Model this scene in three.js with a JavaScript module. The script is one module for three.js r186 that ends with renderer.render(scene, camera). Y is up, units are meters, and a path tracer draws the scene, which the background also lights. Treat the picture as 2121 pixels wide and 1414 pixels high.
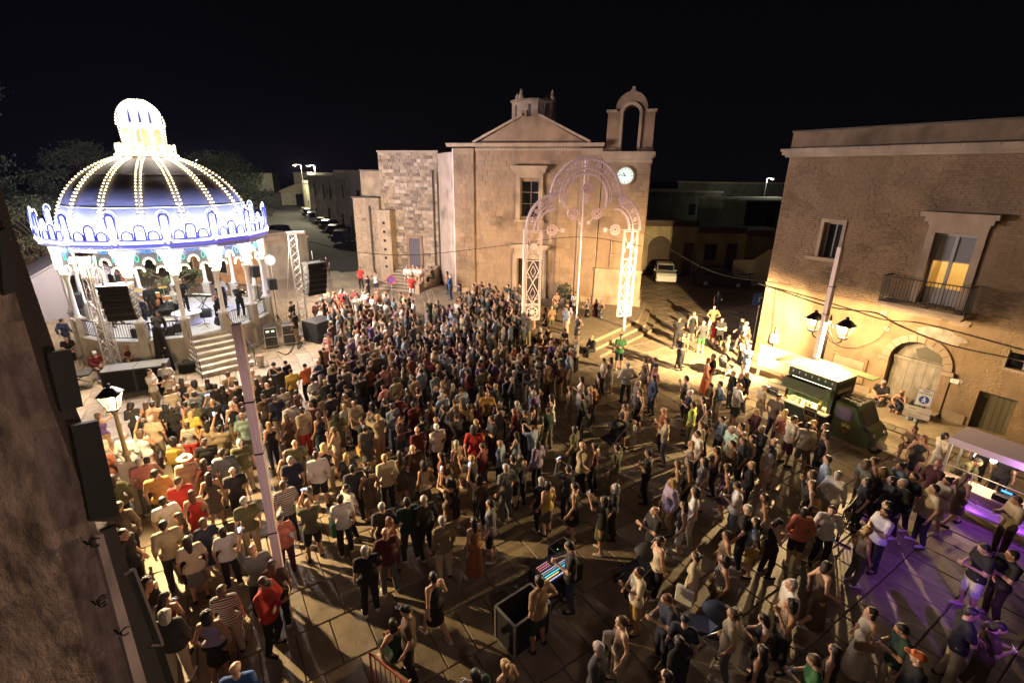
import * as THREE from 'three';
import { mergeGeometries } from 'three/addons/utils/BufferGeometryUtils.js';
import { ImprovedNoise } from 'three/addons/math/ImprovedNoise.js';
import { RoundedBoxGeometry } from 'three/addons/geometries/RoundedBoxGeometry.js';

// ---------------------------------------------------------------- camera, sky, faint added fill, exposure
const { PI, sin, cos, sqrt, abs, min, max, floor, hypot, atan2 } = Math, rad = (d) => (d * PI) / 180;
const V = (x, y, z) => new THREE.Vector3(x, y, z);
const scene = new THREE.Scene();
const camera = new THREE.PerspectiveCamera(69.67, 1.5, 0.1, 900);
const EYE = 9;
camera.position.set(0, EYE, 0);
camera.rotation.order = 'YXZ';
camera.rotation.set(rad(-18.9), 0, rad(0.77));
camera.updateMatrixWorld(true);
const renderer = new THREE.WebGLRenderer({ antialias: true });
renderer.toneMapping = THREE.LinearToneMapping;
renderer.toneMappingExposure = 1;
renderer.shadowMap.enabled = true;
{ // a clear night sky, a little paler towards the horizon
  const w = 32, h = 16, d = new Float32Array(w * h * 4);
  for (let y = 0; y < h; y++) for (let x = 0; x < w; x++) {
    const up = max(0, (y + 0.5) / h - 0.5) * 2, k = 0.0010 + 0.0016 * Math.exp(-up * 6);
    d.set([k * 0.95, k * 0.92, k * 1.25, 1], (y * w + x) * 4);
  }
  const t = new THREE.DataTexture(d, w, h, THREE.RGBAFormat, THREE.FloatType);
  t.mapping = THREE.EquirectangularReflectionMapping; t.magFilter = THREE.LinearFilter; t.needsUpdate = true;
  scene.background = t; scene.environment = t;
}
const nightFill = new THREE.DirectionalLight(0xffe9dc, 0.02);  // faint added fill so that shadows are not quite black
nightFill.position.set(30, 60, 40); nightFill.shadow.radius = 20; nightFill.castShadow = true;
Object.assign(nightFill.shadow.camera, { left: -60, right: 60, top: 60, bottom: -60, far: 200 });
scene.add(nightFill, nightFill.target);
scene.fog = new THREE.FogExp2(0xc4b8ff, 0.00005);   // thin haze added to imitate the halo round the bandstand lights

// ---------------------------------------------------------------- numbers and places
let seed = 7;
const R = () => { seed = (seed + 0x6d2b79f5) | 0; let t = Math.imul(seed ^ (seed >>> 15), 1 | seed); t = (t + Math.imul(t ^ (t >>> 7), 61 | t)) ^ t; return ((t ^ (t >>> 14)) >>> 0) / 4294967296; };
const rr = (a, b) => a + (b - a) * R(), pick = (a) => a[floor(R() * a.length)];
const noise = new ImprovedNoise();
const AX = [V(), V(), V()]; camera.matrixWorld.extractBasis(AX[0], AX[1], AX[2]);
const sight = (x, y) => V().addScaledVector(AX[0], (x - 1060.5) / 1016).addScaledVector(AX[1], -(y - 707) / 1016).sub(AX[2]);
const ground = (x, y, h = 0) => { const d = sight(x, y); return V(0, EYE, 0).addScaledVector(d, (h - EYE) / d.y); };      // where that line of sight comes down to height h
const atZ = (x, y, z) => { const d = sight(x, y); return V(0, EYE, 0).addScaledVector(d, z / d.z); };

// ---------------------------------------------------------------- objects
const used = new Map();
function numbered(n) { const k = used.get(n) ?? 0; used.set(n, k + 1); return k ? n + '_' + String(k).padStart(3, '0') : n; }
function tag(o, label, category, group, kind) { if (label) o.userData.label = label; if (category) o.userData.category = category; if (group) o.userData.group = group; if (kind) o.userData.kind = kind; return o; }
function thing(name, label, category, pos = [0, 0, 0], turn = 0, group) {
  const o = new THREE.Group(); o.name = numbered(name); o.position.set(...(pos.isVector3 ? pos.toArray() : pos)); o.rotation.y = turn; scene.add(o);
  return tag(o, label, category, group);
}
const geo = (g) => (Array.isArray(g) ? (g.length === 1 ? g[0] : mergeGeometries(g.map((x) => { x = x.index ? x.toNonIndexed() : x; for (const k of Object.keys(x.attributes)) if (!['position', 'normal', 'uv'].includes(k)) x.deleteAttribute(k); return x; }))) : g);
function part(name, g, m, parent, kind) {
  const o = new THREE.Mesh(geo(g), m); o.name = name; o.castShadow = o.receiveShadow = true;
  if (parent === scene) o.name = numbered(name);
  parent.add(o); if (kind) o.userData.kind = kind; return o;
}
// ---------------------------------------------------------------- shapes (uv in metres)
function uvBox(g) {
  if (g.index) g = g.toNonIndexed();
  const p = g.attributes.position, n = p.count, uv = new Float32Array(n * 2), a = V(), b = V(), c = V();
  for (let i = 0; i < n; i += 3) {
    a.fromBufferAttribute(p, i); b.fromBufferAttribute(p, i + 1); c.fromBufferAttribute(p, i + 2);
    const nx = b.clone().sub(a).cross(c.clone().sub(a)), ax = abs(nx.x), ay = abs(nx.y), az = abs(nx.z);
    [a, b, c].forEach((v, k) => { const u = ay > ax && ay > az ? [v.x, v.z] : ax > az ? [v.z, v.y] : [v.x, v.y]; uv.set(u, (i + k) * 2); });
  }
  g.setAttribute('uv', new THREE.BufferAttribute(uv, 2)); return g;
}
const box = (w, h, d, x = 0, y = 0, z = 0, ry = 0) => { const g = new THREE.BoxGeometry(w, h, d); if (ry) g.rotateY(ry); return uvBox(g.translate(x, y, z)); };   // centre
const slab = (x0, x1, y0, y1, z0, z1) => box(x1 - x0, y1 - y0, z1 - z0, (x0 + x1) / 2, (y0 + y1) / 2, (z0 + z1) / 2);
function chamfered(w, h, d, c) { // a block whose front edges (towards +z) are chamfered
  const s = (a, b, z) => [[-a, -b, z], [a, -b, z], [a, b, z], [-a, b, z]], P = [...s(w / 2, h / 2, -d / 2), ...s(w / 2, h / 2, d / 2 - c), ...s(w / 2 - c, h / 2 - c, d / 2)], t = [];
  const q = (a, b, e, f) => t.push(a, b, e, a, e, f);
  for (const o of [0, 4]) for (let k = 0; k < 4; k++) q(o + k, o + (k + 1) % 4, o + 4 + (k + 1) % 4, o + 4 + k);
  q(8, 9, 10, 11);
  const g = new THREE.BufferGeometry(); g.setAttribute('position', new THREE.Float32BufferAttribute(P.flat(), 3)); g.setIndex(t);
  const f = g.toNonIndexed(); f.computeVertexNormals(); return uvBox(f);
}
function turnTo(g, a, b) { const d = b.clone().sub(a); g.applyQuaternion(new THREE.Quaternion().setFromUnitVectors(V(0, 1, 0), d.clone().normalize())); return g.translate((a.x + b.x) / 2, (a.y + b.y) / 2, (a.z + b.z) / 2); }
const A3 = (p) => (p.isVector3 ? p : V(...p));
const rod = (a, b, r, r2 = r, n = 8) => { a = A3(a); b = A3(b); return turnTo(new THREE.CylinderGeometry(r2, r, a.distanceTo(b), n), a, b); };
const bar = (a, b, w, d = w) => { a = A3(a); b = A3(b); return uvBox(turnTo(new THREE.BoxGeometry(w, a.distanceTo(b), d), a, b)); };
const tube = (pts, r, n = 24, s = 6) => new THREE.TubeGeometry(new THREE.CatmullRomCurve3(pts.map(A3)), n, r, s);
const lathe = (pts, n = 24) => new THREE.LatheGeometry(pts.map(([x, y]) => new THREE.Vector2(x, y)), n);
const shape = (pts) => new THREE.Shape(pts.map(([x, y]) => new THREE.Vector2(x, y)));
const ext = (s, d, bevel = 0) => uvBox(new THREE.ExtrudeGeometry(s, { depth: d, bevelEnabled: bevel > 0, bevelThickness: bevel, bevelSize: bevel, bevelSegments: 1, curveSegments: 18 }));
const prism = (plan, y0, y1) => uvBox(new THREE.ExtrudeGeometry(shape(plan.map(([x, z]) => [x, -z])), { depth: y1 - y0, bevelEnabled: false }).rotateX(-PI / 2).translate(0, y0, 0));
const hole = (s, pts) => { s.holes.push(new THREE.Path(pts.map(([x, y]) => new THREE.Vector2(x, y)))); return s; };
const archPts = (x0, x1, y0, ys, n = 14) => { const r = (x1 - x0) / 2, c = (x0 + x1) / 2, o = [[x0, y0], [x1, y0]]; for (let k = 0; k <= n; k++) o.push([c + r * cos((k / n) * PI), ys + r * sin((k / n) * PI)]); return o; };
const rect = (x0, x1, y0, y1) => [[x0, y0], [x1, y0], [x1, y1], [x0, y1]];
const parts = (name, list, m, parent) => list.map((g) => part(name, g, m, parent));
const archRing = (x0, x1, X0, X1, y0, ys, n = 16) => { const c = (x0 + x1) / 2, r = (x1 - x0) / 2, Q = (X1 - X0) / 2, o = [[X0, y0]]; for (let k = n; k >= 0; k--) o.push([c + Q * cos((k / n) * PI), ys + Q * sin((k / n) * PI)]); o.push([X1, y0], [x1, y0]); for (let k = 0; k <= n; k++) o.push([c + r * cos((k / n) * PI), ys + r * sin((k / n) * PI)]); o.push([x0, y0]); return shape(o); };
const T = (g, x, y, z, ry = 0) => { if (ry) g.rotateY(ry); return g.translate(x, y, z); };

// ---------------------------------------------------------------- textures and materials
function tex(w, h, f, srgb, rep) {   // f(u, v) -> [r, g, b] or a grey, 0..1, made to repeat
  const d = new Uint8Array(w * h * 4);
  for (let y = 0; y < h; y++) for (let x = 0; x < w; x++) { const c = f(x / w, y / h), a = Array.isArray(c) ? c : [c, c, c]; for (let k = 0; k < 3; k++) d[(y * w + x) * 4 + k] = max(0, min(255, a[k] * 255)); d[(y * w + x) * 4 + 3] = 255; }
  const t = new THREE.DataTexture(d, w, h); t.wrapS = t.wrapT = THREE.RepeatWrapping; t.magFilter = THREE.LinearFilter; t.minFilter = THREE.LinearMipmapLinearFilter; t.generateMipmaps = true;
  if (srgb) t.colorSpace = THREE.SRGBColorSpace; if (rep) t.repeat.set(rep[0], rep[1]); t.needsUpdate = true; return t;
}
function rep(t, x, y) { const c = t.clone(); c.repeat.set(x, y); c.needsUpdate = true; return c; }
const tn = (u, v, s, z = 0) => { // noise that repeats over the unit square
  const a = noise.noise(u * s, v * s, z), b = noise.noise((u - 1) * s, v * s, z), c = noise.noise(u * s, (v - 1) * s, z), d = noise.noise((u - 1) * s, (v - 1) * s, z);
  return (a * (1 - u) + b * u) * (1 - v) + (c * (1 - u) + d * u) * v;
};
const fbm = (u, v, s, o = 4, z = 0) => { let t = 0, a = 1; for (let k = 0; k < o; k++, a *= 0.5, s *= 2) t += a * tn(u, v, s, z + k * 7.3); return t; };
const stainT = tex(512, 512, (u, v) => { const n = fbm(u, v, 5, 6), s = fbm(u, v * 0.25, 14, 4, 3); return 0.78 + 0.32 * n + 0.2 * s - 0.5 * max(0, fbm(u, v, 4, 4, 9) - 0.02); });
const roughT = tex(512, 512, (u, v) => 0.5 + 0.35 * fbm(u, v, 16, 5) + 0.15 * fbm(u, v, 60, 2, 4));
const stoneT = tex(256, 256, (u, v) => 0.82 + 0.2 * fbm(u, v, 8, 5, 2) - 0.25 * max(0, tn(u, v, 26, 8) - 0.25));
const paveT = tex(512, 512, (u, v) => { const w = fbm(u, v, 6, 5, 1); return 0.72 + 0.3 * w - 0.35 * max(0, fbm(u, v, 11, 4, 5) - 0.15) + 0.06 * tn(u, v, 120); });
const barkT = tex(128, 256, (u, v) => 0.7 + 0.35 * fbm(u, v * 0.3, 20, 4));
const woodT = tex(256, 256, (u, v) => 0.78 + 0.22 * fbm(u, v * 0.12, 18, 4) + 0.1 * sin(u * 60 + 6 * fbm(u, v, 3, 2)));
const mats = {};
function mat(rgb, rough = 0.9, o = {}) { const c = new THREE.Color(); if (typeof rgb === 'string') c.set(rgb); else c.setRGB(...rgb); return new THREE.MeshStandardMaterial({ color: c, roughness: rough, ...o }); }
const stoneMat = (rgb, s = 0.25, bump = 0.02) => mat(rgb, 0.95, { map: rep(stainT, s * 0.6, s * 0.6), bumpMap: rep(roughT, s * 2.2, s * 2.2), bumpScale: bump });
const glow = (rgb, k = 1) => { const c = new THREE.Color(); c.setRGB(...rgb); return new THREE.MeshStandardMaterial({ color: 0x222222, emissive: c, emissiveIntensity: k, roughness: 0.6 }); };
const M = {
  facade: stoneMat([0.31, 0.205, 0.125]), facadeDark: stoneMat([0.26, 0.175, 0.11]), facadePale: stoneMat([0.43, 0.315, 0.21]), aisle: stoneMat([0.38, 0.29, 0.2], 0.35, 0.03),
  plaster: stoneMat([0.34, 0.235, 0.13], 0.3, 0.035), brickwall: stoneMat([0.25, 0.17, 0.105], 0.3, 0.03), trim: stoneMat([0.4, 0.31, 0.23]), darkStone: stoneMat([0.12, 0.1, 0.08]),
  black: mat([0.009, 0.009, 0.01], 0.6), matteBlack: mat([0.005, 0.005, 0.005], 0.95), iron: mat([0.02, 0.018, 0.016], 0.5, { metalness: 0.6 }), alu: mat([0.6, 0.6, 0.62], 0.35, { metalness: 0.85 }),
  white: mat([0.75, 0.73, 0.7], 0.55), cream: mat([0.62, 0.55, 0.44], 0.7), pinkPole: mat([0.8, 0.64, 0.6], 0.75, { map: rep(woodT, 3, 0.6), bumpMap: rep(woodT, 3, 0.6), bumpScale: 0.004 }),
  glass: new THREE.MeshPhysicalMaterial({ color: 0xffffff, roughness: 0.04, transmission: 1, thickness: 0 }), darkGlass: mat([0.015, 0.018, 0.022], 0.08),
  door: mat([0.07, 0.045, 0.028], 0.7, { map: rep(woodT, 1, 0.5), bumpMap: rep(woodT, 1, 0.5), bumpScale: 0.01 }), doorGrey: mat([0.3, 0.26, 0.2], 0.85, { map: rep(stainT, 0.7, 0.4), bumpMap: rep(woodT, 2, 0.5), bumpScale: 0.01 }),
  tile: mat([0.08, 0.06, 0.05], 0.9), asphalt: mat([0.055, 0.052, 0.05], 0.95, { map: rep(paveT, 0.15, 0.15), bumpMap: rep(roughT, 1, 1), bumpScale: 0.006 }),
  warm: glow([1, 0.78, 0.42], 6), bulb: glow([1, 0.8, 0.44], 7), cool: glow([0.85, 0.9, 1], 3.2), blue: glow([0.03, 0.03, 0.55], 1),
};

// ================================================================ GROUND
const struct = (name, g, m) => tag(part(name, g, m, scene), null, null, null, 'structure');
struct('ground', [uvBox(new THREE.PlaneGeometry(1600, 1600).rotateX(-PI / 2).translate(0, -0.06, 0))], M.asphalt);
const paveMats = [[0.31, 0.245, 0.165], [0.27, 0.215, 0.15], [0.34, 0.27, 0.185], [0.29, 0.225, 0.15], [0.25, 0.2, 0.145]].map((c) => mat(c, 0.62, { map: rep(paveT, 0.37, 0.37), bumpMap: rep(roughT, 1.3, 1.3), bumpScale: 0.012 }));
const WU = V(0.545, 0, 0.839), WV = V(0.839, 0, -0.545), wTurn = rad(-57);   // along and across the slabs: the direction of the house on the right
{
  const plaza = struct('plaza_paving', [uvBox(new THREE.PlaneGeometry(60, 43).rotateX(-PI / 2).translate(-7, -0.035, -24.5))], mat([0.1, 0.08, 0.06], 0.95));
  const cells = [], kiosk = V(-18.2, 0, -25.9);
  for (let i = -70; i < 44; i++) for (let j = -50; j < 60; j++) {
    const st = (abs(Math.sin(i * 12.9898) * 43758.5453) % 1) * 0.66, c = V().addScaledVector(WU, i * 1.16).addScaledVector(WV, j * 0.68 + st);
    if (c.x < -36 || c.x > 23 || c.z > -4.5 || c.z < -46 || (c.x < -9 && c.z > -4.6) || c.distanceTo(kiosk) < 4.2) continue;
    const d = c.clone().sub(camera.position), z = -d.dot(AX[2]), px = 1060.5 + (1016 * d.dot(AX[0])) / z, py = 707 - (1016 * d.dot(AX[1])) / z;
    if ((c.x - 12.6) * -0.839 + (c.z + 24) * 0.545 < 0.1 && (c.x - 12.6) * 0.545 + (c.z + 24) * 0.839 > -0.3) continue;
    cells.push({ c, i, j, d: d.length(), seen: z > 0 && px > -20 && px < 2140 && py < 1440 });
  }
  cells.sort((a, b) => (b.seen - a.seen) || a.d - b.d);
  const geos = [0, 1, 2, 3].map((k) => chamfered(1.142 - 0.006 * k, 0.665 - 0.004 * k, 0.09, 0.012).rotateX(-PI / 2).rotateY(wTurn)), rest = [[], [], [], [], []];
  geos.forEach((g, k) => { const uv = g.attributes.uv; for (let n = 0; n < uv.count; n++) uv.setXY(n, uv.getX(n) + k * 1.7, uv.getY(n) + k * 2.3); });
  cells.forEach(({ c, seen }, n) => {
    const k = floor(R() * 4), m = floor(R() * 5), y = -0.05 + rr(-0.006, 0.006);
    if (n < 300 && seen) { const o = part('paving_slab', geos[k], paveMats[m], plaza); o.position.set(c.x, y, c.z); } else rest[m].push(geos[k].clone().translate(c.x, y, c.z));
  });
  rest.forEach((g, m) => part('paving_slabs', g, paveMats[m], plaza, 'stuff'));
}
// steps and platform before the church: a stepped pavement of stone
const platEdge = [[885, 662], [1000, 708], [1110, 732], [1243, 742], [1352, 686]].map(([x, y]) => { const g = ground(x, y); return [g.x, g.z]; });
{
  const back = [[10.2, -33.2], [9.5, -38], [-5, -40], [-7.2, -37.5]], all = [...platEdge, ...back], c = [1.5, -36.5];
  const lv = [1, 0.95, 0.9].map((s) => all.map(([x, z]) => [c[0] + (x - c[0]) * s, c[1] + (z - c[1]) * s]));
  const plat = struct('church_platform', [prism(lv[2], 0, 0.5)], paveMats[0]);
  part('step', [prism(lv[0], 0, 0.165)], paveMats[1], plat); part('step', [prism(lv[1], 0, 0.332)], paveMats[2], plat);
}
// raised pavement along the house on the right, and the kerb of the paved square towards the street
{
  const off = (t, n) => { const p = V(12.6, 0, -24).addScaledVector(WU, t).addScaledVector(WV, -n); return [p.x, p.z]; };
  const walk = struct('pavement', [prism([off(2.2, 2.3), off(11.5, 2.3), off(11.5, 0), off(2.2, 0)], -0.03, 0.13)], paveMats[2]);
  for (let k = 0; k < 9; k++) { const a = off(2.25 + k * 1.02, 2.48), b = off(3.25 + k * 1.02, 2.48); part('kerb_stone', [bar([a[0], 0.06, a[1]], [b[0], 0.06, b[1]], 0.17, 0.17)], paveMats[k % 5], walk); }
}

// ================================================================ CHURCH
const frame = (P, deg) => { const a = rad(deg), d = V(cos(a), 0, sin(a)), n = V(-sin(a), 0, cos(a)); return { P: V(...P), d, n, turn: -a,
  at(px, py, off = 0) { const s = sight(px, py), o = V(0, EYE, 0), k = (this.P.clone().sub(o).dot(n) + off) / s.dot(n), q = o.addScaledVector(s, k).sub(this.P); return [q.dot(d), q.y + this.P.y]; },
  pos(t, h, off = 0) { return V(P[0], h, P[2]).addScaledVector(d, t).addScaledVector(n, off); } }; };
const CF = frame([-4.25, 0, -36.4], 15.4);
function ashlar(x0, x1, y0, y1, bw, bh, th, holes = [], jit = 0.006, skip = 0, gap = 0.012) { // courses of separate blocks standing on the plane z = 0
  const out = [];
  for (let y = y0, row = 0; y < y1 - 0.05; y += bh, row++) {
    const h = min(bh, y1 - y); let x = x0;
    while (x < x1 - 0.02) {
      let w = bw * rr(0.7, 1.35); if (x === x0 && row % 2) w *= 0.5; if (x + w > x1 - bw * 0.4) w = x1 - x;
      const cx = x + w / 2, cy = y + h / 2;
      if (R() >= skip && !holes.some(([a, b, c, d]) => cx + w / 2 > a && cx - w / 2 < b && cy + h / 2 > c && cy - h / 2 < d)) { const d = th + rr(-jit, jit); out.push({ g: [w - gap, h - gap, d], p: [cx, cy, d / 2] }); }
      x += w;
    }
  }
  return out;
}
const blocks = (list, own) => list.map(({ g, p }) => { const b = chamfered(g[0], g[1], g[2], min(0.008, g[2] * 0.4)); const uv = b.attributes.uv, a = own ? R() * 9 : p[0] + rr(-0.25, 0.25), c = own ? R() * 9 : p[1] + rr(-0.25, 0.25); for (let n = 0; n < uv.count; n++) uv.setXY(n, uv.getX(n) + a, uv.getY(n) + c); return b.translate(...p); });
{
  const ch = thing('church', 'pale stone church with pedimented front, corner tower and stone side block', 'church', CF.P, CF.turn);
  const B = 0.3;
  // nave: the front with its openings, the body behind
  const fs = hole(hole(shape(rect(1.55, 8.95, B, 10.62)), rect(4.72, 6.6, 0.52, 3.3)), rect(4.88, 6.17, 6.2, 8.5));
  const nave = part('nave_wall', [ext(fs, 0.6).translate(0, 0, -0.6), slab(0, 10.35, B, 10.6, -13.9, -0.95), slab(0.0, 1.5, B, 10.6, -0.95, -0.3), slab(9, 10.3, B, 10.6, -0.95, -0.3)], M.facade, ch);
  part('facade_blocks', blocks(ashlar(1.56, 8.94, 0.45, 10.5, 0.62, 0.335, 0.014, [[4.25, 7.1, 0.2, 4.4], [4.3, 6.75, 5.9, 9.6]], 0.005)), M.facade, nave, 'stuff');
  const pil = (x0, x1, cut) => [prism(cut ? [[-0.34, -0.62], [0.04, 0.14], [x1, 0.14], [x1, -0.5], [-0.34, -0.7]] : [[x0, -0.5], [x0, 0.14], [x1, 0.14], [x1, -0.5]], B, 10.6)];
  const p1 = part('pilaster', pil(0, 1.55, true), M.facade, ch); part('lit_pilaster_splay', [prism([[-0.354, -0.617], [-0.34, -0.624], [0.038, 0.136], [0.024, 0.143]], 0.3, 10.6)], stoneMat([0.72, 0.63, 0.6]), ch); part('pilaster_blocks', blocks(ashlar(0.1, 1.53, 0.9, 10.2, 0.55, 0.335, 0.02)).map((g) => g.translate(0, 0, 0.142)), M.facadeDark, p1, 'stuff');  // splay: bandstand light on this side is partly put into the pale tone
  const p2 = part('pilaster', pil(8.95, 10.3), M.facadePale, ch); part('pilaster_blocks', blocks(ashlar(9.0, 10.25, 0.9, 10.2, 0.55, 0.335, 0.02)).map((g) => g.translate(0, 0, 0.142)), M.facade, p2, 'stuff');
  parts('pilaster_base', [slab(-0.2, 1.62, B, 0.85, -0.4, 0.2), slab(8.9, 10.36, B, 0.85, -0.4, 0.2)], M.facadePale, ch);
  const dent = []; for (let x = 1.7; x < 8.9; x += 0.19) dent.push(slab(x, x + 0.1, 10.6, 10.69, 0, 0.16));
  part('cornice', [slab(-0.42, 10.36, 10.7, 10.82, -0.72, 0.24), slab(-0.46, 10.38, 10.821, 10.92, -0.74, 0.3), slab(1.56, 8.94, 10.45, 10.58, -0.1, 0.07), ...dent], M.facadePale, ch);
  // pediment
  part('pediment', [ext(shape([[1.75, 10.92], [9.2, 10.92], [6.0, 12.55], [4.95, 12.55]]), 0.5).translate(0, 0, -0.5)], M.facade, ch);
  part('raking_cornice', [bar([1.5, 10.98, -0.16], [4.92, 12.62, -0.16], 0.15, 0.72), bar([9.45, 10.98, -0.16], [6.03, 12.62, -0.16], 0.15, 0.72)], M.facadePale, ch);
  part('merlon', [slab(4.85, 5.2, 12.5, 12.92, -0.45, 0.05)], M.facade, ch); part('merlon', [slab(5.62, 5.98, 12.5, 12.96, -0.45, 0.05)], M.facade, ch);
  // roof lantern behind the gable
  { const F = [], c = [4.14, -6.5], r = 1.72; const oct = (r) => Array.from({ length: 8 }, (_, k) => [c[0] + r * cos(rad(22.5 + 45 * k)), c[1] + r * sin(rad(22.5 + 45 * k))]);
    part('roof_drum', [prism(oct(r), 10.6, 14.1)], M.facadePale, ch); parts('drum_cornice', [prism(oct(r + 0.12), 14.1, 14.26), prism(oct(r + 0.05), 11.9, 12.02)], M.facade, ch);
    for (const [x, z] of oct(r - 0.06).filter((_, q) => q % 2 === 0)) part('pinnacle', [lathe([[0.26, 0], [0.26, 0.2], [0.17, 0.25], [0.13, 0.5], [0.05, 0.62], [0, 0.72]], 8).translate(x, 14.26, z)], M.facadePale, ch);
    for (let k = 0; k < 8; k++) { const a = rad(45 * k); part('drum_strip', [box(0.16, 1.85, 0.1, c[0] + r * 0.93 * cos(a), 12.96, c[1] + r * 0.93 * sin(a), -a + PI / 2)], M.darkStone, ch); } }
  // window over the door
  const win = part('window', [slab(4.88, 6.17, 6.2, 8.5, -0.5, -0.47)], M.darkGlass, ch);
  part('frame', [slab(4.6, 4.88, 5.98, 8.75, 0, 0.2), slab(6.17, 6.45, 5.98, 8.75, 0, 0.2), slab(4.6, 6.45, 8.751, 9.02, 0, 0.2), slab(4.5, 6.55, 5.84, 5.978, 0, 0.3)], M.facadePale, win);
  part('hood', [slab(4.42, 6.62, 9.022, 9.2, 0, 0.24), slab(4.33, 6.7, 9.2, 9.36, 0, 0.36), slab(4.25, 6.78, 9.36, 9.5, 0, 0.46)], M.facadePale, win);
  part('glazing_bar', [slab(5.48, 5.55, 6.2, 8.5, -0.47, -0.42), slab(4.88, 6.17, 7.75, 7.81, -0.469, -0.43), slab(4.88, 6.17, 7.0, 7.05, -0.469, -0.43)], M.facadePale, win);
  const dr = part('door', [slab(4.72, 6.6, 0.52, 3.3, -0.5, -0.44)], M.door, ch);
  part('frame', [slab(4.42, 4.72, 0.52, 3.6, 0, 0.16), slab(6.6, 6.9, 0.52, 3.6, 0, 0.16), slab(4.42, 6.9, 3.301, 3.62, 0, 0.161), slab(4.3, 7.02, 4.02, 4.16, 0, 0.3), slab(4.2, 7.12, 4.16, 4.32, 0, 0.42), slab(4.5, 6.82, 3.62, 4.02, 0, 0.1)], M.facadePale, dr);
  part('door_panel', [slab(4.85, 5.6, 0.7, 1.7, -0.44, -0.41), slab(5.72, 6.47, 0.7, 1.7, -0.44, -0.41), slab(4.85, 5.6, 1.85, 3.1, -0.44, -0.41), slab(5.72, 6.47, 1.85, 3.1, -0.44, -0.41)], M.door, dr);
  // tower with its clock and bell gable
  const tw = part('tower', [slab(10.36, 13.35, B, 9.75, -3.1, 0.22)], M.facade, ch);
  part('tower_blocks', blocks(ashlar(10.37, 13.34, 1.0, 9.7, 0.62, 0.335, 0.022, [[10.9, 12.6, 2.9, 5.1], [11.2, 12.45, 8.35, 9.55]])).map((g) => g.translate(0, 0, 0.222)), M.facade, tw, 'stuff');
  part('tower_cornice', [slab(10.33, 13.4, 9.75, 9.9, -3.15, 0.3), slab(10.3, 13.45, 10.02, 10.18, -3.2, 0.36), slab(10.2, 13.55, 10.18, 10.4, -3.3, 0.5), slab(10.36, 13.35, 9.9, 10.02, -3.1, 0.24)], M.facadePale, ch);
  part('tower_base', [slab(10.3, 13.5, B, 1.0, -3.2, 0.36), slab(10.32, 13.42, 1.0, 2.85, 0.22, 0.29)], M.facadePale, ch);
  part('tower_ledge', [slab(10.31, 13.44, 2.85, 2.97, 0.22, 0.42)], M.facadePale, ch);
  part('tower_pipe', [rod([11.3, 3.05, 0.3], [11.3, 4.9, 0.3], 0.04), rod([11.3, 3.9, 0.3], [12.9, 4.05, 0.3], 0.035), rod([11.3, 4.9, 0.3], [12.6, 4.95, 0.3], 0.03)], M.trim, ch);
  const bs = hole(shape([[10.42, 10.4], [13.3, 10.4], [13.3, 12.75], [12.85, 12.85], ...Array.from({ length: 13 }, (_, k) => [11.86 + 0.99 * cos((k / 12) * PI), 12.85 + 1.05 * sin((k / 12) * PI)]), [10.87, 12.85], [10.42, 12.75]]), archPts(11.38, 12.36, 10.42, 12.62));
  part('bell_gable', [ext(bs, 0.95).translate(0, 0, -1.2)], M.facade, ch);
  part('bell_arch_moulding', [ext(archRing(11.37, 12.37, 11.2, 12.54, 10.63, 12.62), 0.1).translate(0, 0, -0.25), slab(10.32, 10.98, 12.72, 12.86, -1.3, -0.12), slab(12.74, 13.4, 12.72, 12.86, -1.3, -0.12), slab(10.34, 11.36, 10.4, 10.62, -1.3, -0.14), slab(12.4, 13.38, 10.4, 10.62, -1.3, -0.14)], M.facadePale, ch);
  part('bell_finial', [slab(11.7, 12.02, 13.88, 14.02, -0.9, -0.55), slab(11.77, 11.95, 14.02, 14.2, -0.83, -0.62)], M.facadePale, ch);
  // side block
  const O = -4.0;
  const ai = part('side_wall', [slab(-8.2, -2.95, 0.3, 10.5, O - 6, O), ], M.aisle, ch);
  part('splayed_wall', [prism([[-2.949, O + 0.02], [-0.36, -0.75], [0.2, -0.75], [0.2, O - 3], [-2.949, O - 3]], 0.3, 10.4)], stoneMat([0.46, 0.37, 0.31]), ch);  // faces the bandstand, whose light is partly put into the paler tone
  part('parapet_course', [slab(-8.28, -2.9, 10.5, 10.62, O - 6, O + 0.08)], M.facadePale, ch);
  const holesA = [[-5.95, -4.6, 0.9, 3.95]], st = ashlar(-8.18, -3.0, 1.25, 10.45, 0.5, 0.265, 0.045, holesA, 0.03, 0.18);
  const stM = [[0.36, 0.275, 0.19], [0.29, 0.215, 0.15], [0.48, 0.385, 0.29], [0.22, 0.165, 0.12], [0.34, 0.255, 0.175]].map((c) => stoneMat(c, 0.6, 0.03));
  blocks(st, true).forEach((g, k) => part('stone', [g.translate(0, 0, O)], pick(stM), ai, k > 290 ? 'stuff' : undefined));
  const lb = part('side_annexe', [slab(-10.65, -8.2, 0, 6.9, O - 5, O + 0.35), slab(-10.35, -8.2, 6.9, 9.05, O - 5, O - 0.6)], M.aisle, ch);
  part('annexe_blocks', blocks(ashlar(-10.63, -8.22, 0.2, 6.8, 0.5, 0.27, 0.04, [], 0.025, 0.3)).map((g) => g.translate(0, 0, O + 0.35)), stM[0], lb, 'stuff');
  part('annexe_coping', [slab(-10.75, -8.2, 6.9, 7.0, O - 0.6, O + 0.45), slab(-10.42, -8.2, 9.05, 9.15, O - 5, O - 0.52)], M.darkStone, ch);
  part('buttress', [slab(-8.18, -7.0, 0, 5.9, O, O + 0.85), slab(-8.24, -6.94, 5.9, 6.05, O, O + 0.92)], M.aisle, ch);
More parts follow.
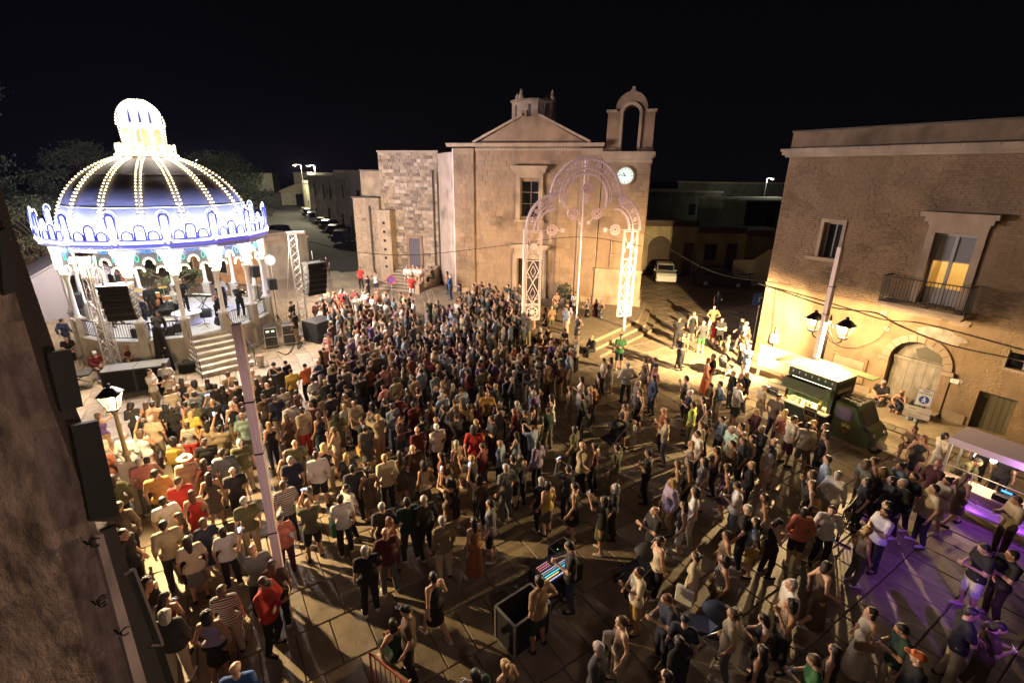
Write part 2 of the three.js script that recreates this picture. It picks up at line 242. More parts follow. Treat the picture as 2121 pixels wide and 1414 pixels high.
  for (let k = 0; k < 6; k++) part('buttress_hole', [slab(-7.72, -7.5, 1.3 + k * 0.72, 1.5 + k * 0.72, O + 0.83, O + 0.856)], M.matteBlack, ch);  // holes drawn as black patches, the shade inside put into the colour
  const sd = part('side_door', [slab(-5.75, -4.8, 1.2, 3.75, O - 0.02, O + 0.03)], mat([0.06, 0.055, 0.07], 0.7), ch);
  for (let k = 0; k < 5; k++) part('plank', [slab(-5.74 + k * 0.188, -5.57 + k * 0.188, 1.22, 3.73, O + 0.03, O + 0.05)], mat([0.075, 0.065, 0.085], 0.7), sd);
  part('frame', [slab(-6.0, -5.75, 1.2, 4.0, O, O + 0.1), slab(-4.8, -4.55, 1.2, 4.0, O, O + 0.1), slab(-6.0, -4.55, 3.752, 4.0, O, O + 0.102)], M.facadeDark, sd);
  for (const [t, h0] of [[-3.4, 9.2], [-2.98, 9.05]]) part('downpipe', [rod([t, 0.6, O + 0.16], [t, h0, O + 0.16], 0.055)], M.darkStone, ch);
  part('downpipe', [rod([-9.05, 0.1, O + 0.52], [-9.05, 6.3, O + 0.52], 0.07)], M.darkStone, ch);
  for (let k = 0; k < 7; k++) part('entrance_step', [slab(-7.0 + k * 0.04, -3.6, k * 0.17, (k + 1) * 0.17 + 0.002, O, O + 3.4 - k * 0.42)], paveMats[k % 5], ch);
  part('step_wall', [ext(shape([[0, 0], [4, 0], [4, 0.75], [0.2, 1.6], [0, 1.6]]), 0.4).rotateY(-PI / 2).translate(-3.1, 0, O)], M.facadePale, ch);
  const ck = part('clock', [new THREE.CylinderGeometry(0.56, 0.56, 0.12, 40).rotateX(PI / 2).translate(11.83, 8.95, 0.3)], M.facadePale, ch);
  part('dial_light', [new THREE.CylinderGeometry(0.49, 0.49, 0.04, 40).rotateX(PI / 2).translate(11.83, 8.95, 0.36)], glow([0.86, 1, 0.88], 1.0), ck);
  const num = []; for (let k = 0; k < 12; k++) { const a = rad(30 * k); num.push(box(0.025, k % 3 ? 0.09 : 0.13, 0.01, 0, 0.4, 0).rotateZ(-a).translate(11.83, 8.95, 0.387)); }
  part('numeral', num, M.matteBlack, ck);
  part('hand', [box(0.05, 0.26, 0.012, 0, 0.11, 0).rotateZ(rad(38)).translate(11.83, 8.95, 0.395), box(0.035, 0.4, 0.012, 0, 0.18, 0).rotateZ(rad(80)).translate(11.83, 8.95, 0.405), new THREE.CylinderGeometry(0.045, 0.045, 0.03, 12).rotateX(PI / 2).translate(11.83, 8.95, 0.4)], M.matteBlack, ck);
  const cl = new THREE.PointLight(0xdcffe2, 1.2); cl.position.copy(CF.pos(11.83, 8.95, 0.75)); cl.shadow.radius = 12; cl.castShadow = true; scene.add(cl);
}

// ================================================================ HOUSE ON THE RIGHT
const canvasTex = (w, h, draw) => { const c = document.createElement('canvas'); c.width = w; c.height = h; const x = c.getContext('2d'); draw(x, w, h); const t = new THREE.CanvasTexture(c); t.colorSpace = THREE.SRGBColorSpace; return t; };
const printed = (t, o = {}) => new THREE.MeshStandardMaterial({ color: 0xffffff, map: t, roughness: 0.6, ...o });
const sheet = (w, h) => new THREE.PlaneGeometry(w, h);
const HF = frame([12.6, 0, -24], 57);
{
  const ho = thing('stone_house', 'brown two-storey stone house with lit balcony door, cornice and arched door', 'house', HF.P, HF.turn);
  let fs = shape(rect(0, 15, 0, 4.1)), fu = shape(rect(0, 15, 4.1, 9.86));
  for (const r of [rect(2.12, 2.88, 5.65, 7.15), rect(6.12, 7.36, 4.42, 7.1)]) fu = hole(fu, r);
  for (const r of [archPts(5.76, 7.56, 0.13, 2.0), rect(9.15, 10.05, 2.7, 3.28), rect(8.74, 9.78, 0.14, 1.62)]) fs = hole(fs, r);
  const upper = part('upper_wall', [ext(fu, 0.5).translate(0, 0, -0.5)], M.brickwall, ho);
  const wall = part('wall', [ext(fs, 0.5).translate(0, 0, -0.5), slab(0, 15, 0, 9.86, -9, -3), slab(0, 0.5, 0, 9.86, -3, -0.5), slab(14.5, 15, 0, 9.86, -3, -0.5), slab(0.5, 14.5, 9.2, 9.86, -3, -0.5)], M.plaster, ho);
  part('partition', [slab(5.2, 5.4, 4.2, 8, -3, -0.5), slab(8.2, 8.4, 4.2, 8, -3, -0.5), slab(0.5, 14.5, 4.05, 4.2, -3, -0.5), slab(5.4, 8.2, 7.8, 8, -3, -0.5)], mat([0.62, 0.54, 0.36], 0.9), ho);
  part('inner_wall', [slab(5.4, 8.2, 4.2, 7.8, -2.99, -2.9)], mat([0.62, 0.54, 0.36], 0.9), ho);
  part('inner_arch', [ext(archRing(6.0, 7.7, 5.8, 7.9, 4.2, 5.6), 0.3).translate(0, 0, -2.9)], mat([0.7, 0.64, 0.5], 0.9), ho);
  part('rubble_masonry', blocks(ashlar(0.02, 14.98, 4.1, 9.84, 0.24, 0.09, 0.024, [[1.9, 3.1, 5.4, 7.3], [5.6, 7.9, 4.1, 7.9]], 0.013, 0.02, 0.005)), M.brickwall, upper, 'stuff');
  part('cornice', [slab(-0.12, 15.1, 9.86, 9.95, -9, 0.18), slab(-0.2, 15.1, 9.95, 10.1, -9, 0.34)], M.trim, ho);
  for (let k = 0; k < 14; k++) part('cornice_stone', [slab(-0.26 + k * 1.08, 0.8 + k * 1.08, 10.1, 10.2 + rr(0, 0.015), -1, 0.4)], M.trim, ho);
  part('parapet', [slab(0.0, 15, 10.2, 10.9, -0.45, 0.05), slab(0, 0.45, 10.2, 10.9, -9, -0.45)], M.brickwall, ho);
  part('parapet_coping', [slab(-0.04, 15, 10.9, 10.97, -0.5, 0.1)], M.darkStone, ho);
  part('string_course', [slab(-0.02, 15.02, 3.98, 4.09, 0, 0.045)], M.brickwall, ho);
  // small window with drawn curtain
  const w = part('window', [slab(2.12, 2.88, 5.65, 7.15, -0.36, -0.34)], M.darkGlass, ho);
  part('frame', [slab(2.12, 2.2, 5.65, 7.15, -0.34, -0.28), slab(2.8, 2.88, 5.65, 7.15, -0.34, -0.28), slab(2.2, 2.8, 7.07, 7.15, -0.34, -0.28), slab(2.48, 2.53, 5.65, 7.07, -0.34, -0.29)], mat([0.25, 0.24, 0.24], 0.7), w);
  part('surround', [slab(1.98, 2.12, 5.65, 7.3, 0, 0.06), slab(2.88, 3.02, 5.65, 7.3, 0, 0.06), slab(2.12, 2.88, 7.15, 7.3, 0, 0.06)], M.trim, w);
  part('sill', [slab(1.66, 3.05, 5.5, 5.649, 0, 0.2)], M.trim, w);
  // balcony and its tall glazed door
  const bd = part('balcony_door', [slab(6.12, 6.2, 4.42, 7.1, -0.3, -0.22), slab(7.28, 7.36, 4.42, 7.1, -0.3, -0.22), slab(6.2, 7.28, 7.0, 7.1, -0.3, -0.22), slab(6.69, 6.79, 4.42, 7.0, -0.3, -0.2), slab(6.2, 6.69, 4.42, 5.05, -0.3, -0.24), slab(6.79, 7.28, 4.42, 5.05, -0.3, -0.24)], mat([0.28, 0.26, 0.25], 0.6), ho);
  const gm = new THREE.MeshPhysicalMaterial({ color: 0xffffff, roughness: 0.03, transmission: 1, thickness: 0 });
  for (const [a, b] of [[6.2, 6.69], [6.79, 7.28]]) { part('pane', [slab(a, b, 5.05, 6.05, -0.27, -0.262)], gm, bd); part('glazing_bar', [slab(a, b, 6.05, 6.1, -0.29, -0.23)], mat([0.28, 0.26, 0.25], 0.6), bd); part('inner_shutter', [slab(a, b, 6.1, 7.0, -0.275, -0.255)], mat([0.14, 0.14, 0.155], 0.6), bd); }
  part('surround', [slab(5.88, 6.12, 4.42, 7.38, 0, 0.1), slab(7.36, 7.6, 4.42, 7.38, 0, 0.1), slab(6.12, 7.36, 7.1, 7.38, 0, 0.1)], M.trim, bd);
  part('hood', [slab(5.85, 7.63, 7.38, 7.5, 0, 0.16), slab(5.75, 7.73, 7.5, 7.68, 0, 0.28), slab(5.62, 7.86, 7.68, 7.86, 0, 0.42)], M.trim, bd);
  const rl = new THREE.PointLight(0xffd488, 16); rl.position.copy(HF.pos(6.9, 6.9, -1.6)); rl.shadow.radius = 5; rl.castShadow = true; scene.add(rl);
  part('unseen_ceiling_lamp', [new THREE.SphereGeometry(0.12, 16, 12).translate(6.9, 6.9, -1.6)], glow([1, 0.75, 0.35], 5), ho);  // out of view, placed to light the room behind the balcony door
  const bl = part('balcony', [slab(5.1, 7.85, 4.24, 4.38, 0, 0.85), slab(5.2, 7.75, 4.08, 4.24, 0, 0.62)], M.trim, ho);
  const rails = [slab(5.12, 7.83, 5.36, 5.4, 0.8, 0.84), slab(5.12, 7.83, 4.46, 4.49, 0.8, 0.83), slab(5.12, 5.15, 5.36, 5.4, 0.05, 0.8), slab(7.8, 7.83, 5.36, 5.4, 0.05, 0.8)];
  for (let x = 5.13; x < 7.84; x += 0.108) rails.push(slab(x, x + 0.016, 4.38, 5.36, 0.808, 0.824)); for (let z = 0.1; z < 0.8; z += 0.115) for (const x of [5.128, 7.808]) rails.push(slab(x, x + 0.016, 4.38, 5.36, z, z + 0.016));
  part('balcony_railing', rails, M.iron, bl);
  // arched door
  const ad = part('arched_door', [slab(5.76, 7.56, 1.98, 2.1, -0.32, -0.2), ext(shape(archPts(5.78, 7.54, 2.1, 2.1).slice(0)), 0.04).translate(0, -0.02, -0.36)], M.doorGrey, ho);
  for (let k = 0; k < 6; k++) part('plank', [slab(5.77 + k * 0.298, 6.06 + k * 0.298, 0.14, 1.98, -0.34 + (k % 2) * 0.006, -0.3 + (k % 2) * 0.006)], M.doorGrey, ad);
  part('fanlight', [ext(shape([[6.6, 2.14], [6.45, 2.5], [6.75, 2.66], [7.3, 2.45], [7.35, 2.14]]), 0.02).translate(0, 0, -0.315)], mat([0.09, 0.08, 0.05], 0.8), ad);
  part('archivolt', [ext(archRing(5.77, 7.55, 5.48, 7.84, 0.14, 2.02), 0.05).translate(0, 0, 0.0)], M.plaster, ad);
  for (let k = 0; k < 11; k++) { const a0 = (k + 0.04) / 11 * PI, a1 = (k + 0.96) / 11 * PI, q = [a0, (a0 + a1) / 2, a1]; part('voussoir', [ext(shape([...q.map((a) => [6.66 + 0.9 * cos(a), 2.02 + 0.87 * sin(a)]), ...q.reverse().map((a) => [6.66 + 1.17 * cos(a), 2.02 + 1.15 * sin(a)])]), 0.035).translate(0, 0, 0.048)], M.facadePale, ad); }
  parts('impost', [slab(5.4, 5.78, 1.86, 2.02, 0, 0.14), slab(7.54, 7.92, 1.86, 2.02, 0, 0.14)], M.facadePale, ad);
  part('door_step', [slab(5.5, 7.85, 0.13, 0.3, 0.02, 0.55)], M.facadePale, ad);
  const od = part('old_door', [slab(8.74, 9.78, 0.14, 1.62, -0.3, -0.25)], mat([0.13, 0.11, 0.06], 0.85, { map: rep(woodT, 2, 0.5) }), ho);
  for (let k = 0; k < 6; k++) part('plank', [slab(8.745 + k * 0.172, 8.905 + k * 0.172, 0.15, 1.61, -0.25, -0.235)], od.material, od);
  const sw = part('window', [slab(9.15, 10.05, 2.7, 3.28, -0.3, -0.27)], M.darkGlass, ho);
  part('frame', [slab(9.1, 9.15, 2.6, 3.36, 0, 0.04), slab(9.15, 10.05, 2.6, 2.7, 0, 0.05), slab(9.56, 9.62, 2.7, 3.28, -0.27, -0.2), slab(9.15, 10.05, 2.97, 3.01, -0.27, -0.21)], M.trim, sw);
  part('blocked_window', [slab(3.72, 4.95, 0.62, 1.5, 0.0, 0.03)], M.facadePale, ho);
  part('blocked_window_frame', [slab(3.6, 3.72, 0.5, 1.62, 0, 0.09), slab(4.95, 5.07, 0.5, 1.62, 0, 0.09), slab(3.72, 4.95, 1.5, 1.62, 0, 0.09), slab(3.72, 4.95, 0.5, 0.62, 0, 0.12)], M.plaster, ho);
  const blob = (cx, cy, rx, ry, n, z) => { const p = []; for (let k = 0; k < n; k++) { const a = (k / n) * 2 * PI, q = 1 + 0.3 * noise.noise(cos(a) * 2 + cx, sin(a) * 2, cy); p.push([cx + rx * q * cos(a), cy + ry * q * sin(a)]); } return ext(shape(p), 0.018).translate(0, 0, z); };
  part('plaster_patch', [blob(7.15, 3.28, 0.78, 0.3, 40, 0), blob(5.15, 3.72, 0.12, 0.1, 16, 0), blob(8.1, 1.75, 0.13, 0.1, 16, 0), blob(5.4, 3.1, 0.1, 0.09, 14, 0)], mat([0.5, 0.42, 0.35], 0.95, { map: rep(stainT, 0.7, 0.7), bumpMap: rep(roughT, 2, 2), bumpScale: 0.02 }), ho);
  part('stone_patch', [blob(6.3, 4.02, 0.9, 0.16, 40, 0.045), blob(7.6, 3.95, 0.35, 0.14, 30, 0.045)], M.facadePale, ho);
  parts('base_course', [slab(0, 5.4, 0, 0.42, 0, 0.05), slab(7.95, 8.6, 0.13, 0.5, 0, 0.05)], M.trim, ho);
  const mb = thing('meter_box', 'pale electricity meter box with conduit on the corner of the stone house', 'meter box', HF.pos(0.98, 0, 0.02), HF.turn);
  part('cabinet', [new RoundedBoxGeometry(0.36, 0.46, 0.18, 2, 0.02).translate(0, 1.42, 0.1)], mat([0.55, 0.53, 0.42], 0.5), mb); part('conduit', [rod([0.02, 0, 0.08], [0.02, 1.2, 0.08], 0.035), rod([0, 1.65, 0.06], [0, 2.0, 0.06], 0.06)], M.alu, mb);
  const np = thing('house_number', 'small white plate reading 17 beside the arched door', 'number plate', HF.pos(7.98, 1.72, 0.02), HF.turn);
  part('plate', [box(0.26, 0.17, 0.015, 0, 0, 0.01)], M.white, np); part('print', [sheet(0.24, 0.15).translate(0, 0, 0.021)], printed(canvasTex(96, 60, (x, w, h) => { x.fillStyle = '#efe9dc'; x.fillRect(0, 0, w, h); x.fillStyle = '#444'; x.font = 'bold 40px serif'; x.textAlign = 'center'; x.fillText('17', w / 2, 45); })), np);
  // cables along the front
  const cab = (pts, r, label) => { const p = pts.map(([x, y]) => { const [t, h] = HF.at(x, y, 0.1); return HF.pos(t, h, 0.1); }); tag(part('wall_cable', [tube(p, r, 60, 5)], M.matteBlack, scene), label, 'cable', 'cables along the stone house'); };
  cab([[1572, 587], [1620, 603], [1725, 637], [1820, 650], [1850, 668], [1960, 712], [2110, 745]], 0.022, 'thick black cable sagging along the stone house below the balcony');
  cab([[1590, 592], [1700, 622], [1760, 640], [1830, 662], [1900, 668], [2121, 725]], 0.016, 'thin black cable just under the string course of the stone house');
  cab([[1705, 690], [1722, 706], [1745, 718], [1775, 720], [1800, 712], [1822, 700], [1850, 664]], 0.009, 'loose thin wire hanging in a curve above the food truck');
  cab([[1607, 600], [1604, 640], [1598, 700]], 0.012, 'thin cable running down to the meter box');
}
// ================================================================ LOW HOUSES, STREET AND FAR TOWN
const wallMat = (rgb) => stoneMat(rgb, 0.25, 0.012);
function house(label, F, w, h, d, m, wins, doors, o = {}) {
  const t = thing('house', label, 'house', F.P, F.turn, o.group);
  part('wall', [slab(0, w, 0, h, -d, 0)], m, t);
  part('roof', [slab(-0.12, w + 0.12, h, h + (o.roof ?? 0.18), -d - 0.1, 0.14), ...(o.flat ? [] : [slab(0.02, w - 0.02, h + 0.18, h + 0.55, -0.25, -0.02)])], o.roofM ?? M.trim, t);
  for (const [a, b, y0, y1] of wins) { const q = part('window', [slab(a, b, y0, y1, 0.005, 0.03)], M.darkGlass, t); part('frame', [slab(a - 0.1, b + 0.1, y0 - 0.12, y0, 0, 0.1), slab(a - 0.1, a, y0, y1 + 0.1, 0, 0.06), slab(b, b + 0.1, y0, y1 + 0.1, 0, 0.06), slab(a, b, y1, y1 + 0.1, 0, 0.06)], M.trim, q); }
  for (const [a, b, y1, arch] of doors) { const q = part('door', arch ? [ext(shape(archPts(a, b, 0.02, y1 - (b - a) / 2)), 0.04)] : [slab(a, b, 0.02, y1, 0.005, 0.04)], M.door, t); part('frame', [slab(a - 0.14, a, 0, y1, 0, 0.07), slab(b, b + 0.14, 0, y1, 0, 0.07), ...(arch ? [] : [slab(a - 0.14, b + 0.14, y1, y1 + 0.14, 0, 0.071)])], M.trim, q); }
  return t;
}
house('low cream house with arched wooden gate beyond the church tower', frame([11.8, 0, -47], 0), 5.6, 4.5, 9, wallMat([0.4, 0.35, 0.2]), [], [[1.0, 3.2, 3.6, true], [4.4, 5.3, 3.0]], { roofM: M.tile });
house('low cream house with shuttered window and dark door behind the dark car', frame([17.41, 0, -46.6], 4), 4.3, 4.0, 9, wallMat([0.38, 0.34, 0.2]), [[0.6, 1.7, 1.5, 3.0]], [[2.6, 3.6, 3.1]], { roofM: M.tile });
house('dark low house end beside the white garden wall', frame([21.72, 0, -46], 6), 4.5, 3.8, 8, wallMat([0.2, 0.17, 0.11]), [], [], { roofM: M.tile });
tag(part('garden_wall', [ext(shape([[0, 0], [4.2, 0], [4.2, 3.6], [2.6, 3.1], [1.6, 2.2], [0, 2.0]]), 0.3).rotateY(-0.5).translate(19.6, 0, -43.6)], mat([0.62, 0.6, 0.5], 0.8), scene), 'pale sloping garden wall beside the dark car', 'wall');
{ const rl = thing('railing', 'short dark metal railing before the pale garden wall', 'railing', [19.6, 0, -41.6], rad(28)); for (let k = 0; k < 3; k++) part('post', [rod([k * 1.1, 0, 0], [k * 1.1, 1.1, 0], 0.035)], M.iron, rl); part('rail', [rod([0, 1.05, 0], [2.2, 1.05, 0], 0.025), rod([0, 0.55, 0], [2.2, 0.55, 0], 0.02)], M.iron, rl); }
// street on the left: the row of houses beyond the church
house('two-storey white corner house with rounded eaves on the street', frame([-37.2, 0, -92.8], 52), 14, 8.2, 10, wallMat([0.5, 0.47, 0.4]), [[3, 4, 4.6, 7], [8, 9, 4.6, 7], [11.2, 12.2, 4.6, 7]], [[2.5, 3.6, 2.8], [9.4, 10.8, 3.2, true]], { group: 'houses along the street' });
house('grey two-storey house next to the church side block', frame([-28.56, 0, -81.7], 52), 17.5, 8.6, 10, wallMat([0.36, 0.33, 0.3]), [[9, 10.6, 5, 6.4], [3, 4, 5, 7]], [[6, 6.8, 2.6], [11.2, 12, 2.6], [2, 3, 2.7]], { group: 'houses along the street' });
house('plain grey annexe with ledge right behind the church side block', frame([-17.75, 0, -67.9], 52), 9, 6.6, 10, wallMat([0.34, 0.3, 0.28]), [[1.4, 2.8, 3.6, 4.8]], [], { group: 'houses along the street' });
house('yellow-lit low house at the far end of the street', frame([-50, 0, -121], 62), 30, 6.4, 10, wallMat([0.5, 0.45, 0.3]), [[6, 7.2, 3.4, 5.2], [14, 15.2, 3.4, 5.2], [22, 23.2, 3.4, 5.2]], [[9, 10.2, 2.8], [18, 19.2, 2.8]], { group: 'houses along the street' });
function shed(label, x, z, w, d, h, ridge, turn, m) { const t = thing('shed', label, 'shed', [x, 0, z], turn); part('wall', [slab(-w / 2, w / 2, 0, h, -d / 2, d / 2)], wallMat([0.45, 0.42, 0.36]), t); part('roof', [ext(shape([[-w / 2 - 0.5, h], [w / 2 + 0.5, h], [w / 2 + 0.5, h + 0.15], [0, ridge], [-w / 2 - 0.5, h + 0.15]]), d + 1).translate(0, 0, -d / 2 - 0.5)], m, t); part('door', [slab(-1.4, 1.4, 0, 3, d / 2, d / 2 + 0.06)], M.matteBlack, t); return t; }
shed('long pale shed with wide sloping roof where the street begins', -80, -131, 24, 18, 4.2, 8.6, 0.5, mat([0.4, 0.38, 0.3], 0.9));
shed('small pale shed with pitched roof beyond the parked cars', -61, -146, 10, 12, 3.4, 5.8, 0.4, mat([0.3, 0.26, 0.2], 0.9));
for (const [x, z, w, h, label] of [[-150, -215, 26, 9, 'pale lit cluster house on the far skyline beside a lamp'], [-118, -232, 20, 7.5, 'dim far house left of the street lamp'], [-96, -250, 18, 8, 'dim far house straight above the end of the street'], [26, -95, 20, 6.2, 'far flat roof behind the church tower'], [47, -112, 18, 7.6, 'far pale flat house under the right-hand street lamp'], [64, -118, 22, 6.8, 'far dark house next to the stone house corner'], [38, -78, 14, 5.6, 'dark low house roof behind the garden wall']]) {
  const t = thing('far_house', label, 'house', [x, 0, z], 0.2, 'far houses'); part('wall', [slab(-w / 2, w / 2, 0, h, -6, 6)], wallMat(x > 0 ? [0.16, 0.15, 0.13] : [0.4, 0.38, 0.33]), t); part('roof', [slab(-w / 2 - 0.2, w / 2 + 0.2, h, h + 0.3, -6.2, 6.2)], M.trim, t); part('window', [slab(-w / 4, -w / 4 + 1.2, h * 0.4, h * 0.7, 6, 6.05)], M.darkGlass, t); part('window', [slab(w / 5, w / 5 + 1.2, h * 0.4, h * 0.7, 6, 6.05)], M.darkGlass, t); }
{ const m = thing('radio_mast', 'thin lattice mast on the skyline beyond the low houses', 'mast', [52, 0, -110]); part('mast', [rod([0, 0, 0], [0.6, 19, 0], 0.12, 0.05), rod([0.35, 0, 0.2], [0.6, 19, 0], 0.05), ...Array.from({ length: 16 }, (_, k) => rod([0, 8 + k * 0.65, 0], [0.5, 8.4 + k * 0.65, 0.1], 0.03))], M.iron, m); }
function streetLamp(label, x, z, h, dx, I, rgb = [1, 0.9, 0.6]) {
  const t = thing('street_lamp', label, 'street lamp', [x, 0, z], 0, 'tall street lamps'), c = new THREE.Color().setRGB(...rgb);
  part('pole', [rod([0, 0, 0], [0, h - 0.3, 0], 0.1, 0.06), tube([[0, h - 0.35, 0], [0, h + 0.1, 0], [dx * 0.5, h + 0.25, 0], [dx, h + 0.15, 0]], 0.05, 12)], M.alu, t);
  part('lamp_head', [new RoundedBoxGeometry(0.7, 0.16, 0.32, 2, 0.05).translate(dx, h + 0.2, 0)], M.alu, t); part('lamp_glass', [new THREE.SphereGeometry(0.2, 14, 8).scale(1.1, 0.45, 0.8).translate(dx, h + 0.07, 0)], glow(rgb, 14), t);
  const l = new THREE.PointLight(c, I); l.position.set(x + dx, h - 0.2, z); l.shadow.radius = 8; l.castShadow = true; scene.add(l);
}
streetLamp('street lamp at the near end of the street, by the white corner house', -35.2, -91.5, 9.7, -1.1, 900);
streetLamp('street lamp halfway down the street before the dark trees', -46, -112, 10, -1.4, 800);
streetLamp('street lamp farthest off among the pale houses at the skyline', -110, -182, 12, -1.2, 2500);
streetLamp('street lamp above the low roofs at the stone house corner', 43, -88, 8.6, 0.9, 130, [0.95, 1, 0.75]);
// ---- cars
const tyreM = mat([0.015, 0.015, 0.015], 0.9), plateM = mat([0.7, 0.7, 0.68], 0.5);
function makeCar(kind, paint) {
  const t = new THREE.Group(), L = kind === 'suv' ? 4.4 : kind === 'van' ? 4.7 : 3.8, W = 1.7, H = kind === 'suv' ? 1.66 : kind === 'van' ? 1.95 : 1.48, pm = new THREE.MeshPhysicalMaterial({ color: new THREE.Color().setRGB(...paint), roughness: 0.35, clearcoat: 1, clearcoatRoughness: 0.08 });
  const l = L / 2, bodyS = [[-l, 0.35], [-l + 0.02, 0.75], [-l + 0.15, 0.92], [-l * 0.42, 1.0], [l * 0.75, 1.02], [l - 0.06, 0.95], [l, 0.7], [l - 0.02, 0.35], [l - 0.42, 0.3], [l - 0.5, 0.55], [l - 0.9, 0.6], [l - 1.22, 0.5], [l - 1.28, 0.28], [-l + 1.3, 0.28], [-l + 1.24, 0.5], [-l + 0.95, 0.6], [-l + 0.58, 0.5], [-l + 0.5, 0.3]];
  part('body', [ext(shape(bodyS), W - 0.12, 0.06).translate(0, 0, -W / 2 + 0.06)], pm, t);
  const cab = kind === 'van' ? [[-l * 0.62, 1.0], [-l * 0.3, H - 0.08], [-l * 0.2, H], [l * 0.9, H], [l - 0.08, 1.0]] : [[-l * 0.42, 0.99], [-l * 0.08, H - 0.1], [0, H - 0.03], [l * 0.55, H], [l * 0.78, H - 0.12], [l * 0.9, 1.0]];
  part('cabin', [ext(shape(cab), W - 0.42, 0.1).translate(0, 0, -W / 2 + 0.21)], pm, t);
  const c0 = cab[0], c1 = cab[1], cl = cab[cab.length - 1], cp = cab[cab.length - 2];
  const q = (a, b, s) => { const m = [(a[0] + b[0]) / 2, (a[1] + b[1]) / 2], an = atan2(b[1] - a[1], b[0] - a[0]); return new THREE.BoxGeometry(hypot(b[0] - a[0], b[1] - a[1]) * 0.86, 0.02, W - 0.4).rotateZ(an).translate(m[0] + s * 0.1 * sin(an) * 1.02, m[1] + 0.1 * abs(cos(an)), 0); };
  part('windscreen', [q(c0, c1, -1)], M.darkGlass, t); part('rear_window', [q(cp, cl, -1)], M.darkGlass, t);
  for (const s of [-1, 1]) part('side_window', [slab(-l * 0.15, l * 0.28, 1.05, H - 0.14, s * (W / 2 - 0.11) - 0.006, s * (W / 2 - 0.11) + 0.006), slab(l * 0.32, l * 0.68, 1.05, H - 0.16, s * (W / 2 - 0.11) - 0.006, s * (W / 2 - 0.11) + 0.006)], M.darkGlass, t);
  for (const x of [-l + 0.9, l - 0.9]) for (const s of [-1, 1]) { const w = part('wheel', [new THREE.CylinderGeometry(0.31, 0.31, 0.2, 20).rotateX(PI / 2).translate(x, 0.31, s * (W / 2 - 0.12))], tyreM, t); part('rim', [new THREE.CylinderGeometry(0.19, 0.19, 0.21, 12).rotateX(PI / 2).translate(x, 0.31, s * (W / 2 - 0.12))], M.alu, w); }
  for (const s of [-1, 1]) { part('headlight', [new THREE.SphereGeometry(0.13, 10, 8).scale(0.5, 0.7, 1.4).translate(-l + 0.05, 0.74, s * 0.6)], mat([0.7, 0.72, 0.75], 0.1), t); part('tail_light', [box(0.06, 0.26, 0.12, l - 0.02, 0.86, s * 0.72)], mat([0.35, 0.02, 0.015], 0.3), t); part('mirror', [box(0.12, 0.1, 0.16, -l * 0.2, 1.02, s * (W / 2 + 0.07))], pm, t); }
  part('number_plate', [box(0.02, 0.11, 0.5, -l - 0.02, 0.5, 0), box(0.02, 0.11, 0.5, l + 0.01, 0.62, 0)], plateM, t); part('grille', [box(0.03, 0.18, 0.8, -l - 0.003, 0.6, 0)], M.matteBlack, t); part('bumper', [box(0.1, 0.2, W - 0.12, l - 0.01, 0.44, 0), box(0.1, 0.16, W - 0.12, -l + 0.02, 0.4, 0)], M.black, t);
  return t;
}
const protoCars = {};
function car(name, label, kind, paint, x, z, deg, group) {
  const key = kind + paint, t = protoCars[key] ? protoCars[key].clone() : (protoCars[key] = makeCar(kind, paint)); t.name = numbered(name); t.position.set(x, 0, z); t.rotation.y = rad(deg); tag(t, label, 'car', group); scene.add(t);
}
car('parked_car', 'white hatchback parked facing the arched gate of the low house', 'hatch', [0.6, 0.6, 0.57], 13.7, -43.9, 78);
car('parked_car', 'dark hatchback parked beside the pale garden wall', 'suv', [0.012, 0.012, 0.014], 18.0, -41.9, 165);
{ // the row along the street: bonnets towards the square
  const g = 'cars parked along the street', row = [['dark SUV at the head of the row along the street', 'suv', [0.012, 0.014, 0.018]], ['black saloon second in the row along the street', 'hatch', [0.01, 0.01, 0.011]], ['dark hatchback third in the row, just behind the black saloon', 'suv', [0.03, 0.032, 0.034]], ['black hatchback in the middle of the row along the street', 'hatch', [0.015, 0.015, 0.015]], ['silver van among the dark cars of the row', 'van', [0.3, 0.3, 0.3]], ['white car behind the silver van in the row', 'hatch', [0.6, 0.6, 0.57]], ['grey car under the street lamp towards the end of the row', 'suv', [0.1, 0.1, 0.1]], ['last pale car of the row before the shed', 'hatch', [0.35, 0.33, 0.28]]];
  const A = [-22.6, -66.6], B = [-44, -107.5];
  row.forEach(([lb, k, p], i) => { const s = i / 7, off = i === 0 ? 0 : -1.2; car('parked_car', lb, k, p, A[0] + (B[0] - A[0]) * s + (i ? -0.6 : 0), A[1] + (B[1] - A[1]) * s + (i ? -2.5 : 0), i ? 252 + rr(-2, 2) : 262, g); });
  car('car', 'dark blue car standing in the roadway behind the bandstand', 'suv', [0.012, 0.014, 0.03], -33.5, -70, 60);
  car('parked_car', 'pale car parked before the long shed', 'hatch', [0.4, 0.4, 0.38], -62, -118, 200);
}

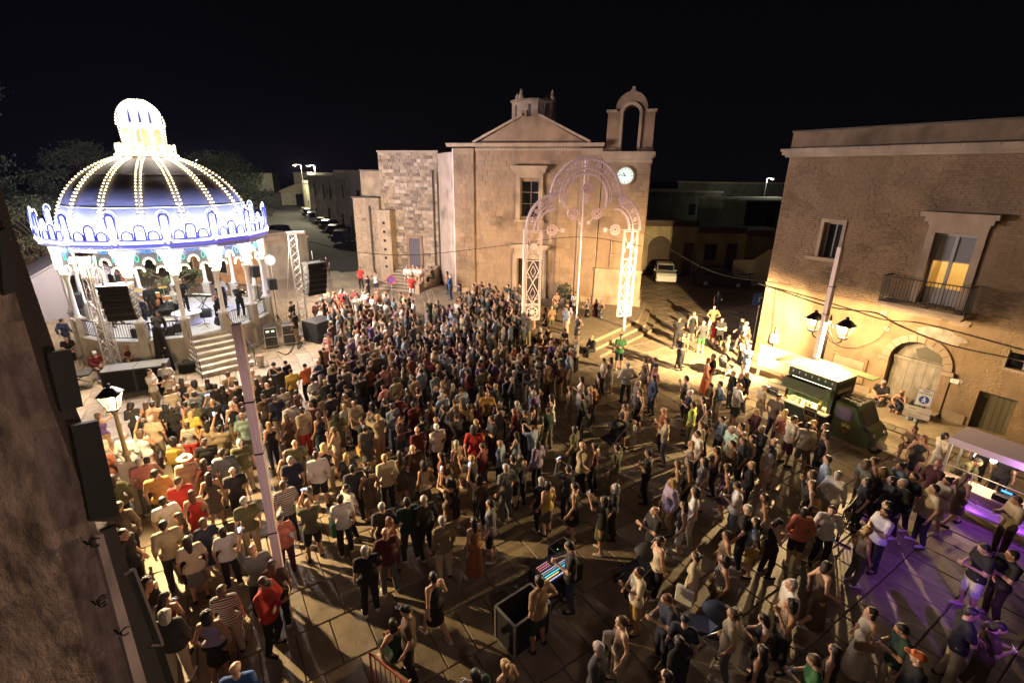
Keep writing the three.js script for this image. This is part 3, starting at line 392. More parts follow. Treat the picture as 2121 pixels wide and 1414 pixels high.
// ================================================================ BANDSTAND
const KC = V(-18.2, 0, -25.9), KN = 16, KA0 = 54, KR = 4.4, KF = 1.4;
const kp = (r, deg, y = 0) => V(r * cos(rad(deg)), y, r * sin(rad(deg)));
const plasterW = mat([0.56, 0.52, 0.46], 0.8, { map: rep(stainT, 0.2, 0.2), bumpMap: rep(roughT, 1, 1), bumpScale: 0.008 });
const paintW = mat([0.78, 0.76, 0.72], 0.5);
function instanced(name, g, m, pts, parent) { const o = new THREE.InstancedMesh(g, m, pts.length), x = new THREE.Matrix4(); pts.forEach((p, i) => o.setMatrixAt(i, x.makeTranslation(p.x, p.y, p.z))); o.name = name; o.userData.kind = 'stuff'; o.castShadow = false; parent.add(o); return o; }
const friezeM = mat([0.26, 0.28, 0.36], 0.6), KLAMP = 1; // scale of all lamps on the bandstand
{
  const k = thing('bandstand', 'round white bandstand with glowing dome, crown of lights and slim columns', 'bandstand', KC);
  const ngon = (r, y0, y1, n = KN) => prism(Array.from({ length: n }, (_, i) => { const p = kp(r, KA0 + (360 / n) * i); return [p.x, p.z]; }), y0, y1);
  part('base_wall', [ngon(KR + 0.02, 0, KF - 0.1)], plasterW, k);
  part('floor', [ngon(KR + 0.16, KF - 0.1, KF)], mat([0.6, 0.57, 0.5], 0.5, { map: rep(paveT, 0.4, 0.4) }), k);
  part('base_plinth', [ngon(KR + 0.1, 0, 0.16)], paintW, k);
  part('ceiling', [ngon(KR - 0.1, 5.72, 5.8)], mat([0.5, 0.5, 0.52], 0.8), k);
  const face = (deg) => ({ p: kp(KR * cos(PI / KN), deg + 180 / KN), ry: PI / 2 - rad(deg + 180 / KN), w: 2 * KR * sin(PI / KN) });
  const warmB = [], coolB = [], edge = (pts, list, f, n, out) => { for (let i = 0; i < n; i++) { const s = i / max(1, n - 1), a = s * (pts.length - 1), j = min(pts.length - 2, floor(a)), u = a - j; list.push(f(pts[j][0] + (pts[j + 1][0] - pts[j][0]) * u, pts[j][1] + (pts[j + 1][1] - pts[j][1]) * u, out)); } };
  const funnel = [[-0.1, 4.42], [-0.16, 4.5], [-0.2, 4.75], [-0.3, 5.0], [-0.36, 5.3], [-0.46, 5.45], [-0.52, 5.74], [0.52, 5.74], [0.46, 5.45], [0.36, 5.3], [0.3, 5.0], [0.2, 4.75], [0.16, 4.5], [0.1, 4.42]];
  const crown = (w, h, y) => [[-w, y], ...Array.from({ length: 11 }, (_, q) => [-w * cos((q / 10) * PI), y + h - w + w * sin((q / 10) * PI)]), [w, y]];
  for (let i = 0; i < KN; i++) {
    const a = KA0 + (360 / KN) * i, c = kp(KR, a), ry = PI / 2 - rad(a);
    const L = (x, y, o = 0, rr_ = KR) => { const b = kp(rr_ + o, a), t = V(-sin(rad(a)), 0, cos(rad(a))); return V(b.x - t.x * x, y, b.z - t.z * x); };
    const col = part('column', [lathe([[0.001, KF + 0.9], [0.17, KF + 0.9], [0.17, KF + 0.97], [0.11, KF + 1.05], [0.1, KF + 1.3], [0.085, 4.05], [0.1, 4.1], [0.1, 4.14], [0.15, 4.3], [0.18, 4.34], [0.18, 4.42], [0.001, 4.42]], 16).translate(c.x, 0, c.z)], paintW, k);
    part('pedestal', [box(0.36, KF + 0.84, 0.36, c.x, (KF + 0.84) / 2, c.z, ry), box(0.48, 0.07, 0.48, c.x, KF + 0.87, c.z, ry), box(0.46, 0.18, 0.46, c.x, 0.09, c.z, ry)], plasterW, col);
    // fan of lights over each column
    part('light_fan', [T(ext(shape(funnel), 0.05), ...kp(KR + 0.06, a).toArray(), ry)], glow([1, 0.95, 0.86], 1.6), k);
    edge(funnel.slice(0, 7), warmB, L, 15, 0.13); edge(funnel.slice(7), warmB, L, 15, 0.13); edge([[0, 4.6], [0, 5.7]], warmB, L, 12, 0.16);
    // tall crown piece over each column
    const cr = 4.86; const cp = part('crown_piece', [T(ext(shape(crown(0.13, 0.98, 6.1)), 0.04), ...kp(cr, a).toArray(), ry)], glow([0.82, 0.88, 1], 2.2), k);
    const outline = (w, h, y, x0 = 0, deg = a, r = cr + 0.06, rad_ = 0.045) => { const t = V(-sin(rad(deg)), 0, cos(rad(deg))), b = kp(r, deg); return tube(crown(w, h, y).map(([x, yy]) => V(b.x - t.x * (x + x0), yy, b.z - t.z * (x + x0))), rad_, 22, 5); };
    part('blue_outline', [outline(0.17, 1.03, 6.1)], M.blue, cp);
    part('crown_foot', [T(ext(shape(Array.from({ length: 16 }, (_, q) => { const g = (q / 16) * 2 * PI, s = 0.17 + 0.05 * cos(4 * g); return [s * cos(g), 6.02 + s * 0.8 * sin(g)]; })), 0.05), ...kp(cr + 0.03, a).toArray(), ry)], glow([0.85, 0.9, 1], 2.4), cp);
    edge(crown(0.25, 1.14, 6.15), coolB, (x, y) => L(x, y, 0.0, cr), 13, 0);
    // bay: frieze with three arches, small crown arches, railing
    const f = face(a), W = f.w / 2, mid = a + 180 / KN;
    const F = (x, y, o = 0) => { const b = kp(KR * cos(PI / KN) + o, mid), t = V(-sin(rad(mid)), 0, cos(rad(mid))); return V(b.x - t.x * x, y, b.z - t.z * x); };
    const ap = [[-W, 5.74], [-W, 4.55], [-0.62, 4.55], ...Array.from({ length: 9 }, (_, q) => [-0.43 - 0.19 * cos((q / 8) * PI), 4.62 + 0.19 * sin((q / 8) * PI)]), [-0.22, 4.55], [-0.2, 4.95], ...Array.from({ length: 9 }, (_, q) => [-0.2 * cos((q / 8) * PI), 4.98 + 0.22 * sin((q / 8) * PI)]), [0.2, 4.95], [0.22, 4.55], ...Array.from({ length: 9 }, (_, q) => [0.43 - 0.19 * cos((q / 8) * PI), 4.62 + 0.19 * sin((q / 8) * PI)]), [0.62, 4.55], [W, 4.55], [W, 5.74]];
    const fz = part('frieze_panel', [T(ext(shape(ap), 0.04), f.p.x, 0, f.p.z, f.ry)], friezeM, k);
    edge(ap.slice(2, 12), warmB, F, 12, 0.07); edge(ap.slice(13, 24), warmB, F, 16, 0.07); edge(ap.slice(24, 34), warmB, F, 12, 0.07);
    const oval = (x, y, rx, ry_, m) => { const o = F(x, y, 0.07); return T(new THREE.TorusGeometry(1, 0.16, 5, 22).scale(rx, ry_, 0.12), o.x, 0, o.z, f.ry).translate(0, o.y, 0); };
    part('light_ornament', [oval(-0.42, 5.2, 0.07, 0.14), oval(0.42, 5.2, 0.07, 0.14)], glow([0.1, 0.95, 0.72], 1.5), fz);
    part('light_ornament', [oval(0, 5.5, 0.2, 0.07), oval(0, 5.5, 0.1, 0.035)], glow([0.1, 0.4, 1], 1.6), fz);
    if (i !== 15) {
      const q = [], a0 = kp(KR, a), a1 = kp(KR, a + 360 / KN);
      const P = (s, y) => V(a0.x + (a1.x - a0.x) * s, y, a0.z + (a1.z - a0.z) * s);
      q.push(bar(P(0.08, KF + 0.82), P(0.92, KF + 0.82), 0.045, 0.045), bar(P(0.08, KF + 0.12), P(0.92, KF + 0.12), 0.03)); for (let s = 1; s < 12; s++) q.push(rod(P(0.08 + 0.07 * s, KF + 0.12), P(0.08 + 0.07 * s, KF + 0.82), 0.01, 0.01, 5));
      part('railing', q, M.iron, k);
    }
    const lowArch = (x0, w, h) => { const b = kp(cr * cos(PI / KN) + 0.0, mid), g = T(ext(shape(crown(w, h, 6.06).map(([x, y]) => [x + x0, y])), 0.04), b.x, 0, b.z, f.ry); return g; };
    const ca = part('crown_arches', [lowArch(0, 0.2, 0.62), lowArch(-0.48, 0.2, 0.36), lowArch(0.48, 0.2, 0.36)], glow([0.84, 0.9, 1], 2.2), k);
    part('blue_outline', [[0, 0.2, 0.62], [-0.48, 0.2, 0.36], [0.48, 0.2, 0.36]].map(([x0, w, h]) => { const b = kp(cr * cos(PI / KN) + 0.06, mid), t = V(-sin(rad(mid)), 0, cos(rad(mid))); return tube(crown(w, h, 6.06).map(([x, y]) => V(b.x - t.x * (x + x0), y, b.z - t.z * (x + x0))), 0.036, 18, 5); }), M.blue, ca);
    const b0 = kp(cr + 0.02, a + 2), b1 = kp(cr + 0.02, a + 360 / KN - 2);
    part('ring_beam', [bar(kp(cr, a, 5.9), kp(cr, a + 360 / KN, 5.9), 0.3, 0.1), bar(kp(cr - 0.05, a, 5.76), kp(cr - 0.05, a + 360 / KN, 5.76), 0.05, 0.5)], mat([0.5, 0.5, 0.7], 0.5), k);
    part('ring_light', [bar(V(b0.x, 5.93, b0.z).multiply(V(1.012, 1, 1.012)), V(b1.x, 5.93, b1.z).multiply(V(1.012, 1, 1.012)), 0.1, 0.06)], glow([0.88, 0.92, 1], 2.2), k);
    part('ring_edge', [bar(kp(cr + 0.09, a, 5.8), kp(cr + 0.09, a + 360 / KN, 5.8), 0.035), bar(kp(cr + 0.09, a, 6.05), kp(cr + 0.09, a + 360 / KN, 6.05), 0.03)], glow([0.08, 0.08, 1], 1.3), k);
  }
  // dome
  const prof = (h) => 4.05 * sqrt(max(0, 1 - ((h - 6) / 3.68) ** 2));
  const hs = Array.from({ length: 22 }, (_, i) => 6 + 3.62 * sin((i / 21) * PI / 2));
  part('dome', [lathe(hs.map((h) => [prof(h), h]), 64)], mat([0.1, 0.082, 0.082], 0.75), k);
  for (const h of [7.35, 8.75]) part('dome_seam', [new THREE.TorusGeometry(prof(h) + 0.015, 0.018, 5, 80).rotateX(PI / 2).translate(0, h, 0)], mat([0.5, 0.5, 0.55], 0.5), k);
  for (let i = 0; i < KN; i++) {
    const a = KA0 + 11.25 + (360 / KN) * i, pts = []; for (let j = 0; j <= 18; j++) { const h = 6.1 + 3.42 * sin((j / 18) * PI / 2); pts.push(kp(prof(h) + 0.07, a, h)); }
    part('dome_rib', [tube(pts, 0.04, 30, 6)], mat([0.3, 0.24, 0.15], 0.6), k);
    for (let j = 0; j < 30; j++) { const s = (j + 0.5) / 30, h = 6.25 + 3.25 * sin(s * PI / 2); for (const o of [-0.095, 0.095]) { const b = kp(prof(h) + 0.1, a, h), t = V(-sin(rad(a)), 0, cos(rad(a))); warmB.push(b.addScaledVector(t, o)); } }
  }
  // lantern on the dome
  part('lantern_ring', [lathe([[0.7, 9.45], [1.2, 9.5], [1.25, 9.56], [1.25, 9.68], [1.15, 9.72], [0.7, 9.74]], 32)], paintW, k);
  for (let i = 0; i < 16; i++) { const a = i * 22.5, c = kp(1.2, a); part('lantern_crest', [T(ext(shape(crown(0.12, i % 2 ? 0.36 : 0.26, 9.66)), 0.03), c.x, 0, c.z, PI / 2 - rad(a))], glow([1, 0.93, 0.76], 2), k); for (let j = 0; j < 5; j++) { warmB.push(kp(1.29, a + j * 4.5, 9.62)); } edge(crown(0.15, i % 2 ? 0.42 : 0.32, 9.7), warmB, (x, y) => { const t = V(-sin(rad(a)), 0, cos(rad(a))); return V(c.x - t.x * x, y, c.z - t.z * x); }, 8); }
  part('lantern_drum', [lathe([[0.78, 9.7], [0.76, 10.3], [0.82, 10.75], [0.9, 10.95]], 24)], glow([1, 0.96, 0.88], 1.35), k);
  part('lantern_arch', Array.from({ length: 8 }, (_, i) => { const c = kp(0.84, i * 45 + 10); return T(ext(hole(shape(archPts(-0.26, 0.26, 9.8, 10.55)), archPts(-0.17, 0.17, 9.79, 10.5)), 0.03), c.x, 0, c.z, PI / 2 - rad(i * 45 + 10)); }), glow([0.95, 0.78, 0.3], 0.9), k);
  const lc = part('lantern_cap', [lathe([[0.9, 10.95], [0.93, 11.1], [0.92, 11.35], [0.82, 11.65], [0.62, 11.9], [0.34, 12.05], [0, 12.1]], 32)], glow([0.93, 0.95, 1], 1.3), k);
  for (const a of [30, 55, 80, 120, 165, 210, 255, 300, 345]) part('blue_slit', [T(ext(shape([[-0.05, 11.05], [0.05, 11.05], [0.03, 11.4], [0, 11.62], [-0.03, 11.4]]), 0.02).rotateX(0), ...kp(0.925, a).toArray(), PI / 2 - rad(a))], glow([0.03, 0.03, 0.5], 0.8), lc);
  for (let i = 0; i < 16; i++) for (let j = 0; j < 14; j++) { const s = j / 13, h = 11 + 1.08 * sin(s * PI / 2), r = 0.96 * sqrt(max(0, 1 - ((h - 11) / 1.13) ** 2)); warmB.push(kp(r + 0.02, i * 22.5, h)); }
  for (let i = 0; i < 12; i++) for (let j = 0; j < 10; j++) warmB.push(kp(0.86 + 0.06 * (j / 10), i * 30, 9.8 + j * 0.12));
  instanced('light_bulbs', new THREE.IcosahedronGeometry(0.04, 0), M.bulb, warmB, k);
  instanced('cool_light_bulbs', new THREE.IcosahedronGeometry(0.03, 0), M.cool, coolB, k);
  // stairs
  const sa = KA0 - 11.25, sd = V(cos(rad(sa)), 0, sin(rad(sa)));
  const st = new THREE.Group(); st.name = 'stairs'; st.position.copy(sd.clone().multiplyScalar(KR * cos(PI / KN))); st.rotation.y = PI / 2 - rad(sa); k.add(st);
  for (let i = 0; i < 7; i++) part('step', [slab(-0.82 - i * 0.05, 0.82 + i * 0.05, i ? 1.2 - i * 0.2 - 0.01 : 1.19, 1.4 - i * 0.2 - 0.04, 0, 0.2 + i * 0.36), slab(-0.84 - i * 0.05, 0.84 + i * 0.05, 1.4 - i * 0.2 - 0.039, 1.4 - i * 0.2, 0, 0.24 + i * 0.36)], plasterW, st);
  for (const s of [-1, 1]) part('handrail', [rod([s * 0.9, 2.2, 0.1], [s * 1.16, 0.95, 2.4], 0.022), rod([s * 1.16, 0, 2.4], [s * 1.16, 0.95, 2.4], 0.02), ...[0.25, 0.5, 0.75].map((u) => rod([s * (0.9 + 0.26 * u), 1.4 - 1.3 * u, 0.1 + 2.3 * u], [s * (0.9 + 0.26 * u), 2.2 - 1.25 * u, 0.1 + 2.3 * u], 0.012))], M.iron, st);
  // the lamps that stand for the bulbs
  const lamp = (r, a, h, rgb, I, s = 6) => { const l = new THREE.PointLight(new THREE.Color().setRGB(...rgb), I * KLAMP); l.position.copy(KC).add(kp(r, a, h)); l.shadow.radius = s; l.castShadow = true; scene.add(l); };
  const beam = (r, a, h, rgb, I, down) => { const l = new THREE.SpotLight(new THREE.Color().setRGB(...rgb), I * KLAMP, 0, rad(82), 0.9); l.position.copy(KC).add(kp(r, a, h)); l.target.position.copy(KC).add(kp(r + 5, a, h - down)); if (cos(rad(a - 207)) > 0.2) l.intensity *= 0.5; l.shadow.radius = 8; l.castShadow = true; scene.add(l, l.target); };
  for (let i = 0; i < 16; i++) { beam(5.05, KA0 + i * 22.5, 6.5, [1, 0.85, 0.88], 270, 0.6); beam(4.65, KA0 + i * 22.5, 5.25, [1, 0.73, 0.45], 170, 2.2); lamp(5.1, KA0 + i * 22.5, 6.4, [0.8, 0.84, 1], 8); lamp(4.72, KA0 + 11.25 + i * 22.5, 6.5, [0.3, 0.4, 1], 110, 4); lamp(4.4, KA0 + i * 22.5, 6.2, [0.85, 0.9, 1], 14, 4); }
  for (let i = 0; i < 4; i++) { lamp(1.5, 30 + i * 90, 10.3, [1, 0.92, 0.8], 22); lamp(2.4, 20 + i * 90, 5.5, [1, 0.93, 0.78], 34); }  // the lower four are unseen, under the ceiling, placed to light the floor
  lamp(0.01, 0, 12.4, [1, 0.88, 0.9], 40);
}

// ================================================================ FESTIVE ARCH, POLES, LAMP POSTS
const pinkW = mat([0.8, 0.66, 0.74], 0.5);
{
  const a0 = ground(1082, 705), AF = frame([a0.x, 0, a0.z], -10.7);
  const ar = thing('festive_arch', 'tall unlit festive arch of white lattice with rosettes before the church', 'arch', AF.P, AF.turn);
  const r = 0.048, z = 0.03, e = (c, rx, ry, s, t, n = 22) => Array.from({ length: n + 1 }, (_, i) => { const g = rad(s + ((t - s) * i) / n); return [c[0] + rx * cos(g), c[1] + ry * sin(g), z]; });
  const tb = (p, q = r, n = 30) => tube(p, q, n, 6), C = 3.28;
  const star = (x, y, s, k = 8) => Array.from({ length: k / 2 }, (_, i) => bar([x - s * cos(i * 2 * PI / k), y - s * sin(i * 2 * PI / k), z], [x + s * cos(i * 2 * PI / k), y + s * sin(i * 2 * PI / k), z], 0.04));
  const ring = (x, y, R_, t = 0.032) => new THREE.TorusGeometry(R_, t, 6, 22).translate(x, y, z);
  const rosette = (x, y, s) => { const g = [ring(x, y, s), ring(x, y, s * 0.35)]; for (let i = 0; i < 10; i++) { const a = i * PI / 5; g.push(ring(x + s * 0.68 * cos(a), y + s * 0.68 * sin(a), s * 0.2, 0.024), rod([x + s * cos(a), y + s * sin(a), z], [x + s * 1.2 * cos(a), y + s * 1.2 * sin(a), z], 0.016)); } return g; };
  for (const s of [0, 1]) {
    const x0 = s ? 5.6 : 0.09, x1 = s ? 6.42 : 0.93, xm = (x0 + x1) / 2, w = x1 - x0, pole = s ? 6.12 : 0;
    part('pole', [slab(pole - 0.055, pole + 0.055, 0, 6.2, -0.12, 0)], mat([0.85, 0.82, 0.84], 0.4), ar);
    const g = []; for (const x of [x0, x0 + 0.07, x1 - 0.07, x1]) g.push(bar([x, 1.22, z], [x, 6.15, z], 0.028)); for (const y of [1.22, 1.3, 2.05, 2.13, 4.55, 6.06, 6.15]) g.push(bar([x0, y, z], [x1, y, z], 0.04));
    part('side_frame', g, pinkW, ar);
    const o = [ring(xm, 1.67, 0.3), ring(xm, 1.67, 0.09), ...star(xm, 1.67, 0.36, 8)];
    for (const [y0, y1] of [[2.13, 3.35], [3.35, 4.55]]) { const ym = (y0 + y1) / 2; o.push(bar([xm, y0, z], [x1 - 0.09, ym, z], 0.036), bar([x1 - 0.09, ym, z], [xm, y1, z], 0.036), bar([xm, y1, z], [x0 + 0.09, ym, z], 0.036), bar([x0 + 0.09, ym, z], [xm, y0, z], 0.036), bar([xm, ym - 0.32, z], [xm + 0.15, ym, z], 0.022), bar([xm + 0.15, ym, z], [xm, ym + 0.32, z], 0.022), bar([xm, ym + 0.32, z], [xm - 0.15, ym, z], 0.022), bar([xm - 0.15, ym, z], [xm, ym - 0.32, z], 0.022), tb(e([x0 + 0.08, y0], 0.3, 0.3, 0, 90), 0.016, 10), tb(e([x1 - 0.08, y0], 0.3, 0.3, 90, 180), 0.016, 10)); }
    o.push(tb(e([xm, 4.9], 0.28, 0.5, 0, 180), 0.02, 16), tb(e([xm, 5.75], 0.28, 0.4, 180, 360), 0.02, 16), ring(xm, 5.3, 0.16), ...star(xm, 5.3, 0.15));
    part('lattice', o, pinkW, ar);
  }
  const sm = (s) => (s ? (p) => p.map(([x, y, q]) => [2 * C - x, y, q]) : (p) => p), up = [C, 7.8];
  for (const s of [0, 1]) {
    const m = sm(s), c = [1.62, 6.15];
    part('side_lobe', [tb(m(e(c, 1.56, 1.83, 180, 96))), tb(m(e(c, 1.5, 1.76, 180, 96)), 0.028), tb(m(e(c, 1.12, 1.36, 180, 96))), tb(m(e(c, 0.95, 1.16, 180, 88))), tb(m(e(c, 0.89, 1.1, 180, 88)), 0.028)], pinkW, ar);
    const sp = []; for (const d of [168, 150, 132, 114]) { const q = (rx, ry) => m([[c[0] + rx * cos(rad(d)), c[1] + ry * sin(rad(d)), z]])[0]; sp.push(bar(q(0.95, 1.16), q(1.5, 1.76), 0.022)); const n = m([[c[0] + 1.31 * cos(rad(d - 9)), c[1] + 1.57 * sin(rad(d - 9)), z]])[0]; sp.push(...star(n[0], n[1], 0.15)); }
    part('spoke', sp, pinkW, ar);
    part('lobe_base', [bar(m([[0.06, 6.15, z]])[0], m([[0.75, 6.15, z]])[0], 0.03)], pinkW, ar);
  }
  part('top_lobe', [tb(e(up, 1.95, 2.02, 184, -4, 40)), tb(e(up, 1.89, 1.95, 184, -4, 40), 0.028), tb(e(up, 1.44, 1.5, 188, -8, 40)), tb(e(up, 1.22, 1.28, 200, -20, 40)), tb(e(up, 1.16, 1.22, 200, -20, 40), 0.028)], pinkW, ar);
  { const sp = []; for (let d = 0; d <= 180; d += 20) { sp.push(bar([C + 1.22 * cos(rad(d)), up[1] + 1.28 * sin(rad(d)), z], [C + 1.89 * cos(rad(d)), up[1] + 1.95 * sin(rad(d)), z], 0.022)); if (d < 180) sp.push(...star(C + 1.67 * cos(rad(d + 10)), up[1] + 1.73 * sin(rad(d + 10)), 0.17)); } part('spoke', sp, pinkW, ar); }
  for (const [x, y, s] of [[1.5, 6.17, 0.27], [2.62, 7.02, 0.28], [2 * C - 2.62, 7.02, 0.28], [2 * C - 1.5, 6.17, 0.27], [C + 0.06, 8.32, 0.27]]) part('rosette', rosette(x, y, s), mat([0.75, 0.56, 0.58], 0.5), ar);
  part('star', [...star(2.08, 6.15, 0.14), bar([1.75, 6.15, z], [2.2, 6.15, z], 0.025), ...star(2 * C - 2.08, 6.15, 0.14), bar([2 * C - 1.75, 6.15, z], [2 * C - 2.2, 6.15, z], 0.025), bar([2.8, 6.8, z], [3.05, 6.55, z], 0.03), bar([2 * C - 2.8, 6.8, z], [2 * C - 3.05, 6.55, z], 0.03), bar([C + 0.04, 8.05, z], [C + 0.04, 7.55, z], 0.03), ...star(C + 0.04, 7.7, 0.12), ...star(3.05, 6.55, 0.12), ...star(2 * C - 3.05, 6.55, 0.12)], pinkW, ar);
  part('hanger', [bar([0.9, 6.15, z], [1.22, 6.17, z], 0.02), bar([2 * C - 0.9, 6.15, z], [2 * C - 1.22, 6.17, z], 0.02), bar([2.1, 7.35, z], [2.42, 7.2, z], 0.02), bar([2 * C - 2.1, 7.35, z], [2 * C - 2.42, 7.2, z], 0.02), bar([C + 0.05, 9.05, z], [C + 0.05, 8.6, z], 0.02)], pinkW, ar);
  part('back_pole', [rod([C - 0.12, 0, -0.06], [C - 0.1, 9.8, -0.06], 0.045)], pinkW, ar);
  const caps = []; const along = (p, n) => { const c = new THREE.CatmullRomCurve3(p.map(A3)); for (let i = 0; i <= n; i++) caps.push(c.getPoint(i / n)); };
  along(e(up, 2.01, 2.08, 184, -4, 40), 60); for (const s of [0, 1]) { along(sm(s)(e([1.62, 6.15], 1.62, 1.89, 180, 96)), 34); along([[s ? 5.56 : 0.05, 1.25, z], [s ? 5.56 : 0.05, 6.1, z]], 60); along([[s ? 6.46 : 0.97, 1.25, z], [s ? 6.46 : 0.97, 6.1, z]], 60); }
  instanced('unlit_bulbs', new THREE.IcosahedronGeometry(0.026, 0), mat([0.75, 0.66, 0.64], 0.3), caps, ar);
}
function festPole(label, px, top, h, w, ground_) { const g = ground_ ?? ground(...px); const p = thing('light_pole', label, 'pole', [g.x, 0, g.z], rad(18), 'bare wooden poles of the square'); part('pole', [slab(-w / 2, w / 2, 0, h, -w / 2, w / 2)], M.pinkPole, p); part('band', [0.35, 0.62, 0.78].map((s) => slab(-w / 2 - 0.006, w / 2 + 0.006, h * s, h * s + 0.03, -w / 2 - 0.006, w / 2 + 0.006)), M.iron, p); }
festPole('bare squared wooden pole standing free among the crowd', [598, 1285], 0, 6.55, 0.145);
{ const [t, h] = HF.at(1700, 700, 3.9), q = HF.pos(t, 0, 3.9); const [, top] = HF.at(1742, 512, 3.9); festPole('bare squared wooden pole behind the food truck before the stone house', null, 0, top, 0.17, q); }
function lanternHead(t, x, y, z, I, k = 1, aim) { // a square lantern: y is its foot
  const q = (r0, r1, y0, y1) => { const g = new THREE.CylinderGeometry(r1, r0, y1 - y0, 4, 1).rotateY(PI / 4).translate(x, (y0 + y1) / 2, z); return g; };
  const hd = new THREE.Group(); hd.name = 'lantern_head'; hd.position.set(x, y, z); hd.scale.setScalar(k); t.add(hd); const X = x, Y = y, Z = z; x = y = z = 0;
  part('lantern_cap', [q(0.36, 0.2, y + 0.52, y + 0.66), q(0.2, 0.12, y + 0.66, y + 0.72), new THREE.SphereGeometry(0.07, 10, 8).translate(x, y + 0.77, z), q(0.39, 0.37, y + 0.49, y + 0.52)], M.iron, hd);
  const g = []; for (const [a, b] of [[1, 1], [1, -1], [-1, 1], [-1, -1]]) g.push(bar([x + a * 0.12, y, z + b * 0.12], [x + a * 0.23, y + 0.5, z + b * 0.23], 0.024)); part('lantern_frame', [...g, q(0.18, 0.19, y - 0.04, y + 0.02)], M.iron, hd);
  const c = [[0.115, y + 0.02], [0.225, y + 0.49]], pn = []; for (let i = 0; i < 4; i++) { const s = new THREE.BufferGeometry(), [[a, ya], [b, yb]] = c; s.setAttribute('position', new THREE.Float32BufferAttribute([-a, ya, a, a, ya, a, b, yb, b, -a, ya, a, b, yb, b, -b, yb, b], 3)); s.computeVertexNormals(); pn.push(uvBox(s.rotateY(i * PI / 2).translate(x, 0, z))); }
  part('lantern_glass', pn, M.glass, hd);
  part('bulb', [new THREE.CylinderGeometry(0.055, 0.05, 0.26, 12).translate(x, y + 0.34, z)], glow([1, 0.74, 0.34], 16), hd);
  const w = t.localToWorld(V(X, Y + 0.45 * k, Z)), l = new THREE.PointLight(new THREE.Color().setRGB(1, 0.69, 0.33), I); l.position.copy(w); l.shadow.radius = 2.5; l.castShadow = true; scene.add(l);
  if (aim) { const o = new THREE.SpotLight(l.color, aim[3], 0, rad(54), 0.9); o.position.copy(w).setY(w.y - 0.02 * k); o.target.position.set(aim[0], aim[1], aim[2]); o.shadow.radius = 2.5; o.castShadow = true; scene.add(o, o.target); }  // added beam from the lantern, strengthening its light towards the aim point
}
{
  const g = V(-10.2, 0, -11.3), t = thing('lamp_post', 'single lantern on a pale iron post with a paper notice, crowd around', 'lamp post', [g.x, 0, g.z], 0.3); t.updateMatrixWorld(true);
  const pm = mat([0.3, 0.26, 0.16], 0.5, { metalness: 0.3 });
  part('post', [lathe([[0, 0], [0.2, 0], [0.2, 0.12], [0.13, 0.25], [0.13, 0.8], [0.1, 0.95], [0.1, 1.0], [0.075, 1.1], [0.065, 1.75], [0.1, 1.8], [0.1, 1.86], [0.06, 1.9], [0.045, 3.0], [0.08, 3.05], [0.05, 3.13], [0, 3.13]], 16)], pm, t);
  part('arm', [rod([0, 3.1, 0], [0, 3.16, 0], 0.05)], pm, t);
  lanternHead(t, 0, 3.15, 0, 150, 0.85, [-1, 0, -7.5, 700]);
  part('notice', [slab(-0.2, 0.24, 1.05, 1.65, 0.11, 0.125), slab(-0.3, -0.12, 1.02, 1.62, -0.05, -0.035)], mat([0.72, 0.66, 0.5], 0.8), t);
}
{
  const off = 3.2, [tl, hl] = HF.at(1686, 672, off), [tr, hr] = HF.at(1750, 686, off), tm = (tl + tr) / 2, g = HF.pos(tm, 0, off), t = thing('lamp_post', 'dark iron lamp post with two lit lanterns against the stone house', 'lamp post', g, HF.turn); t.updateMatrixWorld(true);
  const y = (hl + hr) / 2 - 0.25, w = (tr - tl) / 2;
  part('post', [lathe([[0, 0], [0.18, 0], [0.18, 0.15], [0.1, 0.3], [0.1, 0.9], [0.06, 1.0], [0.05, y - 0.2], [0.075, y - 0.15], [0.045, y - 0.05], [0.04, y + 0.55], [0.06, y + 0.6], [0.015, y + 0.8], [0, y + 0.82]], 14)], M.iron, t);
  for (const s of [-1, 1]) { part('arm', [tube([[0, y + 0.2, 0], [s * w * 0.25, y - 0.02, 0], [s * w * 0.55, y - 0.26, 0], [s * w * 0.88, y - 0.2, 0], [s * w, y, 0]], 0.025, 24), tube([[0, y + 0.35, 0], [s * 0.1, y + 0.4, 0], [s * 0.14, y + 0.25, 0]], 0.014, 10)], M.iron, t); lanternHead(t, s * w, y, 0, 120, 1, s < 0 ? [7.5, 0, -31, 3000] : [5, 0, -14, 700]); }
}

// ================================================================ SOUND EQUIPMENT
function truss(label, x, z, h, turn, base) {
  const t = thing('truss_tower', label, 'truss', [x, 0, z], turn, 'speaker towers'), w = 0.2;
  const ch = []; for (const [a, b] of [[-w, -w], [w, -w], [w, w], [-w, w]]) ch.push(rod([a, 0.1, b], [a, h, b], 0.026)); part('chord', ch, M.alu, t);
  const br = [], n = floor(h / 0.4), c = [[-w, -w], [w, -w], [w, w], [-w, w]]; for (let i = 0; i < n; i++) for (let k = 0; k < 4; k++) { const A = c[(k + (i % 2)) % 4], B = c[(k + 1 - (i % 2) + 4) % 4]; br.push(rod([A[0], 0.1 + i * 0.4, A[1]], [B[0], 0.1 + (i + 1) * 0.4, B[1]], 0.014, 0.014, 5)); } part('brace', br, M.alu, t);
  part('base_plate', [slab(-0.5, 0.5, 0.02, 0.1, -0.5, 0.5), bar([-0.7, 0.05, 0], [0.7, 0.05, 0], 0.08, 0.1), bar([0, 0.06, -0.7], [0, 0.06, 0.7], 0.08, 0.1)], M.alu, t);
  part('head_beam', [slab(-0.3, 0.62, h, h + 0.12, -0.14, 0.14), slab(-0.24, 0.24, h - 0.04, h, -0.24, 0.24)], M.alu, t);
  part('stay', [rod([-0.2, h - 0.3, -0.2], [-1.1, 0.05, -1.2], 0.02)], M.alu, t);
  return t;
}
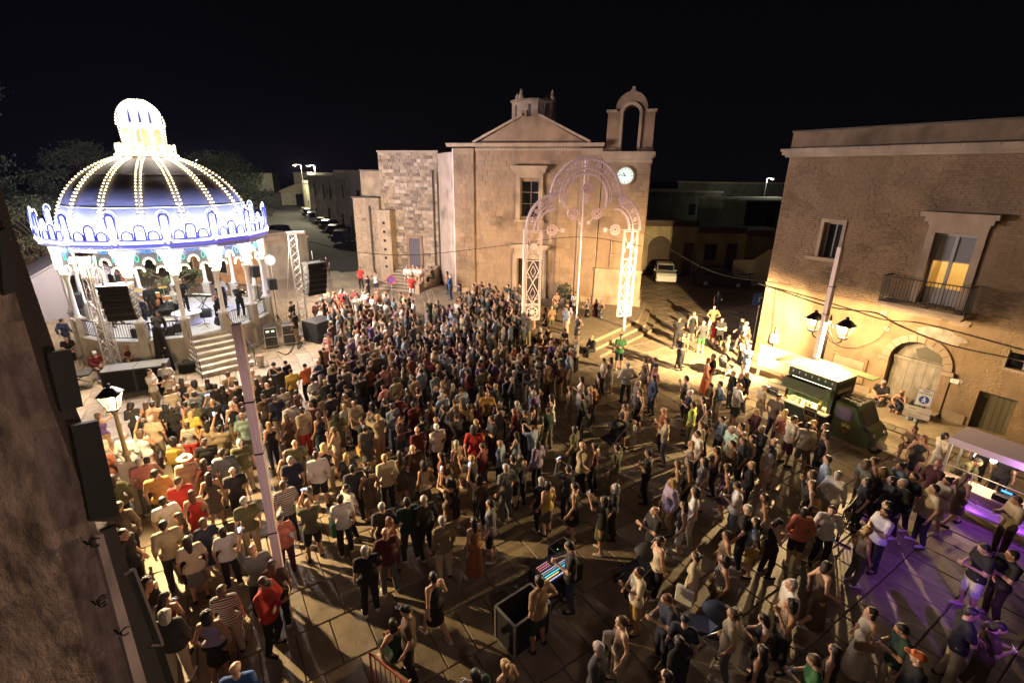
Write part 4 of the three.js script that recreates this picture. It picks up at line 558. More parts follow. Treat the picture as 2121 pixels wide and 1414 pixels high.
function lineArray(label, pos, turn, n) {
  const t = thing('line_array', label, 'loudspeaker', pos, turn, 'hanging speaker stacks');
  part('flying_frame', [slab(-0.55, 0.55, 0.0, 0.07, -0.4, 0.4), bar([-0.4, 0.06, 0], [-0.4, 0.2, 0], 0.05), bar([0.4, 0.06, 0], [0.4, 0.2, 0], 0.05)], M.black, t);
  for (let i = 0; i < n; i++) { const b = new RoundedBoxGeometry(1.05, 0.27, 0.66, 2, 0.025), q = part('cabinet', [b.rotateX(0.03 * i).translate(0, -0.15 - i * 0.285, -0.012 * i * i)], M.black, t); part('grille', [box(0.96, 0.21, 0.02, 0, -0.15 - i * 0.285, 0.33 - 0.012 * i * i).rotateX(0)], M.matteBlack, q); part('handle', [box(0.02, 0.08, 0.2, 0.53, -0.15 - i * 0.285, -0.01 * i * i), box(0.02, 0.08, 0.2, -0.53, -0.15 - i * 0.285, -0.01 * i * i)], mat([0.12, 0.12, 0.13], 0.4), q); }
  part('rigging', [rod([0, 0.2, -0.1], [0, 0.65, -0.1], 0.02)], M.alu, t);
}
const tR = ground(632, 692), tL = ground(243, 787);
truss('silver truss tower with chain motor between bandstand and church', tR.x, tR.z, 5.75, 0.35);
truss('dim truss tower standing before the bandstand, base by the lantern', tL.x, tL.z, 5.6, -0.2);
{ const a = atZ(650, 545, tR.z + 0.65), b = atZ(238, 592, tL.z + 0.6); lineArray('tall black hanging speaker stack on the tower next to the church street', a, 0.85, 6); lineArray('broad black hanging speaker stack before the bandstand columns', b, 0.35, 5); }
function sub(label, p, w, h, d, turn) { const t = thing('subwoofer', label, 'loudspeaker', [p.x, 0, p.z], turn, 'subwoofers on the ground'); const n = max(1, Math.round(w / 1.1)); for (let i = 0; i < n; i++) { const q = part('cabinet', [new RoundedBoxGeometry(w / n - 0.01, h, d, 2, 0.02).translate(-w / 2 + (i + 0.5) * w / n, h / 2 + 0.03, 0)], mat([0.03, 0.033, 0.04], 0.5), t); part('grille', [box(w / n - 0.1, h - 0.12, 0.02, -w / 2 + (i + 0.5) * w / n, h / 2 + 0.03, d / 2 + 0.01)], M.matteBlack, q); for (const y of [0.35, 0.75]) part('handle', [box(0.02, 0.1, 0.22, -w / 2 + (i + 0.5) * w / n + (i ? 1 : -1) * (w / n / 2), h * y, 0)], M.matteBlack, q); } }
sub('grey topped black subwoofer pair at the tower next to the church side', ground(660, 706).add(V(0, 0, -0.3)), 1.25, 1.15, 1.3, -0.5);
sub('long black subwoofer block in front of the bandstand, crowd before it', ground(278, 812).add(V(0, 0, -0.4)), 2.3, 1.05, 0.95, 0.42);
function standSpeaker(label, p, h, turn, wh = [0.42, 0.66]) { const t = thing('stand_speaker', label, 'loudspeaker', p, turn, 'speakers on stands'); part('pole', [rod([0, 0.3, 0], [0, h, 0], 0.022)], M.iron, t); for (let i = 0; i < 3; i++) part('leg', [rod([0, 0.75, 0], [0.5 * cos(i * 2.1), 0, 0.5 * sin(i * 2.1)], 0.015)], M.iron, t); part('cabinet', [new RoundedBoxGeometry(wh[0], wh[1], 0.4, 2, 0.04).translate(0, h + wh[1] / 2, 0)], M.black, t); part('grille', [box(wh[0] - 0.06, wh[1] - 0.08, 0.02, 0, h + wh[1] / 2, 0.205)], M.matteBlack, t); }
{ const q = ground(577, 676); standSpeaker('single black speaker on a stand outside the right-hand bandstand columns', [q.x, 0, q.z], 2.3, -2.4); const w = ground(190, 735); standSpeaker('black speaker on a stand outside the left-hand bandstand railing', [w.x, 0, w.z], 2.5, 2.2, [0.75, 0.7]); const e = ground(788, 0); }
standSpeaker('black monitor speaker inside the bandstand behind the trumpet players', [KC.x + 3.2, KF, KC.z - 2.3], 1.7, -2.2); standSpeaker('narrow black speaker inside the bandstand beside the white hut', [KC.x - 3.6, KF, KC.z - 0.5], 1.5, 1.2);
function wedge(label, x, y, z, turn) { const t = thing('stage_monitor', label, 'loudspeaker', [x, y, z], turn, 'floor monitors on the bandstand'); part('cabinet', [ext(shape([[-0.22, 0], [0.24, 0], [0.24, 0.12], [0.0, 0.42], [-0.22, 0.42]]), 0.55).rotateY(-PI / 2).translate(0.27, 0, 0)], M.black, t); part('grille', [bar([0, 0.125, 0.235], [0, 0.41, -0.005], 0.48, 0.015)], M.matteBlack, t); }
for (const [lb, r, a, tn] of [['black floor monitor at the railing next to the bandstand stairs', 3.7, 66, 0.6], ['black floor monitor half hidden by the railing under the leaning stilt walker', 3.7, 84, 0.3], ['black floor monitor behind the round white pedestal', 1.5, 8, 3.6], ['black floor monitor near the stair-head column', 3.4, 26, 0.9], ['small black floor monitor beside the pedestal foot', 3.3, 58, 0.8]]) { const p = kp(r, a, KF).add(KC); wedge(lb, p.x, p.y, p.z, tn + PI); }
{ const p = kp(1.9, 48, KF).add(KC), t = thing('round_pedestal', 'low round white pedestal in the middle of the bandstand front', 'pedestal', p); part('drum', [lathe([[0, 0], [0.62, 0], [0.62, 0.06], [0.56, 0.1], [0.55, 0.5], [0.68, 0.54], [0.68, 0.6], [0, 0.6]], 28)], paintW, t); }
function micStand(label, r, a, h, d = KC) { const p = kp(r, a, KF).add(d), t = thing('microphone_stand', label, 'microphone stand', p, R() * 6, 'microphone stands'); part('pole', [rod([0, 0.1, 0], [0, h * 0.7, 0], 0.014), rod([0, h * 0.7, 0], [0.35, h, 0.1], 0.01)], M.iron, t); part('foot', [0, 1, 2].map((i) => rod([0, 0.14, 0], [0.32 * cos(i * 2.1), 0, 0.32 * sin(i * 2.1)], 0.012)), M.iron, t); part('microphone', [rod([0.35, h, 0.1], [0.44, h + 0.05, 0.13], 0.02, 0.03)], M.black, t); }
[['microphone stand before the saxophone player', 2.6, 82, 1.5], ['microphone stand beside the round white pedestal', 3.0, 60, 1.5], ['microphone stand between the trumpet players and the stairs', 3.1, 38, 1.4], ['microphone stand at the keyboard', 1.1, -30, 1.4], ['microphone stand close to the right-hand trumpet players', 2.5, 8, 1.4]].forEach((a) => micStand(...a));
{ // riser and drum kit
  const p = kp(1.7, 195, KF).add(KC), t = thing('drum_riser', 'low black drum platform at the back of the bandstand', 'platform', p, 0.3); part('deck', [slab(-1.2, 1.2, 0.28, 0.36, -1, 1)], M.black, t); for (const [x, z] of [[-1.1, -0.9], [1.1, -0.9], [-1.1, 0.9], [1.1, 0.9]]) part('leg', [slab(x - 0.03, x + 0.03, 0, 0.28, z - 0.03, z + 0.03)], M.iron, t);
  const d = thing('drum_kit', 'orange shelled drum kit with cymbals on the black platform', 'drum kit', p.clone().add(V(0, 0.36, 0)), 0.3), sh = mat([0.5, 0.2, 0.04], 0.3), br = mat([0.6, 0.42, 0.12], 0.3, { metalness: 0.8 });
  part('bass_drum', [new THREE.CylinderGeometry(0.28, 0.28, 0.4, 24).rotateX(PI / 2).translate(0, 0.28, 0.25)], sh, d); for (const [x, z, y, r] of [[-0.2, 0.12, 0.68, 0.15], [0.2, 0.12, 0.68, 0.16], [0.52, -0.2, 0.4, 0.2], [-0.5, -0.1, 0.55, 0.18]]) { const q = part('drum', [new THREE.CylinderGeometry(r, r, 0.22, 20).translate(x, y, z)], sh, d); part('drum_head', [new THREE.CylinderGeometry(r * 0.98, r * 0.98, 0.01, 20).translate(x, y + 0.116, z)], paintW, q); part('drum_leg', [rod([x, 0, z], [x, y - 0.1, z], 0.012)], M.alu, q); }
  for (const [x, z, y] of [[-0.65, 0.2, 1.05], [0.62, 0.25, 1.1], [-0.75, -0.35, 0.85]]) { const q = part('cymbal', [lathe([[0, 0.03], [0.05, 0.02], [0.22, 0]], 24).rotateX(0.15).translate(x, y, z)], br, d); part('cymbal_stand', [rod([x, 0, z], [x, y, z], 0.012)], M.alu, q); }
}
{ const p = kp(1.1, -42, KF).add(KC), t = thing('keyboard', 'long pale stage keyboard on crossed legs in the bandstand', 'keyboard', p, -0.15); part('case', [new RoundedBoxGeometry(1.35, 0.1, 0.34, 2, 0.02).translate(0, 0.95, 0)], M.black, t); part('keys', [slab(-0.6, 0.6, 1.0, 1.012, -0.14, 0.02)], M.white, t); part('leg', [rod([-0.4, 0, -0.2], [0.4, 0.9, 0.1], 0.016), rod([0.4, 0, -0.2], [-0.4, 0.9, 0.1], 0.016), rod([-0.4, 0, 0.2], [0.4, 0.9, 0.1], 0.016)], M.iron, t); }
{ // amplifier racks and their cables beside the stairs
  const a = ground(563, 716); for (const [i, lb] of [[0, 'black amplifier rack with two lit meters beside the bandstand stairs'], [1, 'black amplifier rack trailing cables, next to the rack with lit meters']]) { const t = thing('amplifier_rack', lb, 'amplifier rack', [a.x + i * 0.75, 0, a.z - i * 0.5], 0.5, 'amplifier racks'); part('case', [slab(-0.3, 0.3, 0.1, 1.05, -0.3, 0.28), slab(-0.32, 0.32, 1.05, 1.1, -0.32, 0.3)], M.black, t); const fr = []; for (const x of [-0.31, 0.31]) fr.push(bar([x, 0.08, 0.3], [x, 1.08, 0.3], 0.035)); fr.push(bar([-0.31, 0.08, 0.3], [0.31, 0.08, 0.3], 0.035), bar([-0.31, 1.08, 0.3], [0.31, 1.08, 0.3], 0.035), bar([-0.31, 0.58, 0.3], [0.31, 0.58, 0.3], 0.03)); part('frame', fr, M.alu, t); for (let k = 0; k < 5; k++) part('amplifier', [slab(-0.27, 0.27, 0.14 + k * 0.18, 0.28 + k * 0.18, 0.28, 0.3)], mat([0.06, 0.06, 0.065], 0.4), t); if (!i) part('lit_display', [slab(-0.2, -0.05, 0.86, 0.94, 0.3, 0.306), slab(0.06, 0.2, 0.86, 0.94, 0.3, 0.306)], glow([0.8, 1, 0.6], 3), t); for (const [x, z] of [[-0.25, -0.25], [0.25, -0.25], [-0.25, 0.22], [0.25, 0.22]]) part('castor', [new THREE.CylinderGeometry(0.05, 0.05, 0.04, 12).rotateZ(PI / 2).translate(x, 0.05, z)], M.matteBlack, t); }
  for (const [i, lb] of [[0, 'thick black cable coiling over the paving behind the amplifier racks'], [1, 'black cable running over the paving towards the silver tower']]) { const pts = [[590 + i * 8, 690], [604 + i * 14, 700 - i * 10], [606 + i * 10, 720], [592 + i * 26, 734 - i * 12], [575 + i * 50, 728 - i * 20]].map(([x, y]) => ground(x, y, 0.03 + 0.015 * i)); tag(part('floor_cable', [tube(pts, 0.025, 40, 6)], M.matteBlack, scene), lb, 'cable'); }
  const c = ground(540, 757), t = thing('waste_bin', 'small pale square bin at the foot of the bandstand stairs', 'bin', [c.x, 0, c.z], 0.4); part('body', [new THREE.CylinderGeometry(0.22, 0.18, 0.5, 4).rotateY(PI / 4).translate(0, 0.25, 0)], plasterW, t); part('lid', [box(0.36, 0.04, 0.36, 0, 0.52, 0)], M.facadeDark, t);
  const q = ground(390, 770), u = thing('equipment_bag', 'black soft equipment bag against the bandstand wall beside the stairs', 'bag', [q.x, 0, q.z], 0.5); part('bag', [new RoundedBoxGeometry(0.75, 0.5, 0.4, 4, 0.14).translate(0, 0.25, 0)], M.matteBlack, u); part('handle', [tube([[-0.15, 0.48, 0], [-0.1, 0.6, 0], [0.1, 0.6, 0], [0.15, 0.48, 0]], 0.02, 12)], M.black, u);
}
// mixing desk with its flight cases
{
  const g = ground(1152, 1172, 0.9), t = thing('mixing_desk', 'broad mixing desk with glowing rows of coloured keys in its black case', 'mixing desk', [g.x, 0, g.z], 0.68); t.scale.set(0.72, 1, 0.72);
  part('flight_case', [slab(-0.75, 0.75, 0.45, 0.86, -0.42, 0.42)], M.matteBlack, t); part('stand', [rod([-0.6, 0, -0.3], [0.6, 0.45, -0.3], 0.025), rod([0.6, 0, -0.3], [-0.6, 0.45, -0.3], 0.025), rod([-0.6, 0, 0.3], [0.6, 0.45, 0.3], 0.025), rod([0.6, 0, 0.3], [-0.6, 0.45, 0.3], 0.025)], M.iron, t);
  const tilt = (g) => g.rotateX(0.12).translate(0, 0.9, 0); part('surface', [tilt(box(1.4, 0.05, 0.78, 0, 0, 0))], M.black, t);
  const row = (z, n, x0, x1, w, d, cols, nm) => cols.forEach((c, k) => { const gs = []; for (let i = 0; i < n; i++) if (i % cols.length === k) gs.push(tilt(box(w, 0.012, d, x0 + ((x1 - x0) * (i + 0.5)) / n, 0.032, z))); part(nm, gs, glow(c, 1.1), t); });
  row(0.3, 20, -0.6, 0.6, 0.035, 0.035, [[0.6, 0.5, 1], [0.8, 0.8, 1]], 'key_light'); row(0.14, 18, -0.6, 0.6, 0.06, 0.03, [[0.1, 0.8, 1]], 'key_light'); row(0.21, 12, -0.6, -0.1, 0.04, 0.03, [[1, 0.75, 0.2]], 'key_light'); row(0.21, 8, 0.1, 0.6, 0.045, 0.03, [[0.9, 0.2, 1], [0.1, 0.8, 1]], 'key_light'); row(0.06, 24, -0.6, 0.6, 0.02, 0.02, [[0.2, 1, 0.4], [0.5, 0.4, 1]], 'key_light'); row(0.0, 30, -0.6, 0.62, 0.018, 0.02, [[0.8, 0.7, 1]], 'key_light'); for (const z of [-0.1, -0.17, -0.24]) row(z, 7, -0.6, -0.15, 0.026, 0.026, [[1, 0.35, 0.1], [0.8, 0.3, 0.8]], 'knob_light');
  part('screen', [tilt(box(0.34, 0.014, 0.2, 0.25, 0.03, -0.2))], printed(canvasTex(128, 80, (x, w, h) => { x.fillStyle = '#10141a'; x.fillRect(0, 0, w, h); for (let i = 0; i < 16; i++) { x.fillStyle = ['#eef6d8', '#7fd7a0', '#cfe8ff'][i % 3]; x.fillRect(4 + (i % 8) * 15, 6 + floor(i / 8) * 38, 11, 12 + ((i * 7) % 20)); } }), { emissive: 0xffffff, emissiveIntensity: 1.3 }), t); t.children[t.children.length - 1].material.emissiveMap = t.children[t.children.length - 1].material.map;
  const l = new THREE.PointLight(0xc0b0ff, 0.25); l.position.set(g.x, 1.15, g.z); l.shadow.radius = 20; l.castShadow = true; scene.add(l);
  const c = ground(1082, 1300, 0.3), fc = thing('flight_case', 'empty open black flight case with metal edges, person in cream T-shirt beside it', 'flight case', [c.x, 0, c.z], 0.68), ed = [], X = 0.45, Y = 0.92, Z = 0.3;
  part('case', [slab(-X, X, 0.1, 0.14, -Z, Z), slab(-X, X, 0.14, Y, Z - 0.02, Z), slab(-X, X, 0.14, Y, -Z, -Z + 0.02), slab(-X, -X + 0.02, 0.14, Y, -Z + 0.02, Z - 0.02), slab(X - 0.02, X, 0.14, Y, -Z + 0.02, Z - 0.02)], M.matteBlack, fc); for (const x of [-X, X]) for (const z of [-Z, Z]) ed.push(bar([x, 0.1, z], [x, Y, z], 0.04)); for (const y of [0.1, Y]) { for (const z of [-Z, Z]) ed.push(bar([-X, y, z], [X, y, z], 0.038)); for (const x of [-X, X]) ed.push(bar([x, y, -Z], [x, y, Z], 0.039)); } part('metal_edge', ed, M.alu, fc); part('latch', [slab(-0.1, 0.1, 0.5, 0.62, Z, Z + 0.02), slab(X, X + 0.02, 0.5, 0.62, -0.1, 0.1)], M.alu, fc);
  const k = ground(1165, 1122, 0.7), sr = thing('side_rack', 'small black case with a green lamp behind the mixing desk', 'flight case', [k.x, 0, k.z], 0.68); part('case', [slab(-0.35, 0.35, 0.05, 0.75, -0.28, 0.28)], M.matteBlack, sr); sr.scale.setScalar(0.75); part('metal_edge', [bar([-0.35, 0.75, -0.28], [0.35, 0.75, -0.28], 0.03), bar([-0.35, 0.75, 0.28], [0.35, 0.75, 0.28], 0.03), bar([-0.35, 0.75, -0.28], [-0.35, 0.75, 0.28], 0.03), bar([0.35, 0.75, -0.28], [0.35, 0.75, 0.28], 0.03)], M.alu, sr); part('status_light', [box(0.025, 0.012, 0.025, -0.2, 0.757, 0)], glow([0.3, 1, 0.1], 2), sr);
}

// ================================================================ FOOD TRUCK, STALL, SIGNS
{
  const H = 2.3, fl = ground(1639, 757, H), fr = ground(1735, 790, H), br = ground(1782, 776, H), turn = -atan2(fr.z - fl.z, fr.x - fl.x), L = fl.distanceTo(fr), D = 1.3;
  const t = thing('food_truck', 'green three-wheeled drinks truck with awning flap, lit counter and pineapple sign', 'food truck', [fl.x, 0, fl.z], turn), gm = mat([0.02, 0.035, 0.022], 0.4), gp = mat([0.1, 0.14, 0.06], 0.45), cr = mat([0.36, 0.33, 0.22], 0.5);
  // local: x along the counter (towards the cab), z outwards (to the customers)
  part('body', [slab(0, L, 0.35, 0.98, -D, -0.02), slab(0, L, 0.98, H, -D, -D + 0.04), slab(0, 0.04, 0.98, H, -D + 0.04, -0.04)], gm, t);
  part('chassis', [slab(0.05, L + 0.1, 0.22, 0.36, -D + 0.1, -0.1)], M.black, t);
  part('counter', [slab(-0.05, L + 0.03, 0.98, 1.03, -0.45, 0.3)], mat([0.5, 0.46, 0.36], 0.4), t);
  part('corner_post', [slab(0, 0.1, 1.03, H, -0.1, 0), slab(L - 0.13, L, 0.36, H, -0.13, 0), slab(L - 0.08, L, 0.36, H, -D, -D + 0.08)], gm, t);
  part('fascia', [slab(-0.02, L + 0.02, H - 0.32, H, 0, 0.03)], gm, t);
  part('painted_drop', [0, 1, 2, 3, 4, 5, 6].map((i) => { const s = shape([[0, 0.075], [0.022, 0.02], [0.03, -0.012], [0, -0.04], [-0.03, -0.012], [-0.022, 0.02]]); return ext(s, 0.006).translate(0.14 + i * (L - 0.26) / 6, H - 0.14, 0.03); }), mat([0.4, 0.42, 0.3], 0.6), t);
  const rf = new THREE.BufferGeometry(), rp = [[-0.04, 0.03], [L + 0.04, 0.03], [L + 0.04, -D - 0.03], [-0.04, -D - 0.03]], tri = []; for (let i = 0; i < 4; i++) { const a = rp[i], b = rp[(i + 1) % 4]; tri.push(a[0], H, a[1], b[0], H, b[1], L / 2, H + 0.28, -D / 2); } rf.setAttribute('position', new THREE.Float32BufferAttribute(tri, 3)); rf.computeVertexNormals();
  part('roof', [uvBox(rf), slab(-0.04, L + 0.04, H - 0.02, H, -D - 0.03, 0)], cr, t);
  part('awning', [bar([L / 2, H - 0.36, 0.03], [L / 2, 1.78, 0.85], L - 0.12, 0.02).rotateY(0)], mat([0.25, 0.27, 0.14], 0.5), t); part('awning_cloth', [bar([L / 2 - 0.05, H - 0.34, 0.05], [L / 2 - 0.05, 2.02, 0.42], L - 0.3, 0.03)], M.matteBlack, t);
  part('side_flap', [slab(-0.75, -0.02, H - 0.03, H, -D + 0.05, -0.1)], gp, t); part('side_flap', [slab(0.0, L + 0.5, H - 0.06, H - 0.03, -D - 0.55, -D - 0.02)], gp, t);
  part('side_panel', [slab(L - 0.03, L, 0.36, 1.12, -D + 0.08, -0.13), slab(L - 0.03, L, H - 0.14, H, -D + 0.08, -0.13)], gp, t);
  const sg = canvasTex(256, 256, (x, w, h) => { x.fillStyle = '#241d18'; x.fillRect(0, 0, w, h); x.fillStyle = '#c9b56a'; x.font = 'bold 54px sans-serif'; x.fillText('ANANAS', 20, 96); x.fillText('LOVE', 84, 156); x.fillStyle = '#b09a3a'; for (let i = 0; i < 5; i++) { x.beginPath(); x.ellipse(56 + (i - 2) * 9, 190, 5, 26, (i - 2) * 0.35, 0, 7); x.fill(); } });
  part('side_sign', [sheet(D - 0.26, H - 1.3).rotateY(PI / 2).translate(L + 0.004, 1.63, -D / 2)], printed(sg, { side: THREE.DoubleSide }), t); part('side_sign_back', [slab(L - 0.03, L - 0.002, 1.12, H - 0.14, -D + 0.09, -0.14)], gm, t);
  part('light_strip', [slab(0.1, L - 0.15, H - 0.37, H - 0.34, -0.1, -0.05)], glow([1, 0.86, 0.55], 7), t);
  const fx = [0.05, 0.28, 0.52, 0.7, 0.9, 1.15]; part('counter_jars', fx.map((x, i) => new THREE.CylinderGeometry(0.05, 0.045, 0.12 + 0.05 * (i % 3), 12).translate(x + 0.12, 1.1 + 0.025 * (i % 3), 0.1 - 0.12 * (i % 2))), mat([0.6, 0.5, 0.25], 0.2), t); part('pineapple', [new THREE.SphereGeometry(0.08, 12, 10).scale(1, 1.4, 1).translate(L - 0.4, 1.14, -0.08), ...Array.from({ length: 6 }, (_, i) => rod([L - 0.4, 1.24, -0.08], [L - 0.4 + 0.07 * cos(i), 1.4, -0.08 + 0.07 * sin(i)], 0.014, 0.002, 5))], mat([0.3, 0.2, 0.05], 0.7), t);
  const bd = (w, h, lines, o = {}) => canvasTex(w, h, (x) => { x.fillStyle = o.bg ?? '#1d1b1a'; x.fillRect(0, 0, w, h); if (!o.nf) { x.strokeStyle = '#d8cda8'; x.lineWidth = 8; x.strokeRect(4, 4, w - 8, h - 8); } x.fillStyle = o.fg ?? '#e6dcc0'; x.textAlign = 'center'; lines.forEach(([s, y, f]) => { x.font = f; x.fillText(s, w / 2, y); }); });
  part('chalkboard', [box(0.46, 0.36, 0.03, L * 0.72, 0.98, 0.34)], M.black, t); part('chalk_lettering', [sheet(0.44, 0.34).translate(L * 0.72, 0.98, 0.357)], printed(bd(220, 170, [['GRANITA', 62, 'bold 42px sans-serif'], ['•  ~', 120, 'italic 44px serif']])), t);
  part('front_lettering', [sheet(0.62, 0.34).translate(L * 0.68, 0.6, 0.004)], printed(bd(256, 140, [['TUO DRINK', 40, 'bold 38px sans-serif'], ['NEL ANANAS', 82, 'bold 36px sans-serif'], ['O IN ANANAS', 124, 'bold 36px sans-serif']], { nf: 1, bg: '#0b0f0b', fg: '#c9a860' })), t);
  const ck = thing('chalkboard', 'small slanted chalkboard reading cocktails at the end of the truck counter', 'sign', [fl.x, 1.0, fl.z], turn - 0.1); part('board', [box(0.5, 0.34, 0.03, -0.25, 0.22, 0.42)], M.black, ck); part('chalk_lettering', [sheet(0.46, 0.3).translate(-0.25, 0.22, 0.438)], printed(bd(220, 150, [['COCKTAIL', 66, 'bold 36px sans-serif'], ['~ ~ ~', 112, 'italic 40px serif']])), ck);
  for (const z of [-0.12, -D + 0.12]) { const w = part('wheel', [new THREE.CylinderGeometry(0.25, 0.25, 0.14, 20).rotateX(PI / 2).translate(0.45, 0.25, z)], tyreM, t); part('rim', [new THREE.CylinderGeometry(0.14, 0.14, 0.15, 12).rotateX(PI / 2).translate(0.45, 0.25, z)], M.alu, w); }
  // cab
  const c0 = L + 0.06, cab = ext(shape([[0, 0.3], [0, 1.52], [0.08, 1.6], [0.62, 1.58], [0.92, 0.98], [1.12, 0.86], [1.26, 0.62], [1.24, 0.4], [0.9, 0.3]]), 1.0, 0.07).translate(c0 + 0.05, 0, -D / 2 - 0.5);
  part('cab', [cab], mat([0.035, 0.055, 0.02], 0.3), t);
  part('windscreen', [bar([c0 + 0.78, 1.5, -D / 2], [c0 + 1.06, 0.98, -D / 2], 0.02, 0.9)], M.darkGlass, t); parts('cab_window', [slab(c0 + 0.14, c0 + 0.62, 1.0, 1.48, -D / 2 + 0.565, -D / 2 + 0.578), slab(c0 + 0.14, c0 + 0.62, 1.0, 1.48, -D / 2 - 0.578, -D / 2 - 0.565)], mat([0.1, 0.08, 0.12], 0.1), t);
  part('mudguard', [new THREE.SphereGeometry(0.3, 20, 12, 0, PI * 2, 0, PI / 2).scale(1.25, 0.9, 0.62).translate(c0 + 1.28, 0.3, -D / 2)], mat([0.4, 0.36, 0.3], 0.3), t); { const w = part('wheel', [new THREE.CylinderGeometry(0.23, 0.23, 0.12, 20).rotateX(PI / 2).translate(c0 + 1.28, 0.23, -D / 2)], tyreM, t); part('rim', [new THREE.CylinderGeometry(0.12, 0.12, 0.13, 12).rotateX(PI / 2).translate(c0 + 1.28, 0.23, -D / 2)], M.alu, w); }
  part('headlight', [new THREE.SphereGeometry(0.09, 12, 10).translate(c0 + 1.27, 0.72, -D / 2 + 0.34), new THREE.SphereGeometry(0.09, 12, 10).translate(c0 + 1.27, 0.72, -D / 2 - 0.34)], M.alu, t);
  const rk = []; for (const z of [-0.42, -0.14, 0.14, 0.42]) rk.push(rod([c0 + 0.1, 1.74, -D / 2 + z], [c0 + 0.72, 1.72, -D / 2 + z], 0.012)); for (const x of [0.1, 0.4, 0.72]) rk.push(rod([c0 + x, 1.735, -D / 2 - 0.44], [c0 + x, 1.735, -D / 2 + 0.44], 0.012), rod([c0 + x, 1.6, -D / 2 + 0.4], [c0 + x, 1.74, -D / 2 + 0.4], 0.012), rod([c0 + x, 1.6, -D / 2 - 0.4], [c0 + x, 1.74, -D / 2 - 0.4], 0.012)); part('roof_rack', rk, M.alu, t);
  part('pineapple_emblem', [[-0.11, 0.02, 0.5], [-0.06, 0.05, 0.3], [0, 0.07, 0], [0.06, 0.05, -0.3], [0.11, 0.02, -0.5]].map(([x, y, r]) => ext(shape([[-0.028, -0.05], [0.028, -0.05], [0, 0.11]]), 0.006).rotateZ(r).translate(c0 + 0.5 + x, 0.78 + y, -D / 2 + 0.57)), mat([0.5, 0.42, 0.12], 0.5), t); part('cab_lettering', [sheet(0.34, 0.14).translate(c0 + 0.5, 0.6, -D / 2 + 0.577)], printed(bd(160, 66, [['ANANAS', 30, 'bold 28px sans-serif'], ['LOVE', 60, 'bold 26px sans-serif']], { nf: 1, bg: '#1d2a10', fg: '#c9672e' })), t);
  const w1 = t.localToWorld(V(L * 0.5, H - 0.45, -0.2)); t.updateMatrixWorld(true); const w = t.localToWorld(V(L * 0.5, H - 0.48, -0.12)), l = new THREE.PointLight(0xffd89a, 16); l.position.copy(w); l.shadow.radius = 6; l.castShadow = true; scene.add(l);
}
